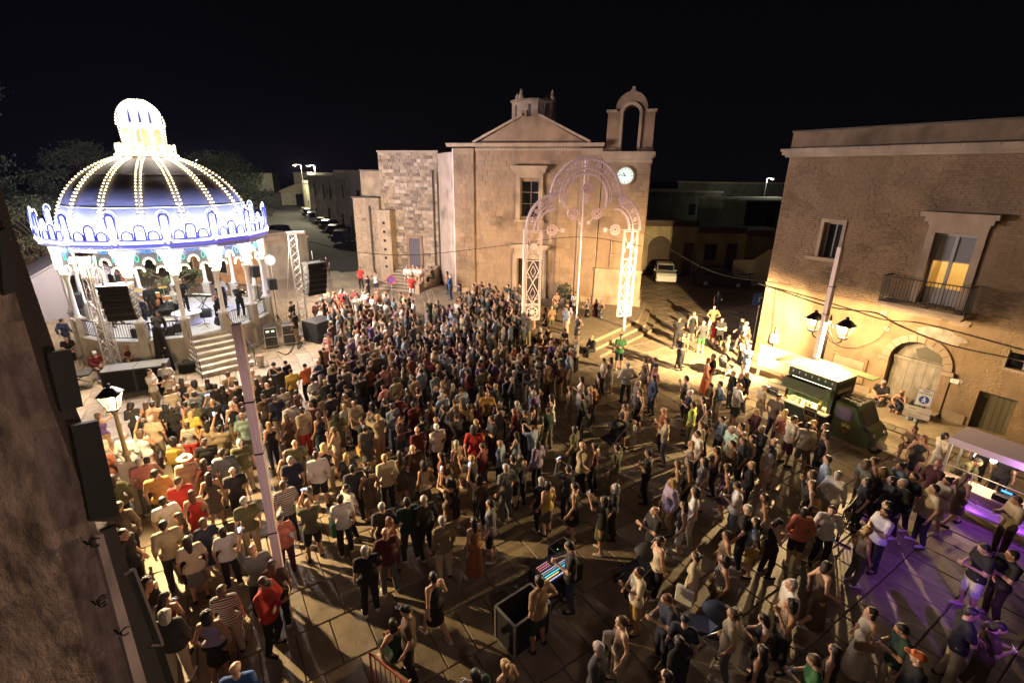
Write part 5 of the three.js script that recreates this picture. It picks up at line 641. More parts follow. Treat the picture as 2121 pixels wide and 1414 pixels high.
{ // stall at the right edge
  const H = 2.2, a = ground(1975, 905, H), b = ground(2121, 957, H), turn = -atan2(b.z - a.z, b.x - a.x), t = thing('food_stall', 'white market stall with lamp-lit counter and flat purple-lit roof', 'market stall', [a.x, 0, a.z], turn), L = 3.4, D = 1.15;
  part('roof', [slab(-0.05, L, H - 0.06, H, -D, 0.06), slab(-0.05, L, H - 0.2, H - 0.06, 0.04, 0.06)], mat([0.5, 0.42, 0.5], 0.5), t);
  for (const [x, z] of [[0.02, 0], [0.02, -D + 0.05], [L - 0.05, 0], [L - 0.05, -D + 0.05]]) part('post', [slab(x - 0.03, x + 0.03, 0, H - 0.06, z - 0.03, z + 0.03)], M.alu, t);
  part('counter', [slab(-0.1, L, 0.9, 0.95, -0.45, 0.18), slab(-0.05, L, 0.3, 0.36, -0.4, 0.1)], mat([0.62, 0.55, 0.48], 0.4), t); part('front_panel', [slab(-0.05, L, 0.62, 0.9, 0.1, 0.13)], mat([0.4, 0.32, 0.26], 0.6), t); part('counter_rail', [rod([0, 1.25, -0.28], [L, 1.25, -0.28], 0.014), ...[0.6, 1.3, 2.1, 2.9].map((x) => rod([x, 0.95, -0.28], [x, 1.25, -0.28], 0.012))], M.alu, t);
  part('menu', [slab(0.02, 0.45, 0.952, 0.962, -0.25, 0.12)], printed(canvasTex(96, 96, (x) => { x.fillStyle = '#d8b9a0'; x.fillRect(0, 0, 96, 96); x.fillStyle = '#b0442e'; for (let i = 0; i < 9; i++) x.fillRect(6 + (i % 3) * 30, 8 + floor(i / 3) * 30, 22, 16); })), t);
  part('banner', [slab(0.1, 0.95, 1.62, 1.9, -D + 0.1, -D + 0.115)], mat([0.65, 0.6, 0.5], 0.7), t); part('banner_lettering', [sheet(0.6, 0.16).translate(0.52, 1.76, -D + 0.118)], printed(canvasTex(200, 56, (x, w, h) => { x.fillStyle = '#d9d2c2'; x.fillRect(0, 0, w, h); x.fillStyle = '#7a6a5a'; x.font = 'italic 26px serif'; x.fillText('~ ~~~~ ~~', 30, 28); x.fillRect(10, 40, 180, 4); })), t);
  part('bulb', [new THREE.SphereGeometry(0.07, 16, 12).translate(0.85, 1.78, -0.42)], glow([1, 0.82, 0.5], 30), t); part('lamp_cord', [rod([0.85, 1.84, -0.42], [0.85, H - 0.06, -0.42], 0.008)], M.black, t);
  part('tube_light', [rod([0.45, 1.7, -0.4], [0.5, 2.0, -0.4], 0.015), rod([1.75, 1.5, -0.4], [1.85, 1.85, -0.4], 0.015)], glow([1, 0.85, 0.6], 4), t);
  part('purple_light_strip', [slab(0.4, L - 0.1, 0.58, 0.615, 0.02, 0.06)], glow([0.35, 0.08, 1], 3), t);
  t.updateMatrixWorld(true); const lamp = (x, y, z, c, I, s) => { const l = new THREE.PointLight(new THREE.Color().setRGB(...c), I); l.position.copy(t.localToWorld(V(x, y, z))); l.shadow.radius = s; l.castShadow = true; scene.add(l); };
  lamp(0.85, 1.78, -0.42, [1, 0.72, 0.38], 8, 3); for (const x of [0.9, 1.8, 2.7]) lamp(x, 0.5, 0.14, [0.3, 0.06, 1], 0.8, 4); lamp(1.6, H - 0.1, 0.3, [0.6, 0.2, 1], 1.2, 6);
  const ti = t.localToWorld(V(1.35, 0.95, -0.1)), tl = thing('cash_register', 'black cash till with a lit blue display on the stall counter', 'till', ti, turn); part('case', [ext(shape([[-0.2, 0], [0.22, 0], [0.22, 0.06], [-0.1, 0.16], [-0.2, 0.16]]), 0.42).rotateY(PI / 2).translate(-0.2, 0, 0)], M.black, tl); part('display', [box(0.22, 0.05, 0.012, -0.02, 0.2, -0.13).rotateX(-0.2)], glow([0.05, 0.3, 1], 3), tl); part('display_case', [box(0.34, 0.1, 0.03, 0, 0.2, -0.155).rotateX(-0.2)], M.black, tl);
  const bu = t.localToWorld(V(2.0, 0.95, 0.0)), bk = thing('tub', 'white plastic tub on the stall counter', 'tub', bu); part('tub', [lathe([[0, 0], [0.1, 0], [0.13, 0.16], [0.14, 0.17], [0.12, 0.165], [0.09, 0.02], [0, 0.02]], 20)], M.white, bk);
}
{ // signs
  const g = ground(1878, 945), t = thing('sign_post', 'metal post with a pedestrian zone sign and two pale direction boards', 'sign post', [g.x, 0, g.z], -0.75), h = 2.55; part('post', [rod([0, 0, 0], [0, h, 0], 0.035)], mat([0.2, 0.19, 0.17], 0.5, { metalness: 0.5 }), t);
  const ps = canvasTex(128, 176, (x, w, hh) => { x.fillStyle = '#e9e3d2'; x.fillRect(0, 0, w, hh); x.strokeStyle = '#333'; x.lineWidth = 3; x.strokeRect(4, 4, w - 8, hh - 8); x.fillStyle = '#333'; x.font = 'bold 20px sans-serif'; x.textAlign = 'center'; x.fillText('AREA', 64, 30); x.fillText('PEDONALE', 64, 54); x.fillStyle = '#1c4f9c'; x.beginPath(); x.arc(64, 112, 40, 0, 7); x.fill(); x.fillStyle = '#fff'; x.beginPath(); x.arc(64, 86, 7, 0, 7); x.fill(); x.lineWidth = 8; x.strokeStyle = '#fff'; x.beginPath(); x.moveTo(64, 94); x.lineTo(64, 116); x.lineTo(50, 140); x.moveTo(64, 116); x.lineTo(78, 140); x.moveTo(46, 112); x.lineTo(64, 100); x.lineTo(80, 114); x.stroke(); });
  part('sign_plate', [box(0.44, 0.6, 0.02, 0, h - 0.32, 0.045)], M.alu, t); part('sign_face', [sheet(0.43, 0.59).translate(0, h - 0.32, 0.057)], printed(ps), t);
  const dp = canvasTex(256, 64, (x, w, hh) => { x.fillStyle = '#d8cfb4'; x.fillRect(0, 0, w, hh); x.fillStyle = '#4a4436'; x.font = 'bold 26px sans-serif'; x.fillText('← Porto', 24, 40); }), dq = canvasTex(256, 64, (x, w, hh) => { x.fillStyle = '#d8cfb4'; x.fillRect(0, 0, w, hh); x.fillStyle = '#6a6250'; x.font = '24px sans-serif'; x.fillText('Centro storico', 34, 40); });
  for (const [y, tx] of [[h - 0.78, dp], [h - 0.99, dq]]) { part('direction_board', [box(0.72, 0.19, 0.025, -0.08, y, 0.045)], M.alu, t); part('board_face', [sheet(0.71, 0.18).translate(-0.08, y, 0.06)], printed(tx), t); }
  const m0 = HF.at(1577, 712, 2.0), m1 = HF.at(1690, 742, 2.0), mb = thing('map_board', 'large pale notice board with a map and small print on posts behind the truck', 'notice board', HF.pos(m0[0], 0, 2.0), HF.turn), w = 2.3, top = m0[1];
  part('board', [slab(0, w, top - 1.05, top, 0, 0.04)], M.trim, mb); part('print', [sheet(w - 0.04, 1.01).translate(w / 2, top - 0.525, 0.044)], printed(canvasTex(512, 230, (x, W, Hh) => { x.fillStyle = '#aaa48f'; x.fillRect(0, 0, W, Hh); x.fillStyle = '#444'; for (let i = 0; i < 5; i++) x.fillRect(190 + i * 48, 8, 22, 14); x.fillStyle = '#23407c'; x.fillRect(400, 8, 30, 16); x.fillStyle = '#3a3a34'; x.font = 'bold 25px sans-serif'; x.fillText('Comune · percorso storico', 20, 54); x.fillText('Centro antico e porto', 20, 82); x.font = '14px sans-serif'; for (let i = 0; i < 3; i++) x.fillRect(20, 94 + i * 10, 300, 3); x.strokeStyle = '#b0a890'; x.lineWidth = 2; for (let i = 0; i < 9; i++) { x.beginPath(); x.moveTo(40 + i * 26, 130); x.quadraticCurveTo(90 + i * 20, 170 + (i % 3) * 20, 30 + i * 34, 220); x.stroke(); } x.fillStyle = '#8c8468'; x.fillRect(380, 150, 30, 34); x.fillRect(440, 170, 36, 34); })), mb); for (const x of [0.12, w - 0.12]) part('post', [slab(x - 0.05, x + 0.05, 0, top - 1.05, 0, 0.06)], M.alu, mb);
  const bs = atZ(1570, 620, -26.2), b = thing('road_sign', 'square blue road sign with a white arrow at the stone house corner', 'road sign', [bs.x, 0, bs.z], 0.2); part('post', [rod([0.2, 0, -0.04], [0.2, bs.y + 0.35, -0.04], 0.03)], M.alu, b); part('plate', [box(0.6, 0.64, 0.02, 0, bs.y, 0)], mat([0.02, 0.09, 0.42], 0.5), b); part('arrow', [ext(shape([[0.05, 0.12], [0.24, 0.12], [0.24, 0.2], [0.3, 0.1], [0.24, 0], [0.24, 0.06], [0.12, 0.06], [0.12, -0.16], [0.05, -0.16]]), 0.006).translate(0, bs.y, 0.011)], M.white, b);
  const ns = ground(814, 640), n = thing('road_sign', 'round no parking sign on a post among the crowd before the side door', 'road sign', [ns.x, 0, ns.z], 0.2); part('post', [rod([0, 0, 0], [0, 2.3, 0], 0.03)], M.alu, n); part('disc', [new THREE.CylinderGeometry(0.3, 0.3, 0.02, 28).rotateX(PI / 2).translate(0, 2.05, 0.04)], mat([0.05, 0.07, 0.3], 0.5), n); part('red_ring', [new THREE.TorusGeometry(0.27, 0.035, 6, 30).translate(0, 2.05, 0.05), box(0.05, 0.5, 0.012, 0, 0, 0).rotateZ(0.78).translate(0, 2.05, 0.056)], mat([0.4, 0.03, 0.03], 0.5), n);
  const is = ground(388, 640), i = thing('direction_sign', 'blue direction boards on a post behind the bandstand', 'direction sign', [is.x - 3.4, 0, is.z - 4.5], 0.15); for (const [y, s] of [[3.35, 'PORTO ↗'], [2.95, 'CENTRO'], [2.6, 'LECCE']]) { part('board', [box(1.15, 0.34, 0.03, 0, y, 0)], mat([0.02, 0.1, 0.35], 0.5), i); part('board_face', [sheet(1.13, 0.32).translate(0, y, 0.018)], printed(canvasTex(256, 72, (x, W, Hh) => { x.fillStyle = '#17427e'; x.fillRect(0, 0, W, Hh); x.strokeStyle = '#fff'; x.lineWidth = 4; x.strokeRect(3, 3, W - 6, Hh - 6); x.fillStyle = '#fff'; x.font = 'bold 44px sans-serif'; x.textAlign = 'center'; x.fillText(s, W / 2, 52); })), i); } part('post', [rod([-0.4, 0, -0.04], [-0.4, 3.5, -0.04], 0.035), rod([0.4, 0, -0.04], [0.4, 3.5, -0.04], 0.035)], M.alu, i);
  const rs = thing('road_sign', 'round road sign seen from behind at the back of the bandstand', 'road sign', [KC.x + 1.6, 0, KC.z - 7.5], 0.1); part('post', [rod([0, 0, 0], [0, 3.6, 0], 0.03)], M.alu, rs); part('disc', [new THREE.CylinderGeometry(0.36, 0.36, 0.02, 28).rotateX(PI / 2).translate(0, 3.2, 0.03)], mat([0.2, 0.22, 0.28], 0.5, { metalness: 0.5 }), rs);
}

// ================================================================ BEHIND THE BANDSTAND: HUT, ORANGE HOUSE, TREES
{
  const t = thing('white_hut', 'white gabled tent kiosk with arched opening behind the bandstand', 'kiosk', [-29.0, 0, -31.5], 0.85), wm = mat([0.17, 0.16, 0.18], 0.7); part('wall', [ext(hole(shape([[-2, 0], [2, 0], [2, 2.6], [0, 3.7], [-2, 2.6]]), archPts(-0.6, 0.6, 0.9, 2.0)), 0.12).translate(0, 0, 1.7), slab(-2, -1.9, 0, 2.6, -1.7, 1.7), slab(1.9, 2, 0, 2.6, -1.7, 1.7), slab(-1.9, 1.9, 0, 2.6, -1.7, -1.6)], wm, t); part('roof', [ext(shape([[-2.2, 2.55], [0, 3.75], [2.2, 2.55], [2.2, 2.65], [0, 3.86], [-2.2, 2.65]]), 3.7).translate(0, 0, -1.8)], wm, t); part('counter', [slab(-0.6, 0.6, 0.85, 0.9, 1.5, 1.9)], M.trim, t);
  const o = house('orange plastered house with arched windows behind the bandstand', frame([-29.5, 0, -42], 24), 7.6, 3.7, 6, mat([0.42, 0.22, 0.1], 0.9, { map: rep(stainT, 0.2, 0.2) }), [[6.2, 7.1, 1.1, 2.3]], [[1.5, 2.9, 2.7, true], [4.2, 5.3, 2.6, true]], {}); part('band', [slab(0, 7.6, 2.75, 2.9, 0, 0.05)], mat([0.5, 0.16, 0.06], 0.8), o);
  house('low rendered wall house right of the bandstand where the street begins', frame([-20.6, 0, -41], -72), 5, 3.2, 4, wallMat([0.38, 0.34, 0.27]), [], [], {});
}
function leafGeo(list) { const p = [], n = [], q = V(), w = V(), c = V(); for (const [x, y, z, s, ax] of list) { q.set(rr(-1, 1), rr(-1, 1), rr(-1, 1)).normalize(); w.copy(ax ?? V(rr(-1, 1), rr(-0.3, 1), rr(-1, 1))).normalize(); c.crossVectors(q, w).normalize(); const A = [x - c.x * s * 0.5, y - c.y * s * 0.5, z - c.z * s * 0.5], B = [x + c.x * s * 0.5, y + c.y * s * 0.5, z + c.z * s * 0.5], T_ = [x + w.x * s * 1.5, y + w.y * s * 1.5, z + w.z * s * 1.5]; p.push(...A, ...B, ...T_); const nn = q.clone().lerp(V(0, 1, 0), 0.3).normalize(); for (let i = 0; i < 3; i++) n.push(nn.x, nn.y, nn.z); } const g = new THREE.BufferGeometry(); g.setAttribute('position', new THREE.Float32BufferAttribute(p, 3)); g.computeVertexNormals(); return g; }
const barkM = mat([0.09, 0.07, 0.05], 0.95, { map: rep(barkT, 1, 1) }), leafMs = [[0.05, 0.075, 0.03], [0.04, 0.06, 0.028], [0.065, 0.085, 0.035]].map((c) => new THREE.MeshPhysicalMaterial({ color: new THREE.Color().setRGB(...c), roughness: 0.9, transmission: 0.3, thickness: 0, side: THREE.DoubleSide }));
function tree(label, x, z, h, r, o = {}) {
  const t = thing(o.name ?? 'tree', label, 'tree', [x, 0, z], R() * 6, 'trees behind the bandstand'), tops = [], limbs = [];
  limbs.push(tube([[0, 0, 0], [0.1, h * 0.25, 0.05], [-0.05, h * 0.5, 0], [0.05, h * 0.75, 0]], 0.16 + h * 0.012, 14, 8));
  const cl = o.clumps ?? 26; for (let i = 0; i < cl; i++) { const a = R() * 6.28, v = R(), y = h * (o.low ?? 0.3) + h * (1 - (o.low ?? 0.3)) * v, k = r * (o.shape ? o.shape(v) : sqrt(max(0.05, 1 - (2 * v - 0.9) ** 2))) * sqrt(rr(0.25, 1)); tops.push([k * cos(a), y, k * sin(a), r * rr(0.2, 0.36)]); if (i % 2 === 0) limbs.push(tube([[0, y * 0.6, 0], [k * 0.5 * cos(a), y * 0.85, k * 0.5 * sin(a)], [k * cos(a), y, k * sin(a)]], 0.05, 6, 5)); }
  part('trunk', limbs, barkM, t); const lv = []; for (const [a, b, c, s] of tops) for (let i = 0; i < (o.leaves ?? 110); i++) { const d = V(rr(-1, 1), rr(-1, 1), rr(-1, 1)); if (d.length() > 1) d.normalize(); d.multiplyScalar(s * (0.55 + 0.5 * R())); lv.push([a + d.x, b + d.y * 0.75, c + d.z, rr(0.1, 0.2) * (o.leaf ?? 1), o.up ? d.clone().add(V(0, s, 0)) : undefined]); } part('crown', [leafGeo(lv)], pick(leafMs), t);
}
tree('tall bushy pine at the edge of the square, lit from below', -45, -39, 19, 6, { name: 'pine_tree', clumps: 100, low: 0.2, leaves: 240, leaf: 0.85, up: 1 });
tree('dark broad tree behind the crown of lights', -31.5, -44, 9.4, 3.8, { clumps: 50, leaves: 170, leaf: 0.8 }); tree('dark rounded tree between the pine and the bandstand dome', -37.5, -45, 10.6, 4.4, { clumps: 60, leaves: 170, leaf: 0.8 });
tree('low dark tree below the pine', -33.5, -35, 6.6, 3.2, { clumps: 40, leaves: 170, leaf: 0.7 }); tree('dark tree seen over the dome shoulder', -33, -57, 10.6, 4.4, { clumps: 50, leaves: 170, leaf: 0.8 }); tree('olive-grey tree close behind the palm', -36, -66, 10.6, 4.4, { clumps: 50, leaves: 170, leaf: 0.9 });
tree('grey bushy tree at the shed end of the street', -50, -92, 9.2, 4.5, { clumps: 44, leaves: 150 }); tree('dark tree behind the orange house', -27.5, -50, 8.4, 3.4, { clumps: 40, leaves: 170, leaf: 0.7 }); tree('small leafy tree seen through the bandstand arches', -23, -32.8, 4.4, 1.5, { clumps: 26, low: 0.25, leaf: 0.55, leaves: 150 });
tree('dark tall tree mass beside the street lamps', -62, -108, 10.6, 6, { clumps: 50, leaf: 1.4, leaves: 150 });
{ const t = thing('palm_tree', 'palm with drooping fronds behind the dome', 'palm tree', [-30.5, 0, -55], 0, 'trees behind the bandstand'); part('trunk', [tube([[0, 0, 0], [0.15, 4, 0], [0, 8, 0.1]], 0.22, 14, 8)], barkM, t); for (let i = 0; i < 26; i++) { const a = i * 2.4, el = rr(-0.5, 1.1), L = rr(2, 2.9), lv = []; for (let k = 0; k <= 14; k++) { const s = k / 14, rr_ = L * s, y = 8.2 + L * s * el * 0.7 - 1.1 * s * s * L * 0.5; for (const d of [-1, 1]) lv.push([rr_ * cos(a), y, rr_ * sin(a), 0.2, V(-sin(a) * d + cos(a) * 0.5, -0.5, cos(a) * d + sin(a) * 0.5)]); } part('frond', [leafGeo(lv)], leafMs[0], t); } }
{ const p = thing('bush', 'potted dark bush at the foot of the church front', 'bush', CF.pos(8.4, 0.5, 0.9)); const lv = []; for (let i = 0; i < 700; i++) { const d = V(rr(-1, 1), rr(-1, 1), rr(-1, 1)); if (d.length() > 1) continue; lv.push([d.x * 0.6, 0.8 + d.y * 0.6, d.z * 0.5, 0.1]); } part('foliage', [leafGeo(lv)], leafMs[1], p); part('pot', [lathe([[0, 0], [0.22, 0], [0.3, 0.35], [0, 0.35]], 16)], M.trim, p); }
// unseen lamps beside the viewer, placed to light paving, arch, pole and near wall
{ const t = thing('unseen_projector', 'violet projector on the house wall under the balcony', 'projector', [6.2, 7.2, -0.3]); part('housing', [rod([0, 0, 0], [0.12, -0.2, -0.3], 0.12, 0.14, 16)], M.black, t); part('lens_light', [new THREE.SphereGeometry(0.1, 16, 12).translate(0.13, -0.22, -0.33)], glow([0.4, 0.12, 1], 6), t); part('bracket', [rod([0, 0, 0], [0, 0.1, 0.3], 0.02)], M.iron, t);
  const l = new THREE.SpotLight(new THREE.Color().setRGB(0.33, 0.1, 1), 300, 0, rad(8.5), 0.7), q = ground(1880, 1195); l.position.set(6.36, 6.93, -0.72); l.target.position.copy(q); l.shadow.radius = 3; l.castShadow = true; scene.add(l, l.target);
  for (const [lb, p, q, I, deg] of [['pink stage projector on the house wall, aimed at the festive arch', [3.2, 8.3, 0.2], [4, 7.2, -27], 600, 11.5], ['small pink projector on the house wall, aimed at the wooden pole', [1.6, 7.7, 0.3], [-4.7, 4, -7.9], 110, 15]]) { const a = V(...p), d = V(...q).sub(a).normalize(), u = thing('unseen_projector', lb, 'projector', p); part('housing', [rod([0, 0, 0], d.clone().multiplyScalar(0.3), 0.11, 0.13, 16)], M.black, u); part('lens_light', [new THREE.SphereGeometry(0.1, 16, 12).translate(d.x * 0.3, d.y * 0.3, d.z * 0.3)], glow([1, 0.6, 0.7], 5), u); part('bracket', [rod([0, 0, 0], [0, 0.15, 0.3], 0.02)], M.iron, u);
    const o = new THREE.SpotLight(new THREE.Color().setRGB(1, 0.68, 0.72), I, 0, rad(deg), 0.6); o.position.copy(a).addScaledVector(d, 0.45); o.target.position.set(...q); o.shadow.radius = 4; o.castShadow = true; scene.add(o, o.target); }
  const w = thing('unseen_wall_lamp', 'warm wall lamp on the house beside the balcony', 'lamp', [0.9, 7.6, 0.5]); part('arm', [rod([0, 0, 0], [0, 0.05, 0.5], 0.02)], M.iron, w); part('lamp_shade', [new THREE.SphereGeometry(0.14, 18, 12)], glow([1, 0.72, 0.62], 3), w); const p = new THREE.PointLight(new THREE.Color().setRGB(1, 0.72, 0.6), 28); p.position.set(0.9, 7.6, 0.5); p.shadow.radius = 7; p.castShadow = true; scene.add(p); }
// terrace tables lit red at the far left
{ const g = ground(58, 640); const rl = thing('red_lantern', 'red lit terrace lamp among tables behind the near wall', 'lamp', [g.x, 0, g.z]); part('post', [rod([0, 0, 0], [0, 1.7, 0], 0.03)], M.iron, rl); part('lamp_shade', [new THREE.SphereGeometry(0.16, 16, 12).translate(0, 1.8, 0)], glow([1, 0.12, 0.04], 2.5), rl); const l = new THREE.PointLight(0xff3010, 14); l.position.set(g.x, 1.8, g.z); l.castShadow = true; l.shadow.radius = 7; scene.add(l);  // lamp placed to give the terrace its red light
  tag(part('hedge_wall', [slab(g.x - 6, g.x + 5, 0, 2.0, g.z - 3.2, g.z - 2.8)], mat([0.3, 0.12, 0.07], 0.9), scene), 'low dark red terrace wall beyond the tables', 'wall');
  for (const [i, lb] of [[0, 'dark terrace table nearest the white hut'], [1, 'dark terrace table under the red lamp']]) { const t = thing('terrace_table', lb, 'table', [g.x + 1.3 - i * 2.2, 0, g.z - 0.6]); part('top', [slab(-0.5, 0.5, 0.72, 0.76, -0.5, 0.5)], M.door, t); for (const [x, z] of [[-0.42, -0.42], [0.42, -0.42], [-0.42, 0.42], [0.42, 0.42]]) part('leg', [slab(x - 0.025, x + 0.025, 0, 0.72, z - 0.025, z + 0.025)], M.iron, t); } }
// overhead wires
{ const w = (pts, r, lb) => tag(part('overhead_wire', [tube(pts, r, 60, 5)], M.matteBlack, scene), lb, 'cable', 'wires over the square'); const a = tR, c = (x, y, z) => atZ(x, y, z);
  w([c(640, 500, -25), c(740, 522, -30), c(860, 528, -34.5), c(1050, 508, -33), c(1212, 491, -28), c(1330, 510, -27.5)], 0.018, 'long dark wire sagging across the church front');
  w([c(1330, 480, -27), c(1470, 560, -26), c(1640, 590, -21)], 0.008, 'thin wire from the festive arch to the stone house'); w([c(1014, 950, -12.5), c(975, 1110, -9), c(940, 1265, -7)], 0.006, 'thin taut guy wire slanting over the crowd'); }
{ // paper notice, far wall plants and a dark steel barrier among the crowd
  const b = (lb, x, y, L, deg, m) => { const g = ground(x, y), t = thing('crowd_barrier', lb, 'barrier', [g.x, 0, g.z], rad(deg), 'barriers'); part('frame', [rod([0, 0.15, 0], [0, 1.05, 0], 0.02), rod([L, 0.15, 0], [L, 1.05, 0], 0.02), rod([0, 1.05, 0], [L, 1.05, 0], 0.022), rod([0, 0.2, 0], [L, 0.2, 0], 0.02), ...Array.from({ length: 9 }, (_, i) => rod([(L * (i + 1)) / 10, 0.2, 0], [(L * (i + 1)) / 10, 1.05, 0], 0.01))], m, t); for (const x of [0.2, L - 0.2]) part('foot', [rod([x, 0.02, -0.3], [x, 0.02, 0.3], 0.02), rod([x, 0.02, 0], [x, 0.2, 0], 0.02)], m, t); };
  b('dark steel barrier cutting through the crowd near the stall', 1730, 1130, 2.2, 40, M.iron); b('red painted barrier at the lower edge of the crowd', 775, 1440, 1.3, -35, mat([0.3, 0.05, 0.02], 0.6));
}

// ================================================================ NEAR WALL AT THE LEFT
{
  const Q = atZ(245, 1070, -3.4), F = frame([Q.x, 0, Q.z], -62), f = (x, y, o = 0) => F.at(x, y, o);
  const wm = mat([0.34, 0.25, 0.21], 0.95, { map: rep(tex(512, 512, (u, v) => 0.6 + 0.6 * fbm(u, v * 0.3, 22, 5, 4) + 0.4 * fbm(u, v * 0.6, 6, 5, 8), false), 0.5, 0.5), bumpMap: rep(roughT, 1.6, 0.8), bumpScale: 0.05 });
  const P = (x, y, o = 0) => { const [t, h] = F.at(x, y, o); return [t, h]; };
  const t = thing('near_wall', 'rough streaked stone wall with dark edge band close to the viewer', 'wall', F.P, F.turn);
  const a = P(-40, 380), b = P(100, 830), c = P(195, 1080), d = P(330, 1440), far = P(100, 830)[0] - 6;
  part('wall', [ext(shape([[far, d[1] - 2], [d[0] + 0.02, d[1] - 2], d, c, b, a, [a[0], a[1] + 2.5], [far, a[1] + 2.5]]), 0.9).translate(0, 0, -0.9)], wm, t);
  const e1 = (x, y) => P(x, y, -0.12); part('dark_edge_band', [ext(shape([e1(-40, 380), e1(100, 830), e1(195, 1080), e1(255, 1080), e1(150, 830), e1(25, 470), e1(0, 380)]), 0.12).translate(0, 0, -0.24)], mat([0.05, 0.038, 0.034], 0.95, { bumpMap: rep(roughT, 3, 3), bumpScale: 0.03 }), t);  // dark band set back along the edge of the wall
  const s1 = [P(140, 880, 0.02), P(196, 868, 0.02), P(240, 1062, 0.02), P(180, 1076, 0.02)], s2 = [P(90, 730, 0.02), P(140, 722, 0.02), P(165, 838, 0.02), P(120, 850, 0.02)], s3 = [P(-10, 480, 0.02), P(6, 470, 0.02), P(30, 600, 0.02), P(0, 610, 0.02)];
  for (const s of [s1, s2, s3]) part('shutter', [ext(shape(s), 0.05).translate(0, 0, 0.02)], M.black, t);
  part('pale_band', [ext(shape([P(188, 1104, 0.01), P(205, 1100, 0.01), P(305, 1440, 0.01), P(278, 1440, 0.01)]), 0.06).translate(0, 0, 0.012)], mat([0.45, 0.36, 0.35], 0.9, { map: rep(stainT, 0.5, 0.5) }), t);
  part('dark_frame', [ext(shape([P(207, 1098, 0.0), P(236, 1088, 0), P(350, 1440, 0), P(307, 1440, 0)]), 0.05).translate(0, 0, -0.03)], mat([0.03, 0.025, 0.025], 0.7), t);
  for (const [x, y] of [[196, 1122], [212, 1245], [258, 1305]]) { const [u, h] = P(x, y, 0.06); part('iron_hook', [new THREE.TorusGeometry(0.035, 0.007, 8, 20, 4.6).rotateZ(0.6).translate(u, h, 0.075), rod([u - 0.05, h + 0.015, 0.075], [u - 0.05, h + 0.02, 0.0], 0.007)], M.iron, t); }
  const g = [], G = (x, y, o = 0.02) => { const [u, h] = P(x, y, o); return [u, h, o]; };
  const bl = thing('window_grille', 'dark scrolled iron grille with a metal rail below the near wall', 'grille', F.P, F.turn);
  part('rail', [bar(G(276, 1178), G(336, 1335), 0.022, 0.03), bar(G(255, 1190), G(276, 1178), 0.02), bar(G(312, 1336), G(336, 1335), 0.02)], mat([0.16, 0.14, 0.13], 0.5), bl); for (let i = 0; i < 6; i++) { const x = 266 + i * 9, y = 1205 + i * 24, q = G(x, y, 0.0); g.push(new THREE.TorusGeometry(0.022, 0.005, 6, 14, 5).rotateZ(i).translate(...q), new THREE.TorusGeometry(0.014, 0.005, 6, 12, 5).rotateZ(i + 2).translate(q[0] - 0.03, q[1] - 0.02, q[2])); } part('scrollwork', g, M.iron, bl); part('panel', [ext(shape([P(250, 1190, -0.02), P(276, 1180, -0.02), P(336, 1336, -0.02), P(370, 1440, -0.02), P(330, 1440, -0.02)]), 0.01).translate(0, 0, -0.035)], M.matteBlack, bl);
}

// ================================================================ PEOPLE: one continuous body each, clothes and hair as parts
function nets(f, lo, hi, c) { // naive surface nets of the field f < 0
  const nx = Math.ceil((hi[0] - lo[0]) / c) + 1, ny = Math.ceil((hi[1] - lo[1]) / c) + 1, nz = Math.ceil((hi[2] - lo[2]) / c) + 1, F = new Float32Array(nx * ny * nz), id = new Int32Array(nx * ny * nz).fill(-1), P = [], I = [];
  let i = 0; for (let z = 0; z < nz; z++) for (let y = 0; y < ny; y++) for (let x = 0; x < nx; x++) F[i++] = f(lo[0] + x * c, lo[1] + y * c, lo[2] + z * c);
  const sx = 1, sy = nx, sz = nx * ny;
  for (let z = 0; z < nz - 1; z++) for (let y = 0; y < ny - 1; y++) for (let x = 0; x < nx - 1; x++) {
    const b = x + y * sy + z * sz; let m = 0; for (let k = 0; k < 8; k++) if (F[b + (k & 1) + ((k >> 1) & 1) * sy + (k >> 2) * sz] < 0) m++;
    if (m === 0 || m === 8) continue; let n = 0, X = 0, Y = 0, Z = 0;
    for (let k = 0; k < 8; k++) for (let a = 0; a < 3; a++) { if (k & (1 << a)) continue; const l = k | (1 << a), va = F[b + (k & 1) + ((k >> 1) & 1) * sy + (k >> 2) * sz], vb = F[b + (l & 1) + ((l >> 1) & 1) * sy + (l >> 2) * sz]; if ((va < 0) === (vb < 0)) continue; const t = va / (va - vb); X += (k & 1) + (a === 0 ? t : 0); Y += ((k >> 1) & 1) + (a === 1 ? t : 0); Z += (k >> 2) + (a === 2 ? t : 0); n++; }
    id[b] = P.length / 3; P.push(lo[0] + (x + X / n) * c, lo[1] + (y + Y / n) * c, lo[2] + (z + Z / n) * c);
  }
  const q = (a, b, d, e, flip) => { if (a < 0 || b < 0 || d < 0 || e < 0) return; flip ? I.push(a, d, b, a, e, d) : I.push(a, b, d, a, d, e); };
  for (let z = 1; z < nz - 1; z++) for (let y = 1; y < ny - 1; y++) for (let x = 1; x < nx - 1; x++) {
    const b = x + y * sy + z * sz, s = F[b] < 0;
    if (s !== F[b + sx] < 0) q(id[b - sy - sz], id[b - sz], id[b], id[b - sy], !s);
    if (s !== F[b + sy] < 0) q(id[b - sx - sz], id[b - sx], id[b], id[b - sz], !s);
    if (s !== F[b + sz] < 0) q(id[b - sx - sy], id[b - sy], id[b], id[b - sx], !s);
  }
  const g = new THREE.BufferGeometry(); g.setAttribute('position', new THREE.Float32BufferAttribute(P, 3)); g.setIndex(I); g.computeVertexNormals(); return g;
}
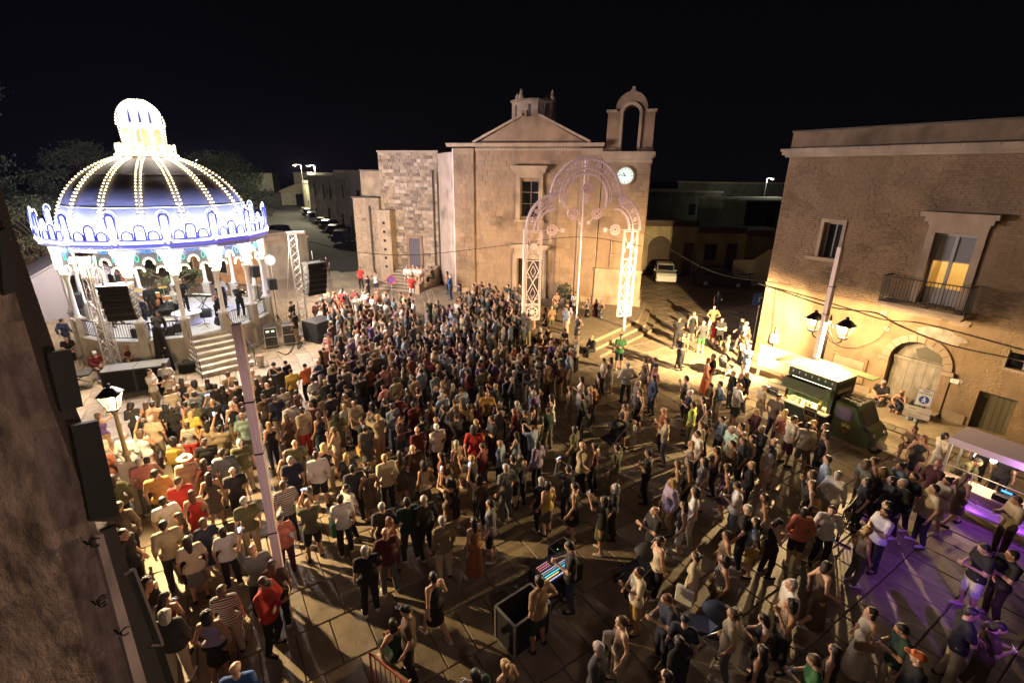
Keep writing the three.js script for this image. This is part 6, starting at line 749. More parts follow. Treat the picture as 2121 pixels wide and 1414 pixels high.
// a bone: [a, b, radius at a, radius at b, flattening front to back]
function field(bones, k, post) {
  const B = bones.map(([a, b, r, s, q = 1]) => { const d = [b[0] - a[0], b[1] - a[1], (b[2] - a[2]) * q]; return [a[0], a[1], a[2], d[0], d[1], d[2], d[0] ** 2 + d[1] ** 2 + d[2] ** 2 || 1e-9, r, s - r, q]; });
  return (x, y, z) => { let m = 1; for (const o of B) { const px = x - o[0], py = y - o[1], pz = (z - o[2]) * o[9]; let t = (px * o[3] + py * o[4] + pz * o[5]) / o[6]; t = t < 0 ? 0 : t > 1 ? 1 : t; const ex = px - o[3] * t, ey = py - o[4] * t, ez = pz - o[5] * t, d = sqrt(ex * ex + ey * ey + ez * ez) - o[7] - o[8] * t, h = max(k - abs(m - d), 0) / k; m = min(m, d) - h * h * k * 0.25; } return post ? post(m, x, y, z) : m; };
}
function mesh(bones, c, k, post, pad = 0.03) { const lo = [9, 9, 9], hi = [-9, -9, -9]; for (const [a, b, r, s, q = 1] of bones) for (const [p, u] of [[a, r], [b, s]]) for (let i = 0; i < 3; i++) { const w = max(u, i === 2 ? u / q : u) + pad + c; lo[i] = min(lo[i], p[i] - w); hi[i] = max(hi[i], p[i] + w); } return nets(field(bones, k, post), lo, hi, c); }
const mix = (a, b, t) => a.map((v, i) => v + (b[i] - v) * t), add = (a, b) => a.map((v, i) => v + b[i]);
function pose(kind, f, v) { // joints; facing +z, 1.72 m tall
  let s = 100 + v * 37 + kind.charCodeAt(0); const j = (a) => { s = (s * 16807) % 2147483647; return ((s / 2147483647) * 2 - 1) * a; };
  const sw = f ? 0.158 : 0.185, hw = f ? 0.092 : 0.088, J = { pel: [0, 0.93, 0], chest: [0, 1.25, -0.005], neck: [0, 1.45, -0.02], head: [0, 1.605, 0.015], yaw: j(0.35), tilt: j(0.1) };
  J.sh = [[sw, 1.405, -0.015], [-sw, 1.405, -0.015]]; J.hip = [[hw, 0.9, 0], [-hw, 0.9, 0]];
  const st = 0.1 + abs(j(0.035)); J.knee = [[st + 0.005, 0.49, 0.02 + j(0.03)], [-st - 0.005, 0.49, 0.02 + j(0.03)]]; J.ank = [[st + 0.02, 0.085, -0.03 + j(0.05)], [-st - 0.02, 0.085, -0.03 + j(0.05)]];
  const el = (x, y, z, m) => [m * x, y, z]; J.el = [el(0.25 + j(0.02), 1.135, -0.03 + j(0.03), 1), el(0.25 + j(0.02), 1.135, -0.03 + j(0.03), -1)]; J.wr = [[0.26, 0.89, 0.05 + j(0.04)], [-0.26, 0.89, 0.05 + j(0.04)]];
  const both = (e, w) => { J.el = [1, -1].map((m) => [m * e[0] + j(0.012), e[1] + j(0.015), e[2] + j(0.012)]); J.wr = [1, -1].map((m) => [m * w[0] + j(0.01), w[1] + j(0.012), w[2] + j(0.01)]); }, one = (i, e, w) => { const m = i ? -1 : 1; J.el[i] = [m * e[0], e[1], e[2]]; J.wr[i] = [m * w[0], w[1], w[2]]; };
  switch (kind) {
    case 'x': both([0.25, 1.15, 0.07], [-0.06, 1.16, 0.2]); J.wr[1][1] -= 0.04; J.wr[1][2] += 0.05; break;
    case 'p': both([0.2, 1.42, 0.25], [0.06, 1.64, 0.36]); J.tilt = -0.12; break;
    case 'r': one(0, [0.24, 1.56, 0.2], [0.14, 1.85, 0.26]); one(1, [0.24, 1.15, 0.05], [0.14, 1.16, 0.26]); break;
    case 'n': both([0.23, 1.14, 0.04], [0.06, 1.2, 0.29]); J.tilt = 0.4; J.head[2] += 0.04; J.head[1] -= 0.015; break;
    case 'h': both([0.36, 1.15, -0.1], [0.17, 1.0, 0.06]); break;
    case 'b': both([0.25, 1.14, -0.13], [0.04, 0.96, -0.19]); break;
    case 'e': one(0, [0.24, 1.15, 0.1], [0.06, 1.42, 0.2]); break;
    case 'c': both([0.24, 1.15, 0.08], [0.05, 1.2, 0.27]); J.wr[0][0] = -0.08; break;
    case 'w': J.knee = [[0.09, 0.5, 0.2], [-0.09, 0.48, 0.0]]; J.ank = [[0.1, 0.09, 0.26], [-0.1, 0.13, -0.33]]; J.wr = [[0.25, 0.9, -0.12], [-0.22, 0.96, 0.2]]; J.el[0][2] = -0.14; break;
    case 't': case 'u': { const d = 0.46; for (const k of ['pel', 'chest', 'neck', 'head']) J[k][1] -= d; for (const k of ['sh', 'hip']) for (const p of J[k]) p[1] -= d; J.chest[2] += 0.04; J.neck[2] += 0.09; J.head[2] += 0.13; for (const p of J.sh) p[2] += 0.09; J.knee = [[0.13, 0.5, 0.42], [-0.13, 0.49, 0.4]]; J.ank = [[0.12, 0.09, 0.44 + j(0.1)], [-0.12, 0.09, 0.42 + j(0.1)]];
      if (kind === 't') { J.el = [[0.25, 0.72, 0.16], [-0.25, 0.72, 0.14]]; J.wr = [[0.06, 0.66, 0.36], [-0.05, 0.64, 0.38]]; } else { J.el = [[0.26, 0.7, 0.2], [-0.26, 0.72, 0.12]]; J.wr = [[0.02, 0.9, 0.3], [-0.08, 0.62, 0.34]]; } break; }
    case 'q': one(0, [0.24, 1.17, 0.08], [0.05, 1.22, 0.26]); one(1, [0.24, 1.12, 0.06], [0.12, 1.0, 0.26]); J.tilt = 0.15; break;   // playing a horn held down in front
    case 'k': both([0.25, 1.13, 0.06], [0.17, 1.02, 0.32]); J.tilt = 0.3; break;   // hands on keys
    case 'v': both([0.22, 1.22, 0.14], [0.04, 1.45, 0.3]); break;   // trumpet at the lips
    case 'l': { const bend = (p, y0 = 0.95) => { const u = max(0, p[1] - y0); p[2] += u * 0.55; p[1] -= u * 0.22; }; for (const k of ['chest', 'neck', 'head']) bend(J[k]); J.sh.forEach((p) => bend(p)); J.el = [[0.22, 1.05, 0.3], [-0.22, 1.05, 0.3]]; J.wr = [[0.1, 0.85, 0.42], [-0.16, 0.82, 0.42]]; J.tilt = 0.35; break; }
  }
  J.toe = J.ank.map((a, i) => [a[0] + (i ? -0.03 : 0.03), 0.035, a[2] + 0.16]); J.sit = kind === 't' || kind === 'u'; return J;
}
function bodyBones(J, f) {
  const b = [], S = J.sh, w = f ? 0.1 : 0.118, up = (p, y, z = 0) => [p[0], p[1] + y, p[2] + z];
  b.push([J.hip[0], J.hip[1], f ? 0.115 : 0.105, f ? 0.115 : 0.105, 1.12], [up(J.pel, 0.04), mix(J.pel, J.chest, 0.5), 0.125, f ? 0.1 : 0.118, 1.15], [mix(J.pel, J.chest, 0.4), J.chest, f ? 0.1 : 0.118, 0.12, 1.15], [add(J.chest, [0.07, 0, 0]), add(J.chest, [-0.07, 0, 0]), w, w, 1.05], [add(J.chest, [0, 0.02, 0]), mix(J.chest, J.neck, 0.75), 0.12, 0.07, 1.25], [mix(S[0], S[1], 0.04), mix(S[0], S[1], 0.96), 0.062, 0.062], [J.neck, mix(J.neck, J.head, 0.7), 0.058, 0.052]);
  if (f) for (const m of [1, -1]) b.push([add(J.chest, [m * 0.068, 0.0, 0.075]), add(J.chest, [m * 0.066, -0.02, 0.085]), 0.05, 0.048]);
  for (const i of [0, 1]) b.push([S[i], J.el[i], 0.055, f ? 0.036 : 0.042], [J.el[i], J.wr[i], f ? 0.036 : 0.041, 0.027], [J.hip[i], J.knee[i], f ? 0.092 : 0.088, 0.056], [J.knee[i], mix(J.knee[i], J.ank[i], 0.4), 0.054, 0.056], [mix(J.knee[i], J.ank[i], 0.35), J.ank[i], 0.056, 0.036], [J.ank[i], J.toe[i], 0.042, 0.032]);
  return b;
}
const headM = (J) => new THREE.Matrix4().makeTranslation(...J.head).multiply(new THREE.Matrix4().makeRotationFromEuler(new THREE.Euler(J.tilt, J.yaw, 0, 'YXZ'))).multiply(new THREE.Matrix4().makeScale(0.93, 0.93, 0.93));
const HEADB = [[[0, 0.028, -0.022], [0, 0.028, 0.012], 0.078, 0.074, 0.92], [[0, 0.0, 0.02], [0, -0.07, 0.032], 0.066, 0.046], [[0, -0.04, -0.02], [0, -0.2, -0.035], 0.056, 0.06], [[0, 0.018, 0.09], [0, -0.022, 0.107], 0.009, 0.015], [[0.03, -0.008, 0.066], [0.03, -0.012, 0.07], 0.022, 0.02], [[-0.03, -0.008, 0.066], [-0.03, -0.012, 0.07], 0.022, 0.02], [[-0.018, -0.058, 0.086], [0.018, -0.058, 0.086], 0.011, 0.011], [[-0.032, 0.03, 0.081], [0.032, 0.03, 0.081], 0.012, 0.012], [[0, -0.095, 0.062], [0, -0.1, 0.064], 0.022, 0.02], [[0.08, 0.012, -0.012], [0.077, -0.028, -0.006], 0.016, 0.01], [[-0.08, 0.012, -0.012], [-0.077, -0.028, -0.006], 0.016, 0.01]];
function headGeo(c) { const g = mesh(HEADB, c, 0.022, (d, x, y, z) => max(d, -(hypot(abs(x) - 0.031, y - 0.008, z - 0.1) - 0.017) * 0.8)); const p = g.attributes.position, col = new Float32Array(p.count * 3).fill(1); for (let i = 0; i < p.count; i++) { const x = abs(p.getX(i)), y = p.getY(i), z = p.getZ(i); if (z > 0.05 && hypot(x - 0.031, (y - 0.008) * 1.3) < 0.0125) col.set([0.12, 0.1, 0.1], i * 3); else if (z > 0.05 && abs(x - 0.031) < 0.02 && abs(y - 0.034) < 0.006) col.set([0.35, 0.3, 0.28], i * 3); else if (z > 0.07 && x < 0.024 && abs(y + 0.058) < 0.01) col.set([0.85, 0.45, 0.42], i * 3); } g.setAttribute('color', new THREE.BufferAttribute(col, 3)); return g; }
function handGeo(curl, c) { const b = [[[-0.024, 0.012, 0], [-0.03, 0.085, 0], 0.017, 0.014], [[0.018, 0.012, 0], [0.026, 0.085, 0], 0.018, 0.014], [[0, 0.01, 0], [0, 0.09, 0], 0.017, 0.014], [[0, -0.03, 0], [0, 0.02, 0], 0.026, 0.022]]; [[-0.031, 0.05], [-0.0105, 0.062], [0.0105, 0.066], [0.031, 0.056]].forEach(([x, l], i) => { let p = [x, 0.088, 0], a = curl * 0.45; for (let k = 0; k < 3; k++) { const n = [p[0] + (k ? 0 : x * 0.12), p[1] + l * [0.52, 0.34, 0.26][k] * cos(a), p[2] + l * [0.52, 0.34, 0.26][k] * sin(a)]; b.push([p, n, 0.0092 - k * 0.0006, 0.0088 - k * 0.0008]); p = n; a += curl * 0.75; } }); b.push([[0.026, 0.02, 0.004], [0.052, 0.05, 0.014], 0.013, 0.0105], [[0.052, 0.05, 0.014], [0.058 - 0.012 * curl, 0.078, 0.02 + 0.016 * curl], 0.0105, 0.0088]); return mesh(b, c, 0.006, null, 0.008); }
const cache = new Map(), once = (k, f) => { if (!cache.has(k)) cache.set(k, f()); return cache.get(k); };
const white3 = (g) => { g.setAttribute('color', new THREE.BufferAttribute(new Float32Array(g.attributes.position.count * 3).fill(1), 3)); return g; };
function handAt(J, i, curl) { const g = once('hand' + curl, () => handGeo(curl, 0.0062)).clone(), w = V(...J.wr[i]), y = w.clone().sub(V(...J.el[i])).normalize(), inn = V(i ? 1 : -1, 0, 0.25), z = inn.addScaledVector(y, -inn.dot(y)).normalize(), x = V().crossVectors(y, z); if (i) g.scale(-1, 1, 1), g.setIndex([...g.index.array].map((_, n, a) => a[n - (n % 3) + [0, 2, 1][n % 3]])); const m = new THREE.Matrix4().makeBasis(i ? x.negate().multiplyScalar(1) : x, y, z); if (m.determinant() < 0) { g.setIndex([...g.index.array].map((_, n, a) => a[n - (n % 3) + [0, 2, 1][n % 3]])); } return g.applyMatrix4(m).translate(w.x + y.x * 0.02, w.y + y.y * 0.02, w.z + y.z * 0.02); }
const CELL = 0.026;
const getPose = (k, f, v) => once(`pose${k}${f}${v}`, () => pose(k, f, v));
const bodyGeo = (k, f, v) => once(`body${k}${f}${v}`, () => { const J = getPose(k, f, v), b = white3(mesh(bodyBones(J, f), CELL, 0.035)), h = once('head', () => headGeo(0.0105)).clone().applyMatrix4(headM(J)), curl = 'pnrqkvec'.includes(k) ? 1 : 0.45, hs = [0, 1].map((i) => white3(handAt(J, i, curl))); for (const g of [b, h, ...hs]) { for (const n of Object.keys(g.attributes)) if (!['position', 'normal', 'color'].includes(n)) g.deleteAttribute(n); } const g = mergeGeometries([b, h, ...hs]); g.computeVertexNormals(); return g; });
const fold = (x, y, z) => 0.007 * noise.noise(x * 11, y * 5, z * 11) + 0.003 * noise.noise(x * 28, y * 17, z * 28);
function topBones(J, f, kind) {
  const o = kind === 'jacket' ? 0.026 : kind === 'shirt' ? 0.018 : kind === 'tee' ? 0.019 : 0.013, B = bodyBones(J, f), t = B.slice(0, f ? 9 : 6).filter((_, i) => i !== 6).map(([a, b, r, s, q]) => [a, b, r + o, s + o, q]);
  const bare = ['tank', 'top', 'dress', 'maxi'].includes(kind); if (bare) t[5] = [mix(J.sh[0], J.sh[1], 0.22), mix(J.sh[0], J.sh[1], 0.78), 0.06, 0.06];
  const arm = kind === 'shirt' || kind === 'jacket' ? 1 : kind === 'tee' || kind === 'polo' || kind === 'tdress' ? 0.62 : 0;
  if (arm) for (const i of [0, 1]) { t.push([J.sh[i], mix(J.sh[i], J.el[i], min(1, arm)), 0.06 + o * 0.8, 0.05 + o]); if (arm === 1) t.push([J.el[i], mix(J.el[i], J.wr[i], 0.86), 0.045 + o * 0.8, 0.034 + o * 0.7]); }
  return t;
}
function topGeo(k, f, v, kind) { return once(`top${k}${f}${v}${kind}`, () => {
  const J = getPose(k, f, v), b = topBones(J, f, kind), y0 = J.sit ? 0.44 : kind === 'dress' || kind === 'tdress' ? 0.47 : kind === 'maxi' ? 0.05 : kind === 'jacket' ? 0.78 : kind === 'top' ? 0.93 : 0.82;
  if (!J.sit && (kind === 'dress' || kind === 'tdress')) b.push([J.pel, [0, 0.46, 0.01], 0.14, 0.2, 1.1]); if (!J.sit && kind === 'maxi') b.push([J.pel, [0, 0.04, 0.0], 0.14, 0.25, 1.05]);
  if (J.sit && ['dress', 'tdress', 'maxi'].includes(kind)) for (const i of [0, 1]) b.push([J.hip[i], J.knee[i], 0.115, 0.09]); else if (!J.sit && y0 < 0.9 && y0 > 0.5) b.push([add(J.pel, [0.03, -0.06, 0]), add(J.pel, [-0.03, -0.06, 0]), 0.155, 0.155, 1.12]);
  return mesh(b, 0.025, 0.026, (d, x, y, z) => max(d + fold(x, y, z), y0 - y + 0.012 * sin(x * 20) * 0.5), 0.02); }); }
function botGeo(k, f, v, kind) { const lk = 'wt'.includes(k) || k === 'u' ? k : 's'; return once(`bot${lk === 's' ? k : lk}${f}${v}${kind}`, () => {
  const J = getPose(k, f, v), e = 0.02, b = [[add(J.hip[0], [-0.02, 0.05, 0]), add(J.hip[1], [0.02, 0.05, 0]), 0.115, 0.115, 1.1], [J.hip[0], J.hip[1], f ? 0.125 : 0.115, f ? 0.125 : 0.115, 1.12]], top = J.pel[1] + 0.03;
  const leg = kind === 'trousers' || kind === 'jeans' ? 0.97 : kind === 'shorts' ? 0.42 : 0;
  if (leg) for (const i of [0, 1]) { b.push([J.hip[i], leg > 0.5 ? J.knee[i] : mix(J.hip[i], J.knee[i], 0.98), 0.1 + e * 0.4, leg > 0.5 ? 0.076 : 0.088]); if (leg > 0.5) b.push([J.knee[i], mix(J.knee[i], J.ank[i], 0.97), 0.076, 0.06]); }
  else if (J.sit) for (const i of [0, 1]) b.push([J.hip[i], J.knee[i], 0.115, 0.09]); else b.push([J.pel, [0, 0.52, 0.01], 0.14, 0.19, 1.1]);
  return mesh(b, 0.025, 0.03, (d, x, y, z) => max(max(d + fold(x, y, z), y - top), (J.sit ? -1 : leg > 0.5 ? 0.05 : 0.46) - y), 0.02); }); }
const shoeGeo = (k, f, v, i) => once(`shoe${k}${f}${v}${i}`, () => { const J = getPose(k, f, v), b = []; b.push([add(J.ank[i], [0, -0.035, -0.03]), J.toe[i], 0.05, 0.04, 1]); return mesh(b, 0.02, 0.01, (d, x, y) => max(d, 0.004 - y), 0.02); });
function hairGeo(k, f, v, kind) { return once(`hair${k}${f}${v}${kind}`, () => { const J = getPose(k, f, v), g = once('hairL' + kind, () => {
  const cr = [[0, 0.035, -0.024], [0, 0.035, 0.006], 0.09, 0.084, 0.93], b = [cr]; let post = (d, x, y, z) => max(d + 0.004 * noise.noise(x * 60, y * 60, z * 60), (z - 0.045) * 0.8 + (0.05 - y) * 0.75), amp = 0.004;
  if (kind === 'short' || kind === 'thin' || kind === 'bun' || kind === 'tail') b.push([[0, -0.005, -0.045], [0, -0.05, -0.048], 0.074, 0.066, 1]);
  if (kind === 'short' || kind === 'thin') { amp = 0.006; post = (d, x, y, z) => max(d + amp * noise.noise(x * 55, y * 55, z * 55), (z - 0.042) * 0.7 + (0.052 - y) * 0.72); if (kind === 'thin') cr[2] = 0.082, cr[3] = 0.076; }
  if (kind === 'bob') { b.push([[0, 0.0, -0.045], [0, -0.12, -0.04], 0.085, 0.08, 1.2]); post = (d, x, y, z) => max(d + 0.006 * noise.noise(x * 45, y * 25, z * 45), (z - 0.04) * 0.8 + (0.02 - y) * 0.35); }
  if (kind === 'long') { b.push([[0, 0.0, -0.05], [0, -0.2, -0.085], 0.085, 0.088, 1.5], [[0, -0.2, -0.085], [0, -0.4, -0.115], 0.088, 0.06, 1.7]); post = (d, x, y, z) => max(d + 0.009 * noise.noise(x * 40, y * 14, z * 40), (z - 0.035) * 0.8 + (0.02 - y) * 0.3); }
  if (kind === 'curly') { b.push([[0, 0.03, -0.04], [0, -0.1, -0.06], 0.115, 0.105, 1.1]); post = (d, x, y, z) => max(d + 0.022 * noise.noise(x * 38, y * 38, z * 38), (z - 0.035) * 0.8 + (0.03 - y) * 0.35); }
  if (kind === 'bun') b.push([[0, 0.09, -0.115], [0, 0.1, -0.12], 0.045, 0.045]);
  if (kind === 'tail') b.push([[0, 0.06, -0.11], [0, -0.2, -0.14], 0.035, 0.022]);
  if (kind === 'cap') { b.push([[0, 0.045, 0.08], [0, 0.036, 0.15], 0.07, 0.06, 1]); post = (d, x, y, z) => max(max(d, 0.03 - y), z > 0.1 ? abs(y - 0.042) - 0.012 : -1); }
  if (kind === 'hat') { b.push([[0, 0.09, -0.01], [0, 0.12, -0.01], 0.085, 0.08]); return mergeGeometries([mesh(b, 0.014, 0.02, (d, x, y, z) => max(max(d, 0.045 - y), y - 0.15)), new THREE.CylinderGeometry(0.185, 0.19, 0.014, 24).translate(0, 0.055, -0.01)].map((q) => { q.deleteAttribute('uv'); return q; })); }
  return mesh(b, 0.0135, 0.02, post); });
  return g.clone().applyMatrix4(headM(J)); }); }
const COL = { black: [0.013, 0.012, 0.013], navy: [0.016, 0.02, 0.045], grey: [0.14, 0.14, 0.14], 'dark-grey': [0.045, 0.045, 0.048], white: [0.68, 0.66, 0.63], cream: [0.6, 0.52, 0.38], beige: [0.42, 0.34, 0.22], khaki: [0.24, 0.19, 0.11], olive: [0.1, 0.1, 0.045], green: [0.04, 0.16, 0.05], 'dark-green': [0.015, 0.042, 0.025], lime: [0.42, 0.5, 0.08], yellow: [0.62, 0.43, 0.07], ochre: [0.42, 0.25, 0.07], orange: [0.55, 0.13, 0.03], rust: [0.26, 0.085, 0.04], red: [0.46, 0.03, 0.022], 'dark-red': [0.14, 0.016, 0.016], maroon: [0.075, 0.014, 0.018], pink: [0.52, 0.22, 0.22], salmon: [0.6, 0.19, 0.12], purple: [0.13, 0.07, 0.24], lilac: [0.34, 0.27, 0.4], blue: [0.05, 0.13, 0.36], 'pale-blue': [0.3, 0.38, 0.5], 'grey-blue': [0.15, 0.19, 0.23], turquoise: [0.03, 0.36, 0.46], brown: [0.1, 0.06, 0.032], mint: [0.42, 0.6, 0.5], denim: [0.05, 0.07, 0.13], tan: [0.32, 0.2, 0.11],
  floral: [0.3, 0.26, 0.22], striped: [0.5, 0.47, 0.42], checked: [0.2, 0.18, 0.17], printed: [0.17, 0.13, 0.09], 'orange-print': [0.42, 0.2, 0.08] };
for (const k in COL) COL[k] = COL[k].map((x) => x * 0.7);
const ptn = {
  floral: () => tex(128, 128, (u, v) => { const n = fbm(u, v, 7, 3), m = fbm(u, v, 9, 2, 4); return n > 0.12 ? [1.0, 0.85, 0.75] : m > 0.15 ? [0.5, 0.25, 0.22] : [0.4, 0.36, 0.32]; }), striped: () => tex(8, 64, (u, v) => (v * 4) % 1 < 0.5 ? 1 : 0.12), checked: () => tex(64, 64, (u, v) => 0.35 + 0.32 * ((u * 4) % 1 < 0.5) + 0.32 * ((v * 4) % 1 < 0.5)),
  printed: () => tex(128, 128, (u, v) => (fbm(u, v, 10, 3) > 0.05 ? 1 : 0.4)), 'orange-print': () => tex(64, 64, (u, v) => { const z = abs(((u * 4) % 1) - 0.5) + v * 4; return (z * 1.0) % 1 < 0.35 ? [1, 1, 1] : [0.55, 0.35, 0.25]; }) };
const cloth = (c) => once('cloth' + c, () => { const p = ptn[c]; return new THREE.MeshStandardMaterial({ color: new THREE.Color().setRGB(...COL[c]), roughness: 0.92, ...(p ? { map: rep(p(), 5, 5) } : {}) }); });
const skinM = [[0.42, 0.25, 0.17], [0.36, 0.2, 0.13], [0.47, 0.3, 0.22], [0.3, 0.165, 0.1]].map((c) => mat(c, 0.55, { vertexColors: true }));
const HAIR = { D: [0.012, 0.009, 0.008], B: [0.06, 0.034, 0.018], L: [0.34, 0.23, 0.1], G: [0.3, 0.29, 0.28], W: [0.55, 0.54, 0.52], R: [0.09, 0.025, 0.015] }, hairM = (c) => once('hairM' + c, () => mat(HAIR[c] ?? COL[c], 0.6));
const shoeMs = [M.matteBlack, mat([0.5, 0.48, 0.45], 0.7), mat([0.12, 0.07, 0.04], 0.7)];
function makePerson(kind, f, v, top, bot, hair, tone) {
  const o = new THREE.Group(), sk = (g, c) => { if (!ptn[c]) return g; return once(g.uuid + 'uv', () => uvBox(g)); };
  part('body', bodyGeo(kind, f, v), skinM[tone], o);
  const [tk, tc] = top; if (tk !== 'none') part({ tee: 't_shirt', polo: 't_shirt', tdress: 'dress', maxi: 'dress', top: 'blouse', tank: 'vest_top' }[tk] ?? tk, sk(topGeo(kind, f, v, tk === 'polo' ? 'tee' : tk), tc), cloth(tc), o);
  const [bk, bc] = bot; if (bk) part(bk, sk(botGeo(kind, f, v, bk), bc), cloth(bc), o);
  if (hair) part(hair[0] === 'cap' ? 'cap' : hair[0] === 'hat' ? 'hat' : 'hair', hairGeo(kind, f, v, hair[0]), hairM(hair[1]), o);
  for (const i of [0, 1]) part('shoe', shoeGeo(kind, f, v, i), shoeMs[(v + tone) % 3], o); return o;
}
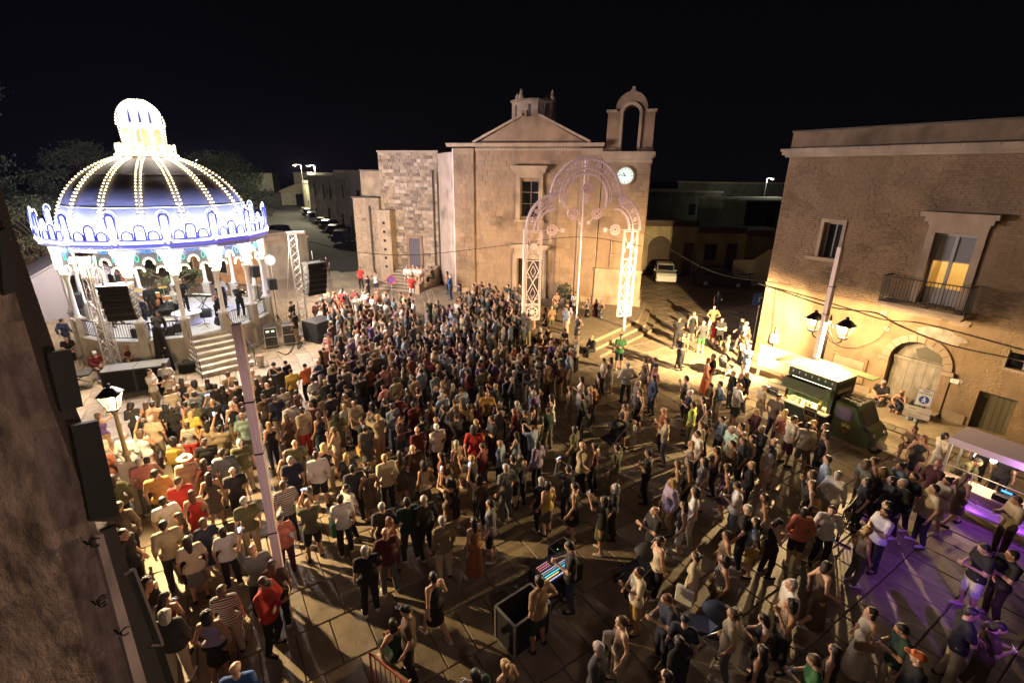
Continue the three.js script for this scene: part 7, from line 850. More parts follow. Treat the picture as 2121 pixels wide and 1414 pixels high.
// ---- who stands where: the place of the head in the photograph, sex and pose, clothes, hair
const CROWD = `
308,770 mx tee-white trousers-khaki sD f=r
338,759 mt shirt-white trousers-beige sD
344,783 ft tank-cream shorts-black bB
375,788 fs dress-black - lD
402,793 ms tee-cream trousers-grey cD
429,790 fs tee-black trousers-black lD
421,804 ms shirt-grey-blue trousers-black sG
445,800 ms tee-black shorts-black sD
460,803 fs top-black trousers-denim lD
471,776 ms shirt-beige trousers-beige sB
489,793 fp tank-black skirt-black uD
523,772 ms tee-cream trousers-khaki n
530,790 fs top-black trousers-black lD
548,784 fs tee-brown trousers-black cD
552,798 ms tee-black trousers-black n
546,822 mn tee-brown shorts-black sD
351,810 fc shirt-cream skirt-beige sB
385,820 fs tee-white shorts-denim sD f=l
402,817 fp tee-grey-blue trousers-denim sD
438,834 mp tee-black trousers-black n ph
478,839 fs tank-black trousers-khaki k-cream
488,828 fs top-tan trousers-tan bB
504,848 ms tee-grey-blue trousers-denim sD
500,862 ms polo-mint trousers-khaki n
270,840 fn shirt-dark-grey trousers-black cD
302,838 fs tank-brown trousers-beige lB
316,838 ms tank-tan shorts-beige sD
343,843 fs tee-black skirt-black cD
353,849 fs tee-black trousers-black lD
382,838 fs tank-brown trousers-brown uD f=l
395,858 fs tee-yellow trousers-beige lL
400,840 fs tee-olive trousers-khaki uD
202,861 fp top-purple skirt-tan lB ph
312,868 ms polo-beige shorts-khaki sG
387,880 fs top-striped trousers-red bB
428,878 fs top-beige trousers-ochre lD
455,888 mr tee-khaki trousers-black sD ph
290,896 fr tank-white skirt-cream cB ph
358,912 fs tank-yellow shorts-olive cD
255,904 ms shirt-white trousers-beige sG
205,909 fs tee-cream trousers-black bD f=r
423,916 ms tee-black trousers-black sB
496,917 ms polo-olive trousers-beige tW
459,938 ms shirt-grey-blue trousers-khaki sD
382,952 ms shirt-beige trousers-beige h-cream
421,958 fs dress-maroon - lD
481,976 ms tee-dark-grey trousers-black n
431,986 fs dress-printed - lD
368,998 mn tee-red shorts-denim sB
320,981 ms tee-ochre shorts-brown sD
232,991 fs shirt-olive trousers-black lD
208,937 fs jacket-rust trousers-brown sD
287,956 ms tee-pink trousers-grey tG
304,953 fs top-black trousers-black bD
556,880 fs top-black trousers-black lL
568,824 ms tee-navy trousers-beige sB
567,759 ms tee-black shorts-black sD h=.78
590,746 mn tee-black shorts-black sD
577,770 fs tee-black trousers-black sD h=.85
602,769 ms shirt-yellow trousers-khaki sD
631,759 ms tee-orange shorts-black k-white h=.72
657,745 mh shirt-blue trousers-denim n
654,763 mr tee-navy trousers-black sD ph
688,765 mp shirt-dark-grey trousers-black sD ph
715,769 ms tee-grey trousers-black sB
762,761 ms shirt-rust trousers-black sB
795,763 fs top-pink trousers-black lD
815,749 ms shirt-cream trousers-black sD f=l
784,783 fs tee-black trousers-black lD
851,775 ms tee-navy trousers-black sG
866,749 fs top-salmon trousers-black bD
872,767 fs tee-pale-blue trousers-denim sD h=.85
926,769 fs top-cream trousers-black lD
916,791 fs tee-tan trousers-black lL
904,798 ms tee-black trousers-black bL
938,791 fs top-printed trousers-dark-grey bG
704,789 ms shirt-navy trousers-black sD
687,802 fs tank-black trousers-black bD
647,787 fs tank-white trousers-beige lD
585,809 ms tee-cream shorts-beige sD h=.9
613,812 fs tank-tan shorts-brown uD h=.8
652,816 mn tee-dark-green shorts-olive sD
794,802 fs tee-pink trousers-rust lR
818,792 fs jacket-beige trousers-black bD
844,810 ms tee-dark-grey trousers-black sD
866,808 fs top-black trousers-black bD
597,838 ms shirt-white trousers-beige sD
625,850 ms tee-beige trousers-red sD
593,862 fs maxi-brown - lB
659,860 fs tank-navy trousers-denim lB
715,822 ms tee-brown trousers-black sB
713,842 fs tee-white skirt-cream bL
733,836 ms shirt-beige trousers-black n
770,840 fc top-white trousers-black lD
797,832 ms tee-black trousers-black sD
812,842 ms shirt-pale-blue trousers-denim sD
856,838 ms tee-dark-red trousers-black sD
890,838 fs maxi-brown - lB
919,846 mx tee-black trousers-black sD f=l
696,860 ms tee-olive shorts-brown cD
691,891 fe tank-cream shorts-beige sB f=l
755,887 fs tdress-grey - uD
827,868 fn tee-floral shorts-denim lR f=r ph
864,891 ms tee-dark-red trousers-black n
904,885 ms tee-white trousers-black sW
610,919 ms polo-olive trousers-brown n
671,925 fs top-black trousers-beige cL
654,943 ms shirt-white shorts-black sD
592,941 fs dress-brown - lB
601,953 ms tee-navy shorts-black sG
717,945 fs tee-dark-grey trousers-black lL
730,971 ms tee-dark-grey trousers-black sD
761,975 fs dress-floral - aD
797,949 ms shirt-cream trousers-black sL
828,942 fs dress-printed - lD
855,929 ms tee-brown trousers-grey n
878,963 fs tank-cream skirt-printed cD
914,943 fs tee-rust trousers-black lD f=l
945,919 fs dress-tan - bG
982,889 mw tee-red shorts-beige cD f=a
586,1005 ms tee-striped trousers-black sB
938,996 fr dress-black - lD ph
995,747 ms tee-orange trousers-black sD
1052,752 fs top-cream skirt-cream bD
1090,763 fn tank-black skirt-white lD
1115,761 ms shirt-white trousers-black sD
1134,760 ms shirt-tan trousers-brown sD
1150,747 ms jacket-dark-grey shorts-beige sD
1164,747 fs maxi-black - bD
1049,785 fs tee-dark-green trousers-olive bD
1061,789 ms polo-black trousers-grey n
1027,798 fs top-black trousers-black lL
1112,794 fs tee-cream skirt-beige bD f=l
1104,784 mp tee-black trousers-black sD
1009,817 ms shirt-ochre trousers-brown n f=c
1036,836 fx tee-brown trousers-black lD f=c
1181,798 mb tee-khaki trousers-brown sB f=a
1205,784 mh shirt-white trousers-black sD
1206,822 mb jacket-black trousers-black sD
1223,806 fs shirt-floral trousers-grey bL
1230,800 fs maxi-rust - lD
1240,770 fn dress-black - lD f=r
1251,746 mc shirt-cream trousers-black sD
1266,745 fe dress-white - lD f=l
1301,757 mh shirt-white trousers-dark-grey sG f=a
1338,745 fs dress-floral - bB f=l
1357,745 ms tee-navy shorts-navy sD
1358,765 ms tee-pink shorts-beige n f=l
1355,783 fs jacket-denim trousers-denim bD f=l
1322,794 ms tee-checked trousers-grey sG f=l
1327,812 fs dress-black - lB f=l
1295,842 fc dress-black - lB f=l
1314,874 fs tee-white skirt-white lL f=r h=.72
972,842 mr tee-brown trousers-black sD
989,838 fs tee-dark-red trousers-black lD
1019,868 mx tee-black trousers-black sD
1066,852 fs tee-dark-red trousers-black lR
1088,856 ms jacket-black trousers-black k-black
1119,868 fs top-black trousers-black cD
1102,844 fs top-brown trousers-black bD
1071,836 fs shirt-grey trousers-dark-grey bG
1191,888 fs tee-olive trousers-black bD
1207,923 mb shirt-beige trousers-black n
1233,923 fs top-maroon trousers-black uD
1279,927 ms tee-olive trousers-khaki sD
1344,939 mx tee-black trousers-black sD f=l
1114,919 fs jacket-lilac trousers-black lD
1048,969 ms tee-grey trousers-grey sG
1063,950 ms tee-black shorts-black sD
1078,949 fc tank-black trousers-black uB
993,992 fr top-brown trousers-black cD ph
1121,996 fs tee-black trousers-black bG
1135,1004 fs tank-yellow skirt-printed bD
1275,1010 fs tee-black trousers-black cG f=l
1178,971 fp shirt-dark-grey trousers-black sD ph
1423,784 me tee-checked trousers-navy sD
1430,813 mx tee-navy trousers-khaki sW f=l
1437,838 ms tee-lime trousers-olive sD
1376,850 mx tee-rust trousers-black n f=l
1382,872 fx shirt-beige trousers-grey uB f=l
1468,746 fs maxi-orange - bR f=r
1479,738 ms tee-black shorts-white sB f=l
1473,798 fx tee-brown trousers-black sD f=l
1493,795 mh shirt-pale-blue trousers-beige sD f=l
1520,773 fs jacket-black trousers-dark-grey bL f=l
1537,778 ms tee-black trousers-dark-grey n
1549,776 mx shirt-navy trousers-grey n f=l
1531,799 mc shirt-white shorts-dark-green n f=r
1458,828 fs tank-black trousers-black bD
1467,856 fs tee-printed trousers-black cB
1497,868 fx shirt-grey-blue trousers-black sD f=l
1446,899 ms tee-white trousers-black sD f=l
1454,878 fs shirt-beige trousers-grey lB
1433,919 fs top-beige trousers-dark-grey lL
1517,889 ms tee-mint trousers-olive sW f=l
1537,882 fs top-floral trousers-black lD f=l
1570,852 fn jacket-maroon trousers-maroon bL
1579,888 mx jacket-black trousers-black sG f=l
1583,802 ms tee-cream shorts-white k-white f=t
1612,822 ms tee-printed trousers-navy k-black f=t
1628,854 fs tank-pink skirt-white lL f=t
1645,868 me tee-cream shorts-maroon sD f=r
1675,882 ms shirt-cream shorts-grey sD f=t
1686,876 fs tee-brown trousers-brown lL f=l
1711,884 ms tee-black trousers-black cB
1711,899 fs dress-black - cD f=l
1518,919 ms jacket-brown trousers-black sD f=l
1541,913 fs tee-dark-grey trousers-black lB f=l
1560,907 fs top-grey trousers-black lD f=l
1486,931 fx top-dark-grey trousers-black bD f=l
1597,929 fs tee-white skirt-beige bD f=l
1606,915 ms tee-grey trousers-grey n
1460,955 fs tee-striped shorts-cream cD f=l
1429,961 fs top-dark-grey trousers-black lD f=l
1508,967 fs dress-purple - bD f=l
1558,963 fs jacket-black trousers-black lL f=l
1405,960 fs top-tan trousers-beige lB f=l
1532,1006 mn tee-white trousers-grey-blue sD f=l ph
1716,951 ms tee-pale-blue shorts-grey sD f=l
1683,983 fe jacket-dark-grey trousers-black cB f=l
1684,1002 fs top-black trousers-black lB f=l
1737,984 ms shirt-white trousers-beige sG f=r
1441,1018 ms tee-white trousers-cream cD f=l
1418,1046 fs top-black shorts-white lD f=l
1567,1080 fs tee-grey-blue shorts-yellow lD f=l
1585,1031 fs tank-beige trousers-black sD f=l
1550,1054 ms tee-black trousers-black tG
1667,1060 fs shirt-salmon shorts-black bD f=a
1724,1056 me shirt-white trousers-black sD f=c
1507,1108 fs top-floral trousers-brown uD f=l
1443,1153 fs tee-cream skirt-yellow uD
1501,1159 fs top-striped trousers-brown cD f=l
1641,1210 ms tee-white trousers-dark-grey tG f=l
1638,1252 fe top-floral trousers-black cD f=l
1715,1175 fw maxi-brown - cD f=r
1798,1098 fs top-beige trousers-olive lL f=r
1610,1082 fn tank-black trousers-black bD f=r
1836,1062 mc tee-white trousers-black sD f=l
1937,1012 ms tee-cream trousers-dark-grey sD
1964,996 fx tdress-cream - uD f=l
2004,988 fw dress-floral - lB f=r
1945,962 ms shirt-maroon trousers-brown n f=r
1895,988 ms tee-black trousers-black sD f=l
1871,1000 ms jacket-black trousers-black sG f=l
1849,994 fs shirt-dark-grey trousers-black bD
1830,976 fs top-black trousers-black cB
1798,962 ms tee-grey trousers-black cB f=r
1867,966 fs jacket-grey-blue trousers-black uD f=l
1796,998 fs tee-dark-grey trousers-black cD
1812,954 fs tank-brown trousers-black uB
2046,1136 mn tee-black shorts-white sD f=l
2099,1150 mx tee-black trousers-brown sD f=l
1840,1046 fs shirt-black trousers-maroon bD
2112,1036 mn shirt-beige trousers-brown sB f=l
1807,1268 fs maxi-cream - bD f=l
1876,1304 mn tee-dark-green trousers-beige sD f=l ph
1905,1363 ms tee-black trousers-black k-orange f=l
2012,1271 mx tee-black trousers-beige sD f=r
2065,1297 fn tee-brown trousers-brown bD f=r ph
1520,1271 fs tee-beige trousers-grey uB f=l
1589,1282 fn top-black trousers-black bD f=l ph
1581,1348 fs tank-black trousers-black lD
1694,1370 mn tee-green trousers-grey sB f=l ph
1731,1348 fs top-black trousers-black lD
1420,1284 fs tee-navy trousers-black k-navy f=a
1408,1330 fs tee-black skirt-black bD
756,1141 ms tee-black trousers-black sG
798,1104 mx shirt-maroon trousers-grey n
791,1050 ms tee-dark-grey trousers-black sG
806,1080 fs dress-dark-red - lR f=r
843,1040 mh tee-dark-green trousers-dark-grey sD
878,1036 ms shirt-black trousers-black sG
916,1079 ms shirt-khaki trousers-cream sG
929,1000 fp dress-floral - lD
982,1080 fs maxi-orange-print - lD
1016,1043 ms tee-grey shorts-black sD f=l
1185,1131 mn tee-black trousers-denim sD f=l
1118,1204 mh tee-tan shorts-dark-green sD
898,1196 fw dress-black - sD
822,1302 ft maxi-dark-green - lD
842,1265 ms tee-brown trousers-black k-black f=l
1047,1378 fs tank-brown trousers-black uL
990,1402 fn tee-dark-green trousers-black bD ph
1241,1342 ms tee-dark-grey trousers-black tG
1289,1287 fs top-floral trousers-beige sB f=l
1325,1185 fc tee-cream trousers-ochre sD f=l
1387,1240 mn polo-navy trousers-navy sR ph f=l
1369,1120 fs tank-cream trousers-black bD f=r
1358,1058 mc tee-black trousers-black n f=l
1392,1000 fs jacket-lilac trousers-tan cL f=l
1191,1007 fs dress-black - sD
1252,1036 fp tee-black skirt-olive cD ph
1383,1400 fs tee-brown trousers-brown lD
337,1038 ms tee-white trousers-navy sD
396,1023 fs dress-red - lR
369,1070 fs tank-brown trousers-brown lB f=l
338,1088 ms shirt-beige trousers-black sD
388,1120 fs tee-cream skirt-grey lD
420,1082 fs tdress-navy - bB
461,1100 fs tee-white trousers-black bD
505,1038 ms polo-olive trousers-beige sG
523,1139 mr tee-grey trousers-black n ph
254,1106 ms tee-black trousers-black sD f=r
246,1048 fs shirt-printed trousers-black sD
580,1074 fs tee-salmon trousers-maroon k-dark-grey
637,1042 mp tee-olive shorts-black n ph
705,1034 ms tee-white trousers-black sD
717,1011 fs tee-white trousers-black bD
459,1223 fs tee-striped trousers-beige bB
545,1207 mx jacket-red trousers-black k-brown f=r
343,1273 fs jacket-dark-grey trousers-cream cG
429,1275 fs top-lilac skirt-black cD
487,1386 ms shirt-blue trousers-denim n
338,1240 fn top-dark-red trousers-black lD ph
305,1207 fs top-black trousers-black cD f=r
563,1170 fs tee-brown trousers-black lB
`;
const APART = `
675,534 fs tee-black trousers-brown cD f=c
745,556 ms tee-red trousers-black sD f=c
760,574 ms tee-navy trousers-dark-grey sD f=l
777,565 mp tee-white shorts-navy sD
1490,606 fw tee-black trousers-black lD f=a
1408,661 mb tee-black trousers-black k-dark-grey f=c
1438,650 fs dress-black - lL f=c
1458,669 ms tee-dark-grey shorts-green tG f=a
1480,637 mh tee-tan shorts-white n f=a
1484,660 fx dress-red - bB f=c
1496,662 mx tee-black shorts-black sD f=c
1510,695 fn tee-beige shorts-beige lD f=r h=.74
1414,702 fx tee-black trousers-black sL f=l
1416,694 ms tee-brown trousers-black sD f=c
1540,663 mw tee-grey-blue trousers-grey sD f=l
1547,670 ms shirt-white trousers-grey tG f=l
1543,690 mc tee-brown trousers-dark-grey sD f=r
1551,686 fc tee-red trousers-black bB f=l
1552,718 mp jacket-grey-blue trousers-white sB f=l
1287,697 mc tee-green shorts-black sD f=c
1218,623 fc maxi-black - bB f=l
1235,623 fs maxi-maroon - lD f=c
1246,625 fc maxi-grey - bB f=c
1153,608 fs top-pink trousers-black lD f=c
1151,625 fs shirt-beige trousers-black sD f=l
1185,606 ms tee-black trousers-black sD f=c
1192,608 mx tee-white trousers-black sD f=c
1176,632 ms shirt-lilac trousers-cream sG f=a
1143,637 fs shirt-tan trousers-olive bL f=a
1130,640 fs dress-black - lD f=l
855,552 ft top-white trousers-cream bG f=c hg=1.2
843,553 mt shirt-white shorts-white sG f=c hg=1.2
865,554 mt tee-white shorts-beige sD f=c hg=1.2
874,552 ft tank-lilac shorts-pink lD f=c hg=1.2
897,556 mt tee-black trousers-black sD f=l hg=.9
852,574 ms tee-red shorts-white sD f=c hg=.34
932,572 mx shirt-blue trousers-denim n f=l hg=.5
926,565 fs top-brown trousers-dark-grey lD f=l hg=.5
603,628 mx tee-black trousers-black k-black f=l
608,650 ms tee-black shorts-beige sD f=l
600,655 fs tank-cream shorts-denim bB f=l h=.85
126,664 mw jacket-denim trousers-denim sD f=a
655,629 ms jacket-maroon trousers-grey k-maroon f=a
668,622 fs tank-navy trousers-olive bD f=l
678,694 fx tank-pink trousers-black k-navy f=c
708,604 ms tee-red trousers-khaki sB f=c
663,597 mx tee-white trousers-grey sD f=l
`;
const STAGE = [ // on the bandstand: angle and distance from its centre
  [2.9, 88, 'mq', 'shirt-black', 'trousers-black', 'n', 'person in black playing a saxophone beside the round white pedestal', 15],
  [1.9, 48, 'mk', 'shirt-black', 'trousers-black', 'sG', 'grey-haired person in black standing up on the round white pedestal', 40, 0.6],
  [3.0, 22, 'fv', 'tank-black', 'trousers-black', 'sD', 'person in black playing a trumpet near the stair-head column', 60],
  [2.3, -2, 'ms', 'jacket-black', 'trousers-black', 'hD', 'person in black jacket and dark hat behind the trumpet players', 70],
  [3.4, 2, 'mv', 'shirt-black', 'trousers-black', 'sG', 'person in black raising a trumpet at the right-hand railing', 60],
  [2.2, -50, 'mk', 'shirt-white', 'trousers-black', 'k-black', 'person in white shirt at the keyboard on the bandstand', 52],
  [2.0, 212, 'mt', 'shirt-dark-green', 'trousers-black', 'sG', 'person in green shirt seated at the drum kit', 50, 0.3],
  [1.3, 165, 'ms', 'jacket-black', 'trousers-black', 'hD', 'person in black with a dark hat behind the saxophone player', 55],
  [0.7, 60, 'mq', 'tee-white', 'trousers-black', 'sD', 'person in white playing guitar at the centre of the bandstand', 50],
  [3.2, 128, 'mq', 'tee-dark-grey', 'trousers-dark-grey', 'sR', 'person in dark grey with a bass at the left-hand bandstand railing', 60],
  [2.7, 140, 'ms', 'jacket-grey', 'trousers-black', 'k-black', 'person in grey jacket next to the bass player', 60],
];
const dirs = { c: 0, r: 90, a: 180, l: -90 }, HN = { s: 'short', t: 'thin', b: 'bob', l: 'long', c: 'curly', u: 'bun', a: 'tail' };
const POSE = { x: 'arms folded', p: 'both hands raised', r: 'one arm raised', n: 'looking down at the hands', h: 'hands on hips', b: 'hands behind the back', e: 'hand at the mouth', c: 'arms held in front', w: 'walking', t: 'seated' };
const words = (g) => { const i = g.indexOf('-'); return [g.slice(0, i), g.slice(i + 1)]; };
const KIND = { tee: 'T-shirt', polo: 'polo shirt', tdress: 'short-sleeved dress', maxi: 'long dress', top: 'fitted top', tank: 'strap top', shirt: 'shirt', jacket: 'jacket', dress: 'dress' };
const folk = [];
function person(px, py, code, top, bot, hair, o = {}) {
  const f = code[0] === 'f', kind = code[1], v = (folk.length * 7 + 3) % 2, T_ = words(top), B = bot === '-' ? [null] : words(bot), s = (o.h ?? 1) * (f ? 0.965 : 1.03) * (1 + 0.025 * Math.sin(folk.length * 5.3));
  const H = hair === 'n' ? null : hair[0] === 'k' ? ['cap', hair.slice(2)] : hair[0] === 'h' ? ['hat', hair.length > 2 ? hair.slice(2) : 'black'] : [HN[hair[0]], hair[1]];
  const sit = kind === 't', eye = (sit ? 1.12 : 1.6) * s, q = o.at ?? ground(px, py, eye + (o.hg ?? 0)), y = o.at ? o.at.y : o.hg ?? 0;
  const key = [kind, f, v, top, bot, hair].join(), tone = (folk.length * 5) % 4, m = once('person' + key + tone, () => makePerson(kind, f, v, T_, B, H, tone)), p = cache.get('used' + key + tone) ? m.clone() : m; cache.set('used' + key + tone, 1);
  p.name = numbered('person'); p.scale.setScalar(s); let ry;
  const fx = o.f; if (fx === undefined || fx === 'k') ry = atan2(KC.x + 2 - q.x, KC.z + 3 - q.z); else if (fx === 't') ry = atan2(11 - q.x, -16.2 - q.z); else if (dirs[fx] !== undefined) ry = rad(dirs[fx]) + atan2(-q.x, -q.z) * 0.3; else ry = rad(+fx);
  ry += Math.sin(folk.length * 12.7) * 0.28 * (o.j ?? 1); p.rotation.y = ry;
  p.position.set(q.x, y, q.z); if (sit && !o.hg && !o.at) p.position.y = 0; scene.add(p);
  const what = `person in ${T_[1].replace('-print', ' patterned').replace('-', ' ')} ${KIND[T_[0]]}` + (B[0] ? ` and ${B[1].replace('-', ' ')} ${B[0]}` : '');
  const cap = H && (H[0] === 'cap' || H[0] === 'hat') ? `, ${H[1].replace('-', ' ')} ${H[0]}` : '';
  folk.push({ p, q, what, cap, kind, ph: o.ph, px, py, child: (o.h ?? 1) < 0.88, label: o.label, ry, s, f, v, group: o.group }); return p;
}
const phones = [], far = [];
for (const [text, grp] of [[CROWD, 'people in the crowd'], [APART, 'people standing around the square']]) for (const line of text.trim().split('\n')) {
  const [xy, code, top, bot, hair, ...rest] = line.split(' '), [x, y] = xy.split(',').map(Number), o = { group: grp }; for (const r of rest) { const [k, val] = r.split('='); o[k] = val === undefined ? 1 : k === 'f' ? val : +val; }
  if (grp === 'people in the crowd' && y < 806 && x > 560 && x < 1260) { far.push([x, y, words(top)[1], bot === '-' ? null : words(bot)[1], hair]); continue; }
  person(x, y, code, top, bot, hair, o);
}
for (const [r, a, code, top, bot, hair, label, ry, up = 0] of STAGE) { const at = kp(r, a, KF + up).add(KC); person(0, 0, code, top, bot, hair, { at, label, f: String(ry), j: 0.3, group: 'musicians on the bandstand' }); }
{ // seated on the door step, behind the stall, by the towers; the stilt walker
  const at = (x, y, h) => ground(x, y, h), S = (a, code, top, bot, hair, label, f) => person(0, 0, code, top, bot, hair, { at: a, label, f: String(f), j: 0.2, group: 'people beside the stone house' });
  const st = (t, off, y) => HF.pos(t, y, off);
  S(st(6.0, 0.55, -0.13), 'mt', 'tee-black', 'trousers-dark-grey', 'sG', 'person in black T-shirt sitting on the step before the arched door, arms on knees', -55); S(st(6.75, 0.75, -0.13), 'fu', 'dress-navy', '-', 'bL', 'person in dark dress sitting on the door step, hand at the cheek', -60); S(st(7.35, 0.9, -0.1), 'ft', 'tee-black', 'trousers-pale-blue', 'bD', 'person in black T-shirt and pale jeans sitting behind the sign post', -50);
  S(at(1908, 922, 1.3).setY(0), 'fw', 'dress-black', '-', 'cR', 'person in short black frilled dress with red curly hair before the sign post', -50); S(at(1953, 918, 1.3).setY(0), 'fe', 'tdress-cream', '-', 'bD', 'person in cream dress at the stall corner', 80);
  S(at(1893, 905, 0.9).setY(0.1), 'ft', 'maxi-tan', '-', 'bB', 'person seated low against the stone house behind the sign post', -60);
  S(at(2085, 958, 1.35).setY(0), 'ms', 'tee-black', 'trousers-black', 'sD', 'stall worker in black with arms bare, back of the stall', 110); S(at(1990, 955, 1.3).setY(0), 'ml', 'shirt-olive', 'trousers-black', 'sD', 'stall worker in olive shirt bending behind the counter', 20); S(at(2052, 897, 1.75).setY(0), 'ms', 'tee-dark-grey', 'trousers-black', 'k-white', 'person with a white cap behind the stall roof', -60);
  S(at(140, 716, 0.75).setY(0), 'mt', 'tee-black', 'trousers-black', 'sD', 'person in black sitting bent over cases at the near wall', 40); S(at(195, 745, 0.85).setY(0), 'mt', 'shirt-dark-red', 'trousers-grey', 'k-white', 'person in dark red shirt and white cap sitting at the technician cases', 60); S(at(262, 728, 0.85).setY(0), 'ft', 'tank-maroon', 'trousers-tan', 'lL', 'person in maroon top sitting on the ground at the tower base', 50);
  // the stilt walker: a tall figure leaning on the bandstand column
  const g = ground(345, 770), sw = person(0, 0, 'ml', 'shirt-black', 'trousers-black', 'h-black', { at: V(g.x, 1.15, g.z), label: 'stilt walker in black waistcoat, long trousers and hat leaning to the bandstand', f: '195', j: 0, group: 'musicians on the bandstand' });
  const lg = []; for (const x of [0.16, -0.16]) lg.push([[x * 0.7, -0.2, 0], [x, -0.35, 0], 0.09, 0.1], [[x * 0.6, 0.75, 0], [x * 1.1, -1.1, x > 0 ? -0.1 : 0.12], 0.11, 0.14]); part('stilt_trousers', mesh(lg, 0.03, 0.04, (d, x, y, z) => max(d + fold(x, y, z), -1.1 - y)), cloth('black'), sw);
  const cs = thing('case_stack', 'open black equipment cases stacked on the paving beside the near wall', 'cases', [ground(165, 800).x, 0, ground(165, 800).z], 0.5); part('case', [slab(-0.9, 0.5, 0.55, 0.62, -0.4, 0.4)], M.black, cs); part('leg', [rod([-0.8, 0, -0.35], [0.3, 0.56, -0.35], 0.02), rod([0.3, 0, -0.35], [-0.8, 0.56, -0.35], 0.02), rod([-0.8, 0, 0.35], [0.3, 0.56, 0.35], 0.02), rod([0.3, 0, 0.35], [-0.8, 0.56, 0.35], 0.02)], M.iron, cs);
}
{ // instruments, held
  const brass = mat([0.62, 0.42, 0.12], 0.25, { metalness: 0.9 }), hold = (i, name, label, cat, g) => { const f = folk.find((x) => x.label && x.label.includes(i)); const t = thing(name, label, cat, f.p.position, f.ry); t.scale.setScalar(f.s); g(t); };
  hold('saxophone beside', 'saxophone', 'brass saxophone in the hands of the player by the pedestal', 'saxophone', (t) => { part('tube', [tube([[0.03, 1.42, 0.16], [0.05, 1.38, 0.28], [0.05, 1.1, 0.3], [0.02, 0.82, 0.3], [0, 0.76, 0.38], [-0.02, 0.9, 0.46]], 0.028, 30, 8)], brass, t); part('bell', [lathe([[0.03, 0], [0.05, 0.08], [0.09, 0.16]], 16).translate(-0.02, 0.9, 0.46)], brass, t); });
  for (const [i, lb] of [['near the stair-head', 'brass trumpet of the player near the stair-head column'], ['at the right-hand railing', 'brass trumpet of the player at the right-hand railing']]) hold(i, 'trumpet', lb, 'trumpet', (t) => { part('tube', [rod([0, 1.52, 0.14], [0, 1.48, 0.55], 0.012), new THREE.TorusGeometry(0.06, 0.01, 8, 20).rotateY(PI / 2).translate(0, 1.46, 0.32)], brass, t); part('bell', [lathe([[0.012, 0], [0.025, 0.06], [0.06, 0.12]], 16).rotateX(PI / 2 + 0.1).translate(0, 1.48, 0.52)], brass, t); });
  for (const [i, lb, c] of [['guitar at the centre', 'pale electric guitar of the person in white', [0.6, 0.58, 0.5]], ['with a bass', 'dark bass guitar at the left-hand bandstand railing', [0.05, 0.02, 0.015]]]) hold(i, 'guitar', lb, 'guitar', (t) => { part('guitar_body', [ext(shape([[-0.2, -0.1], [-0.02, -0.16], [0.18, -0.1], [0.14, 0.02], [0.18, 0.12], [0, 0.1], [-0.2, 0.14], [-0.26, 0]]), 0.05, 0.01).translate(-0.02, 1.06, 0.2)], mat(c, 0.3), t); part('neck', [bar([0.1, 1.08, 0.24], [0.72, 1.3, 0.26], 0.05, 0.025)], M.door, t); });
}
// ---- phones with lit screens, held by their owners
for (const f of folk) if (f.ph) {
  const J = getPose(f.kind, f.f, f.v), a = f.kind === 'r' ? J.wr[0] : mix(J.wr[0], J.wr[1], 0.5), up = f.kind === 'n' ? 0.06 : 0.11, t = thing('smartphone', '', 'phone', f.p.position, f.ry, 'lit phones'); t.scale.setScalar(f.s); const g = new THREE.Group(); g.name = 'phone_body'; g.position.set(a[0], a[1] + up, a[2] + (f.kind === 'n' ? 0.06 : 0.03)); g.rotation.x = f.kind === 'n' ? -0.7 : -0.1; t.add(g);
  const w = f.kind === 'p' ? 0.15 : 0.075, h = f.kind === 'p' ? 0.075 : 0.15; part('case', [new RoundedBoxGeometry(w, h, 0.009, 2, 0.004)], M.black, g); part('screen', [sheet(w - 0.008, h - 0.008).rotateY(PI).translate(0, 0, -0.006)], glow([0.55, 0.72, 1], 2.4), g); phones.push([t, f]);
}
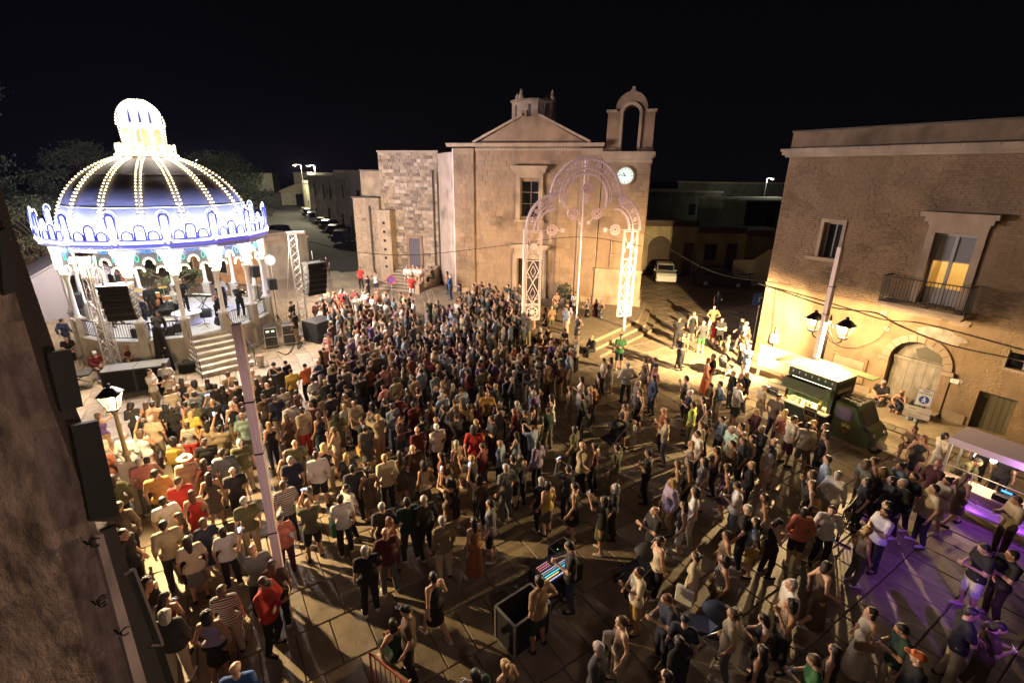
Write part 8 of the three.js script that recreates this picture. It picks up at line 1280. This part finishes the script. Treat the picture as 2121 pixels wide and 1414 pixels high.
// ---- labels: what each person wears, and where that is not enough, beside whom they stand
const marks = [['the leaning wooden pole', -4.6, -7.9], ['the lantern post', -11.3, -12.4], ['the mixing desk', 0.9, -8.3], ['the food truck', 11, -15.8], ['the market stall', 13.4, -11.4], ['the bandstand stairs', -12.5, -20], ['the festive arch', 2.5, -26.5], ['the stone house corner', 12.2, -24], ['the open flight case', 0.3, -7.7], ['the subwoofer by the tower', -10.8, -24.8], ['the near wall', -8.2, -9.6], ['the church steps', 1, -27], ['the sign post', 13.7, -14.8], ['the side door steps', -6.5, -37]];
{
  const key = (f) => f.what + f.cap, count = new Map(); for (const f of folk) count.set(key(f), (count.get(key(f)) ?? 0) + 1);
  const taken = new Set(), short = (f) => f.what.replace('person', 'one');
  for (const f of folk) {
    let c = []; const base = (f.child ? 'small ' : '') + f.what + f.cap, ps = POSE[f.kind], near = marks.map(([n, x, z]) => [n, hypot(f.q.x - x, f.q.z - z)]).sort((a, b) => a[1] - b[1]), m = near[0][0];
    if (f.label) c.push(f.label); else {
      const by = folk.filter((g) => g !== f && !g.label && count.get(key(g)) === 1).map((g) => [g, hypot(g.q.x - f.q.x, g.q.z - f.q.z)]).sort((a, b) => a[1] - b[1]).slice(0, 6);
      const rel = (g) => { const dx = f.px - g.px, dy = f.py - g.py; return abs(dx) > abs(dy) * 0.8 ? (dx < 0 ? 'left of' : 'right of') : dy < 0 ? 'behind' : 'in front of'; };
      const garment = (g) => g.what.replace(/^person in /, '').split(' and ')[0];
      if (count.get(key(f)) === 1) c.push(...(ps ? [`${base}, ${ps}, near ${m}`, `${base}, ${ps}`] : [`${base}, standing near ${m}`, `${base} near ${m}`]));
      else for (const [g] of by) { const wd = garment(g); c.push(`${base}${ps && f.kind !== 'n' ? ', ' + ps : ''}, ${rel(g)} the ${wd}, near ${m}`, `${base}, ${rel(g)} the ${wd} near ${m}`, `${base} ${rel(g)} the ${wd}`); }
      for (const [g] of by) c.push(`${base} ${rel(g)} one in ${garment(g)}`);
    }
    const n = (s) => s.split(/\s+/).length; f.lab = c.find((s) => n(s) <= 16 && !taken.has(s)) ?? c[c.length - 1]; taken.add(f.lab); tag(f.p, f.lab, 'person', f.group);
  }
  for (const [t, f] of phones) { const w = f.what.replace('person in ', ''), o = `lit phone held by the one in ${w}`; let s = o; if (taken.has(s)) s = f.py > 1000 ? o + ', lower in view' : o + ', farther away'; taken.add(s); t.userData.label = s; }
}
// ---- bags that people carry
{
  const find = (x, y) => folk.reduce((a, b) => (hypot(b.px - x, b.py - y) < hypot(a.px - x, a.py - y) ? b : a)), bag = (x, y, side, fwd, h, w, ht, d, col, name, label) => { const f = find(x, y), t = thing(name, label, name.replace('_', ' '), f.p.position, f.ry, undefined); t.scale.setScalar(f.s); part('pouch', [new RoundedBoxGeometry(w, ht, d, 3, 0.03).translate(side, h, fwd)], mat(COL[col], 0.85), t); part('strap', [tube([[side, h + ht / 2, fwd], [side * 0.95, 1.2, fwd * 0.9], [side * 0.5 + (side ? 0 : 0.1), 1.46, 0], [side ? -side * 0.4 : 0.12, 1.15, 0.16]], 0.012, 16, 5)], mat(COL[col], 0.85), t); };
  bag(358, 912, 0, -0.24, 1.18, 0.3, 0.42, 0.16, 'yellow', 'backpack', 'yellow backpack on the person with big curly hair'); bag(755, 887, 0.28, -0.08, 0.92, 0.1, 0.26, 0.34, 'ochre', 'shoulder_bag', 'yellow shoulder bag of the person in grey short-sleeved dress'); bag(705, 1034, 0.26, -0.06, 0.95, 0.1, 0.4, 0.34, 'green', 'tote_bag', 'green tote bag of the person in white T-shirt beside the lit paving'); bag(1289, 1287, -0.26, 0.02, 0.85, 0.12, 0.42, 0.4, 'cream', 'tote_bag', 'cream tote bag hanging from the person in sleeveless floral top'); bag(1443, 1153, 0.27, 0.05, 0.72, 0.12, 0.42, 0.4, 'white', 'tote_bag', 'white tote bag of the person in cream T-shirt and yellow skirt'); bag(1567, 1080, 0.26, 0, 0.9, 0.1, 0.24, 0.3, 'ochre', 'shoulder_bag', 'mustard shoulder bag of the person in grey blue T-shirt'); bag(1807, 1268, 0.25, 0.08, 0.98, 0.08, 0.2, 0.36, 'tan', 'shoulder_bag', 'flat tan bag across the person in long cream dress'); bag(290, 896, 0.27, -0.1, 0.95, 0.1, 0.4, 0.34, 'white', 'tote_bag', 'white tote bag of the person raising a phone near the lantern'); bag(647, 787, 0, -0.22, 1.18, 0.28, 0.36, 0.13, 'beige', 'backpack', 'pale backpack on the person in white strap top');
}
// ---- pushchairs
function pram(label, x, y, deg, col) { const g = ground(x, y), t = thing('pushchair', label, 'pushchair', [g.x, 0, g.z], rad(deg)); part('seat', [ext(shape([[-0.25, 0.45], [0.2, 0.42], [0.3, 0.52], [-0.1, 0.58], [-0.32, 1.0], [-0.42, 0.98]]), 0.42).translate(0, 0, -0.21)], mat(col, 0.8), t); part('hood', [new THREE.SphereGeometry(0.3, 18, 10, 0, PI * 2, 0, PI * 0.5).rotateZ(0.5).scale(1.1, 1, 0.8).translate(-0.2, 0.86, 0)], mat(col, 0.8), t); part('frame', [rod([-0.6, 1.05, -0.22], [0.3, 0.15, -0.22], 0.014), rod([-0.6, 1.05, 0.22], [0.3, 0.15, 0.22], 0.014), rod([-0.6, 1.05, -0.22], [-0.6, 1.05, 0.22], 0.016), rod([0.15, 0.5, -0.22], [-0.35, 0.15, -0.22], 0.013), rod([0.15, 0.5, 0.22], [-0.35, 0.15, 0.22], 0.013)], M.alu, t); for (const a of [0.32, -0.36]) for (const z of [-0.24, 0.24]) part('wheel', [new THREE.TorusGeometry(0.1, 0.022, 8, 20).translate(a, 0.125, z)], tyreM, t); }
pram('black pushchair with raised hood beyond the mixing desk', 1315, 1215, 200, [0.02, 0.02, 0.022]); pram('dark pushchair between the orange dress and the stone house corner', 1502, 778, 30, [0.03, 0.03, 0.032]); pram('navy pushchair with rolled hood low in the crowd', 1450, 1335, 160, [0.02, 0.024, 0.05]); pram('black pushchair leaning among the crowd before the embracing pair', 1262, 935, 210, [0.015, 0.015, 0.016]);
// ---- the dense part of the crowd far off, where single people can no longer be told apart
{
  const lib = ['s0m', 's1f', 'x0m', 'b1m', 's1m', 'c0f', 'p0m', 'h0f', 't0m', 't1f', 'n0f'].map((k) => { const f = k[2] === 'f', v = +k[1], J = getPose(k[0], f, v), c = 0.06; const bb = bodyBones(J, f).map(([a, b, r, s, q]) => [a, b, max(r, 0.042), max(s, 0.042), q]); const hm = headM(J);
    return { sit: k[0] === 't', f, skin: mergeGeometries([mesh(bb, c, 0.03), mesh(HEADB, 0.034, 0.02).applyMatrix4(hm)]), tops: ['tee', f ? 'dress' : 'shirt'].map((n) => mesh(topBones(J, f, n).map(([a, b, r, s, q]) => [a, b, r + 0.008, s + 0.008, q]).concat(n === 'dress' && !J.sit ? [[J.pel, [0, 0.5, 0], 0.15, 0.2]] : []), c, 0.03, (d, x, y) => max(d, (J.sit ? 0.42 : n === 'dress' ? 0.48 : 0.82) - y))), leg: mesh([0, 1].flatMap((i) => [[J.hip[i], J.knee[i], 0.12, 0.085], [J.knee[i], J.ank[i], 0.085, 0.07]]), c, 0.02, (d, x, y) => (J.sit ? d : max(d, y - 1.0))), hair: ['short', f ? 'long' : 'short'].map((n) => mesh(n === 'long' ? [[[0, 0.035, -0.024], [0, 0.035, 0], 0.094, 0.088], [[0, 0, -0.05], [0, -0.36, -0.1], 0.09, 0.07]] : [[[0, 0.035, -0.024], [0, 0.035, 0], 0.094, 0.088]], 0.034, 0.02, (d, x, y, z) => max(d, (z - 0.042) * 0.7 + (0.05 - y) * (n === 'long' ? 0.3 : 0.7))).applyMatrix4(hm)) }; });
  const topC = ['black', 'black', 'black', 'navy', 'dark-grey', 'grey', 'white', 'white', 'cream', 'beige', 'grey-blue', 'maroon', 'dark-red', 'grey', 'black', 'brown', 'olive', 'pale-blue', 'purple', 'dark-green', 'tan', 'rust'], botC = ['black', 'black', 'denim', 'navy', 'dark-grey', 'beige', 'khaki', 'brown', 'grey'], hc = ['D', 'D', 'D', 'B', 'B', 'G', 'L'];
  const P = [], C = [], I = [], N = []; const put = (g, m, nm, c) => { const o = P.length / 3, p = g.attributes.position, n = g.attributes.normal, a = V(); for (let i = 0; i < p.count; i++) { a.fromBufferAttribute(p, i).applyMatrix4(m); P.push(a.x, a.y, a.z); a.fromBufferAttribute(n, i).applyMatrix3(nm).normalize(); N.push(a.x, a.y, a.z); C.push(...c); } for (const i of g.index.array) I.push(o + i); };
  const spots = folk.map((f) => [f.q.x, f.q.z]), tooNear = (x, z, d) => spots.some(([a, b]) => hypot(a - x, b - z) < d);
  const who = (x, y, z, ry, sit, tc, bc, hh) => { const L = pick(lib.filter((l) => l.sit === !!sit)), s = rr(0.93, 1.04) * (L.f ? 0.96 : 1.02), m = new THREE.Matrix4().makeRotationY(ry).scale(V(s, s, s)).setPosition(x, y, z), nm = new THREE.Matrix3().getNormalMatrix(m), k = floor(R() * 2), sk = pick([[0.4, 0.24, 0.16], [0.34, 0.19, 0.12], [0.44, 0.28, 0.2]]); put(L.skin, m, nm, sk); put(L.tops[k], m, nm, COL[tc ?? pick(topC)]); if (!(L.f && k === 1) || L.sit) put(L.leg, m, nm, !bc && R() < 0.25 ? sk : COL[bc ?? pick(botC)]); if (hh !== 'n' && R() > 0.06) put(L.hair[k], m, nm, HAIR[hh?.[1]] ?? HAIR[pick(hc)]); spots.push([x, z]); };
  for (const [x, y, tc, bc, hh] of far) { const q = ground(x, y, 1.58); who(q.x, 0, q.z, atan2(KC.x + 1 - q.x, KC.z + 3 - q.z) + rr(-0.35, 0.35), false, tc, bc, hh); }
  // on the church steps, in rows
  for (let e = 0; e < 3; e++) { const [a, b] = [platEdge[e], platEdge[e + 1]], L = hypot(b[0] - a[0], b[1] - a[1]), n = floor(L / 0.62); for (let r = 0; r < 2; r++) for (let i = 0; i < n; i++) { if (R() < 0.16) continue; const t = (i + rr(0.2, 0.8)) / n, q = [a[0] + (b[0] - a[0]) * t, a[1] + (b[1] - a[1]) * t], c = [1.5, -36.5], s = 1 - 0.05 * r - 0.028; const x = c[0] + (q[0] - c[0]) * s, z = c[1] + (q[1] - c[1]) * s; if (!tooNear(x, z, 0.4)) who(x, -0.28 + 0.166 * (r + 1), z, atan2(KC.x - x, 6 + KC.z - z) * 0.75, true); } }
  // standing: areas given by their corners in the photograph, with how many heads each shows
  const area = (c, n, y0, gap) => { for (let i = 0, k = 0; k < n && i < n * 14; i++) { const u = R(), v = R(), x = (1 - v) * ((1 - u) * c[0][0] + u * c[1][0]) + v * ((1 - u) * c[3][0] + u * c[2][0]), y = (1 - v) * ((1 - u) * c[0][1] + u * c[1][1]) + v * ((1 - u) * c[3][1] + u * c[2][1]), q = ground(x, y, 1.6 + y0); if (tooNear(q.x, q.z, gap)) continue; who(q.x, y0, q.z, atan2(KC.x + 1 - q.x, KC.z + 3 - q.z) + rr(-0.5, 0.5)); k++; } };
  area([[700, 640], [900, 640], [880, 755], [640, 755]], 88, 0, 0.46); area([[900, 655], [1060, 700], [1010, 775], [860, 755]], 62, 0, 0.45); area([[1050, 715], [1200, 700], [1160, 760], [1000, 775]], 46, 0, 0.46);
  area([[950, 585], [1080, 590], [1075, 632], [940, 628]], 46, 0.5, 0.44); area([[880, 625], [1070, 640], [1090, 675], [930, 662]], 30, 0.34, 0.46); area([[670, 595], [860, 605], [850, 650], [660, 645]], 46, 0, 0.52); area([[1085, 612], [1205, 630], [1200, 660], [1090, 660]], 6, 0.5, 0.5);
  area([[640, 760], [1060, 790], [1060, 880], [640, 880]], 22, 0, 0.5); area([[960, 880], [1130, 880], [1130, 960], [960, 960]], 10, 0, 0.55); area([[1100, 800], [1160, 800], [1160, 860], [1080, 860]], 4, 0, 0.5);
  const g = new THREE.BufferGeometry(); g.setAttribute('position', new THREE.Float32BufferAttribute(P, 3)); g.setAttribute('normal', new THREE.Float32BufferAttribute(N, 3)); g.setAttribute('color', new THREE.Float32BufferAttribute(C, 3)); g.setIndex(I);
  tag(part('crowd', [g], mat([1, 1, 1], 0.85, { vertexColors: true }), scene), 'dense far crowd before the church and on its steps', 'crowd', null, 'stuff');
  console.log('people', folk.length, 'crowd triangles', I.length / 3, 'unique', [...cache.values()].filter((x) => x && x.isBufferGeometry).reduce((a, x) => a + (x.index ? x.index.count : x.attributes.position.count) / 3, 0));
}

renderer.render(scene, camera);
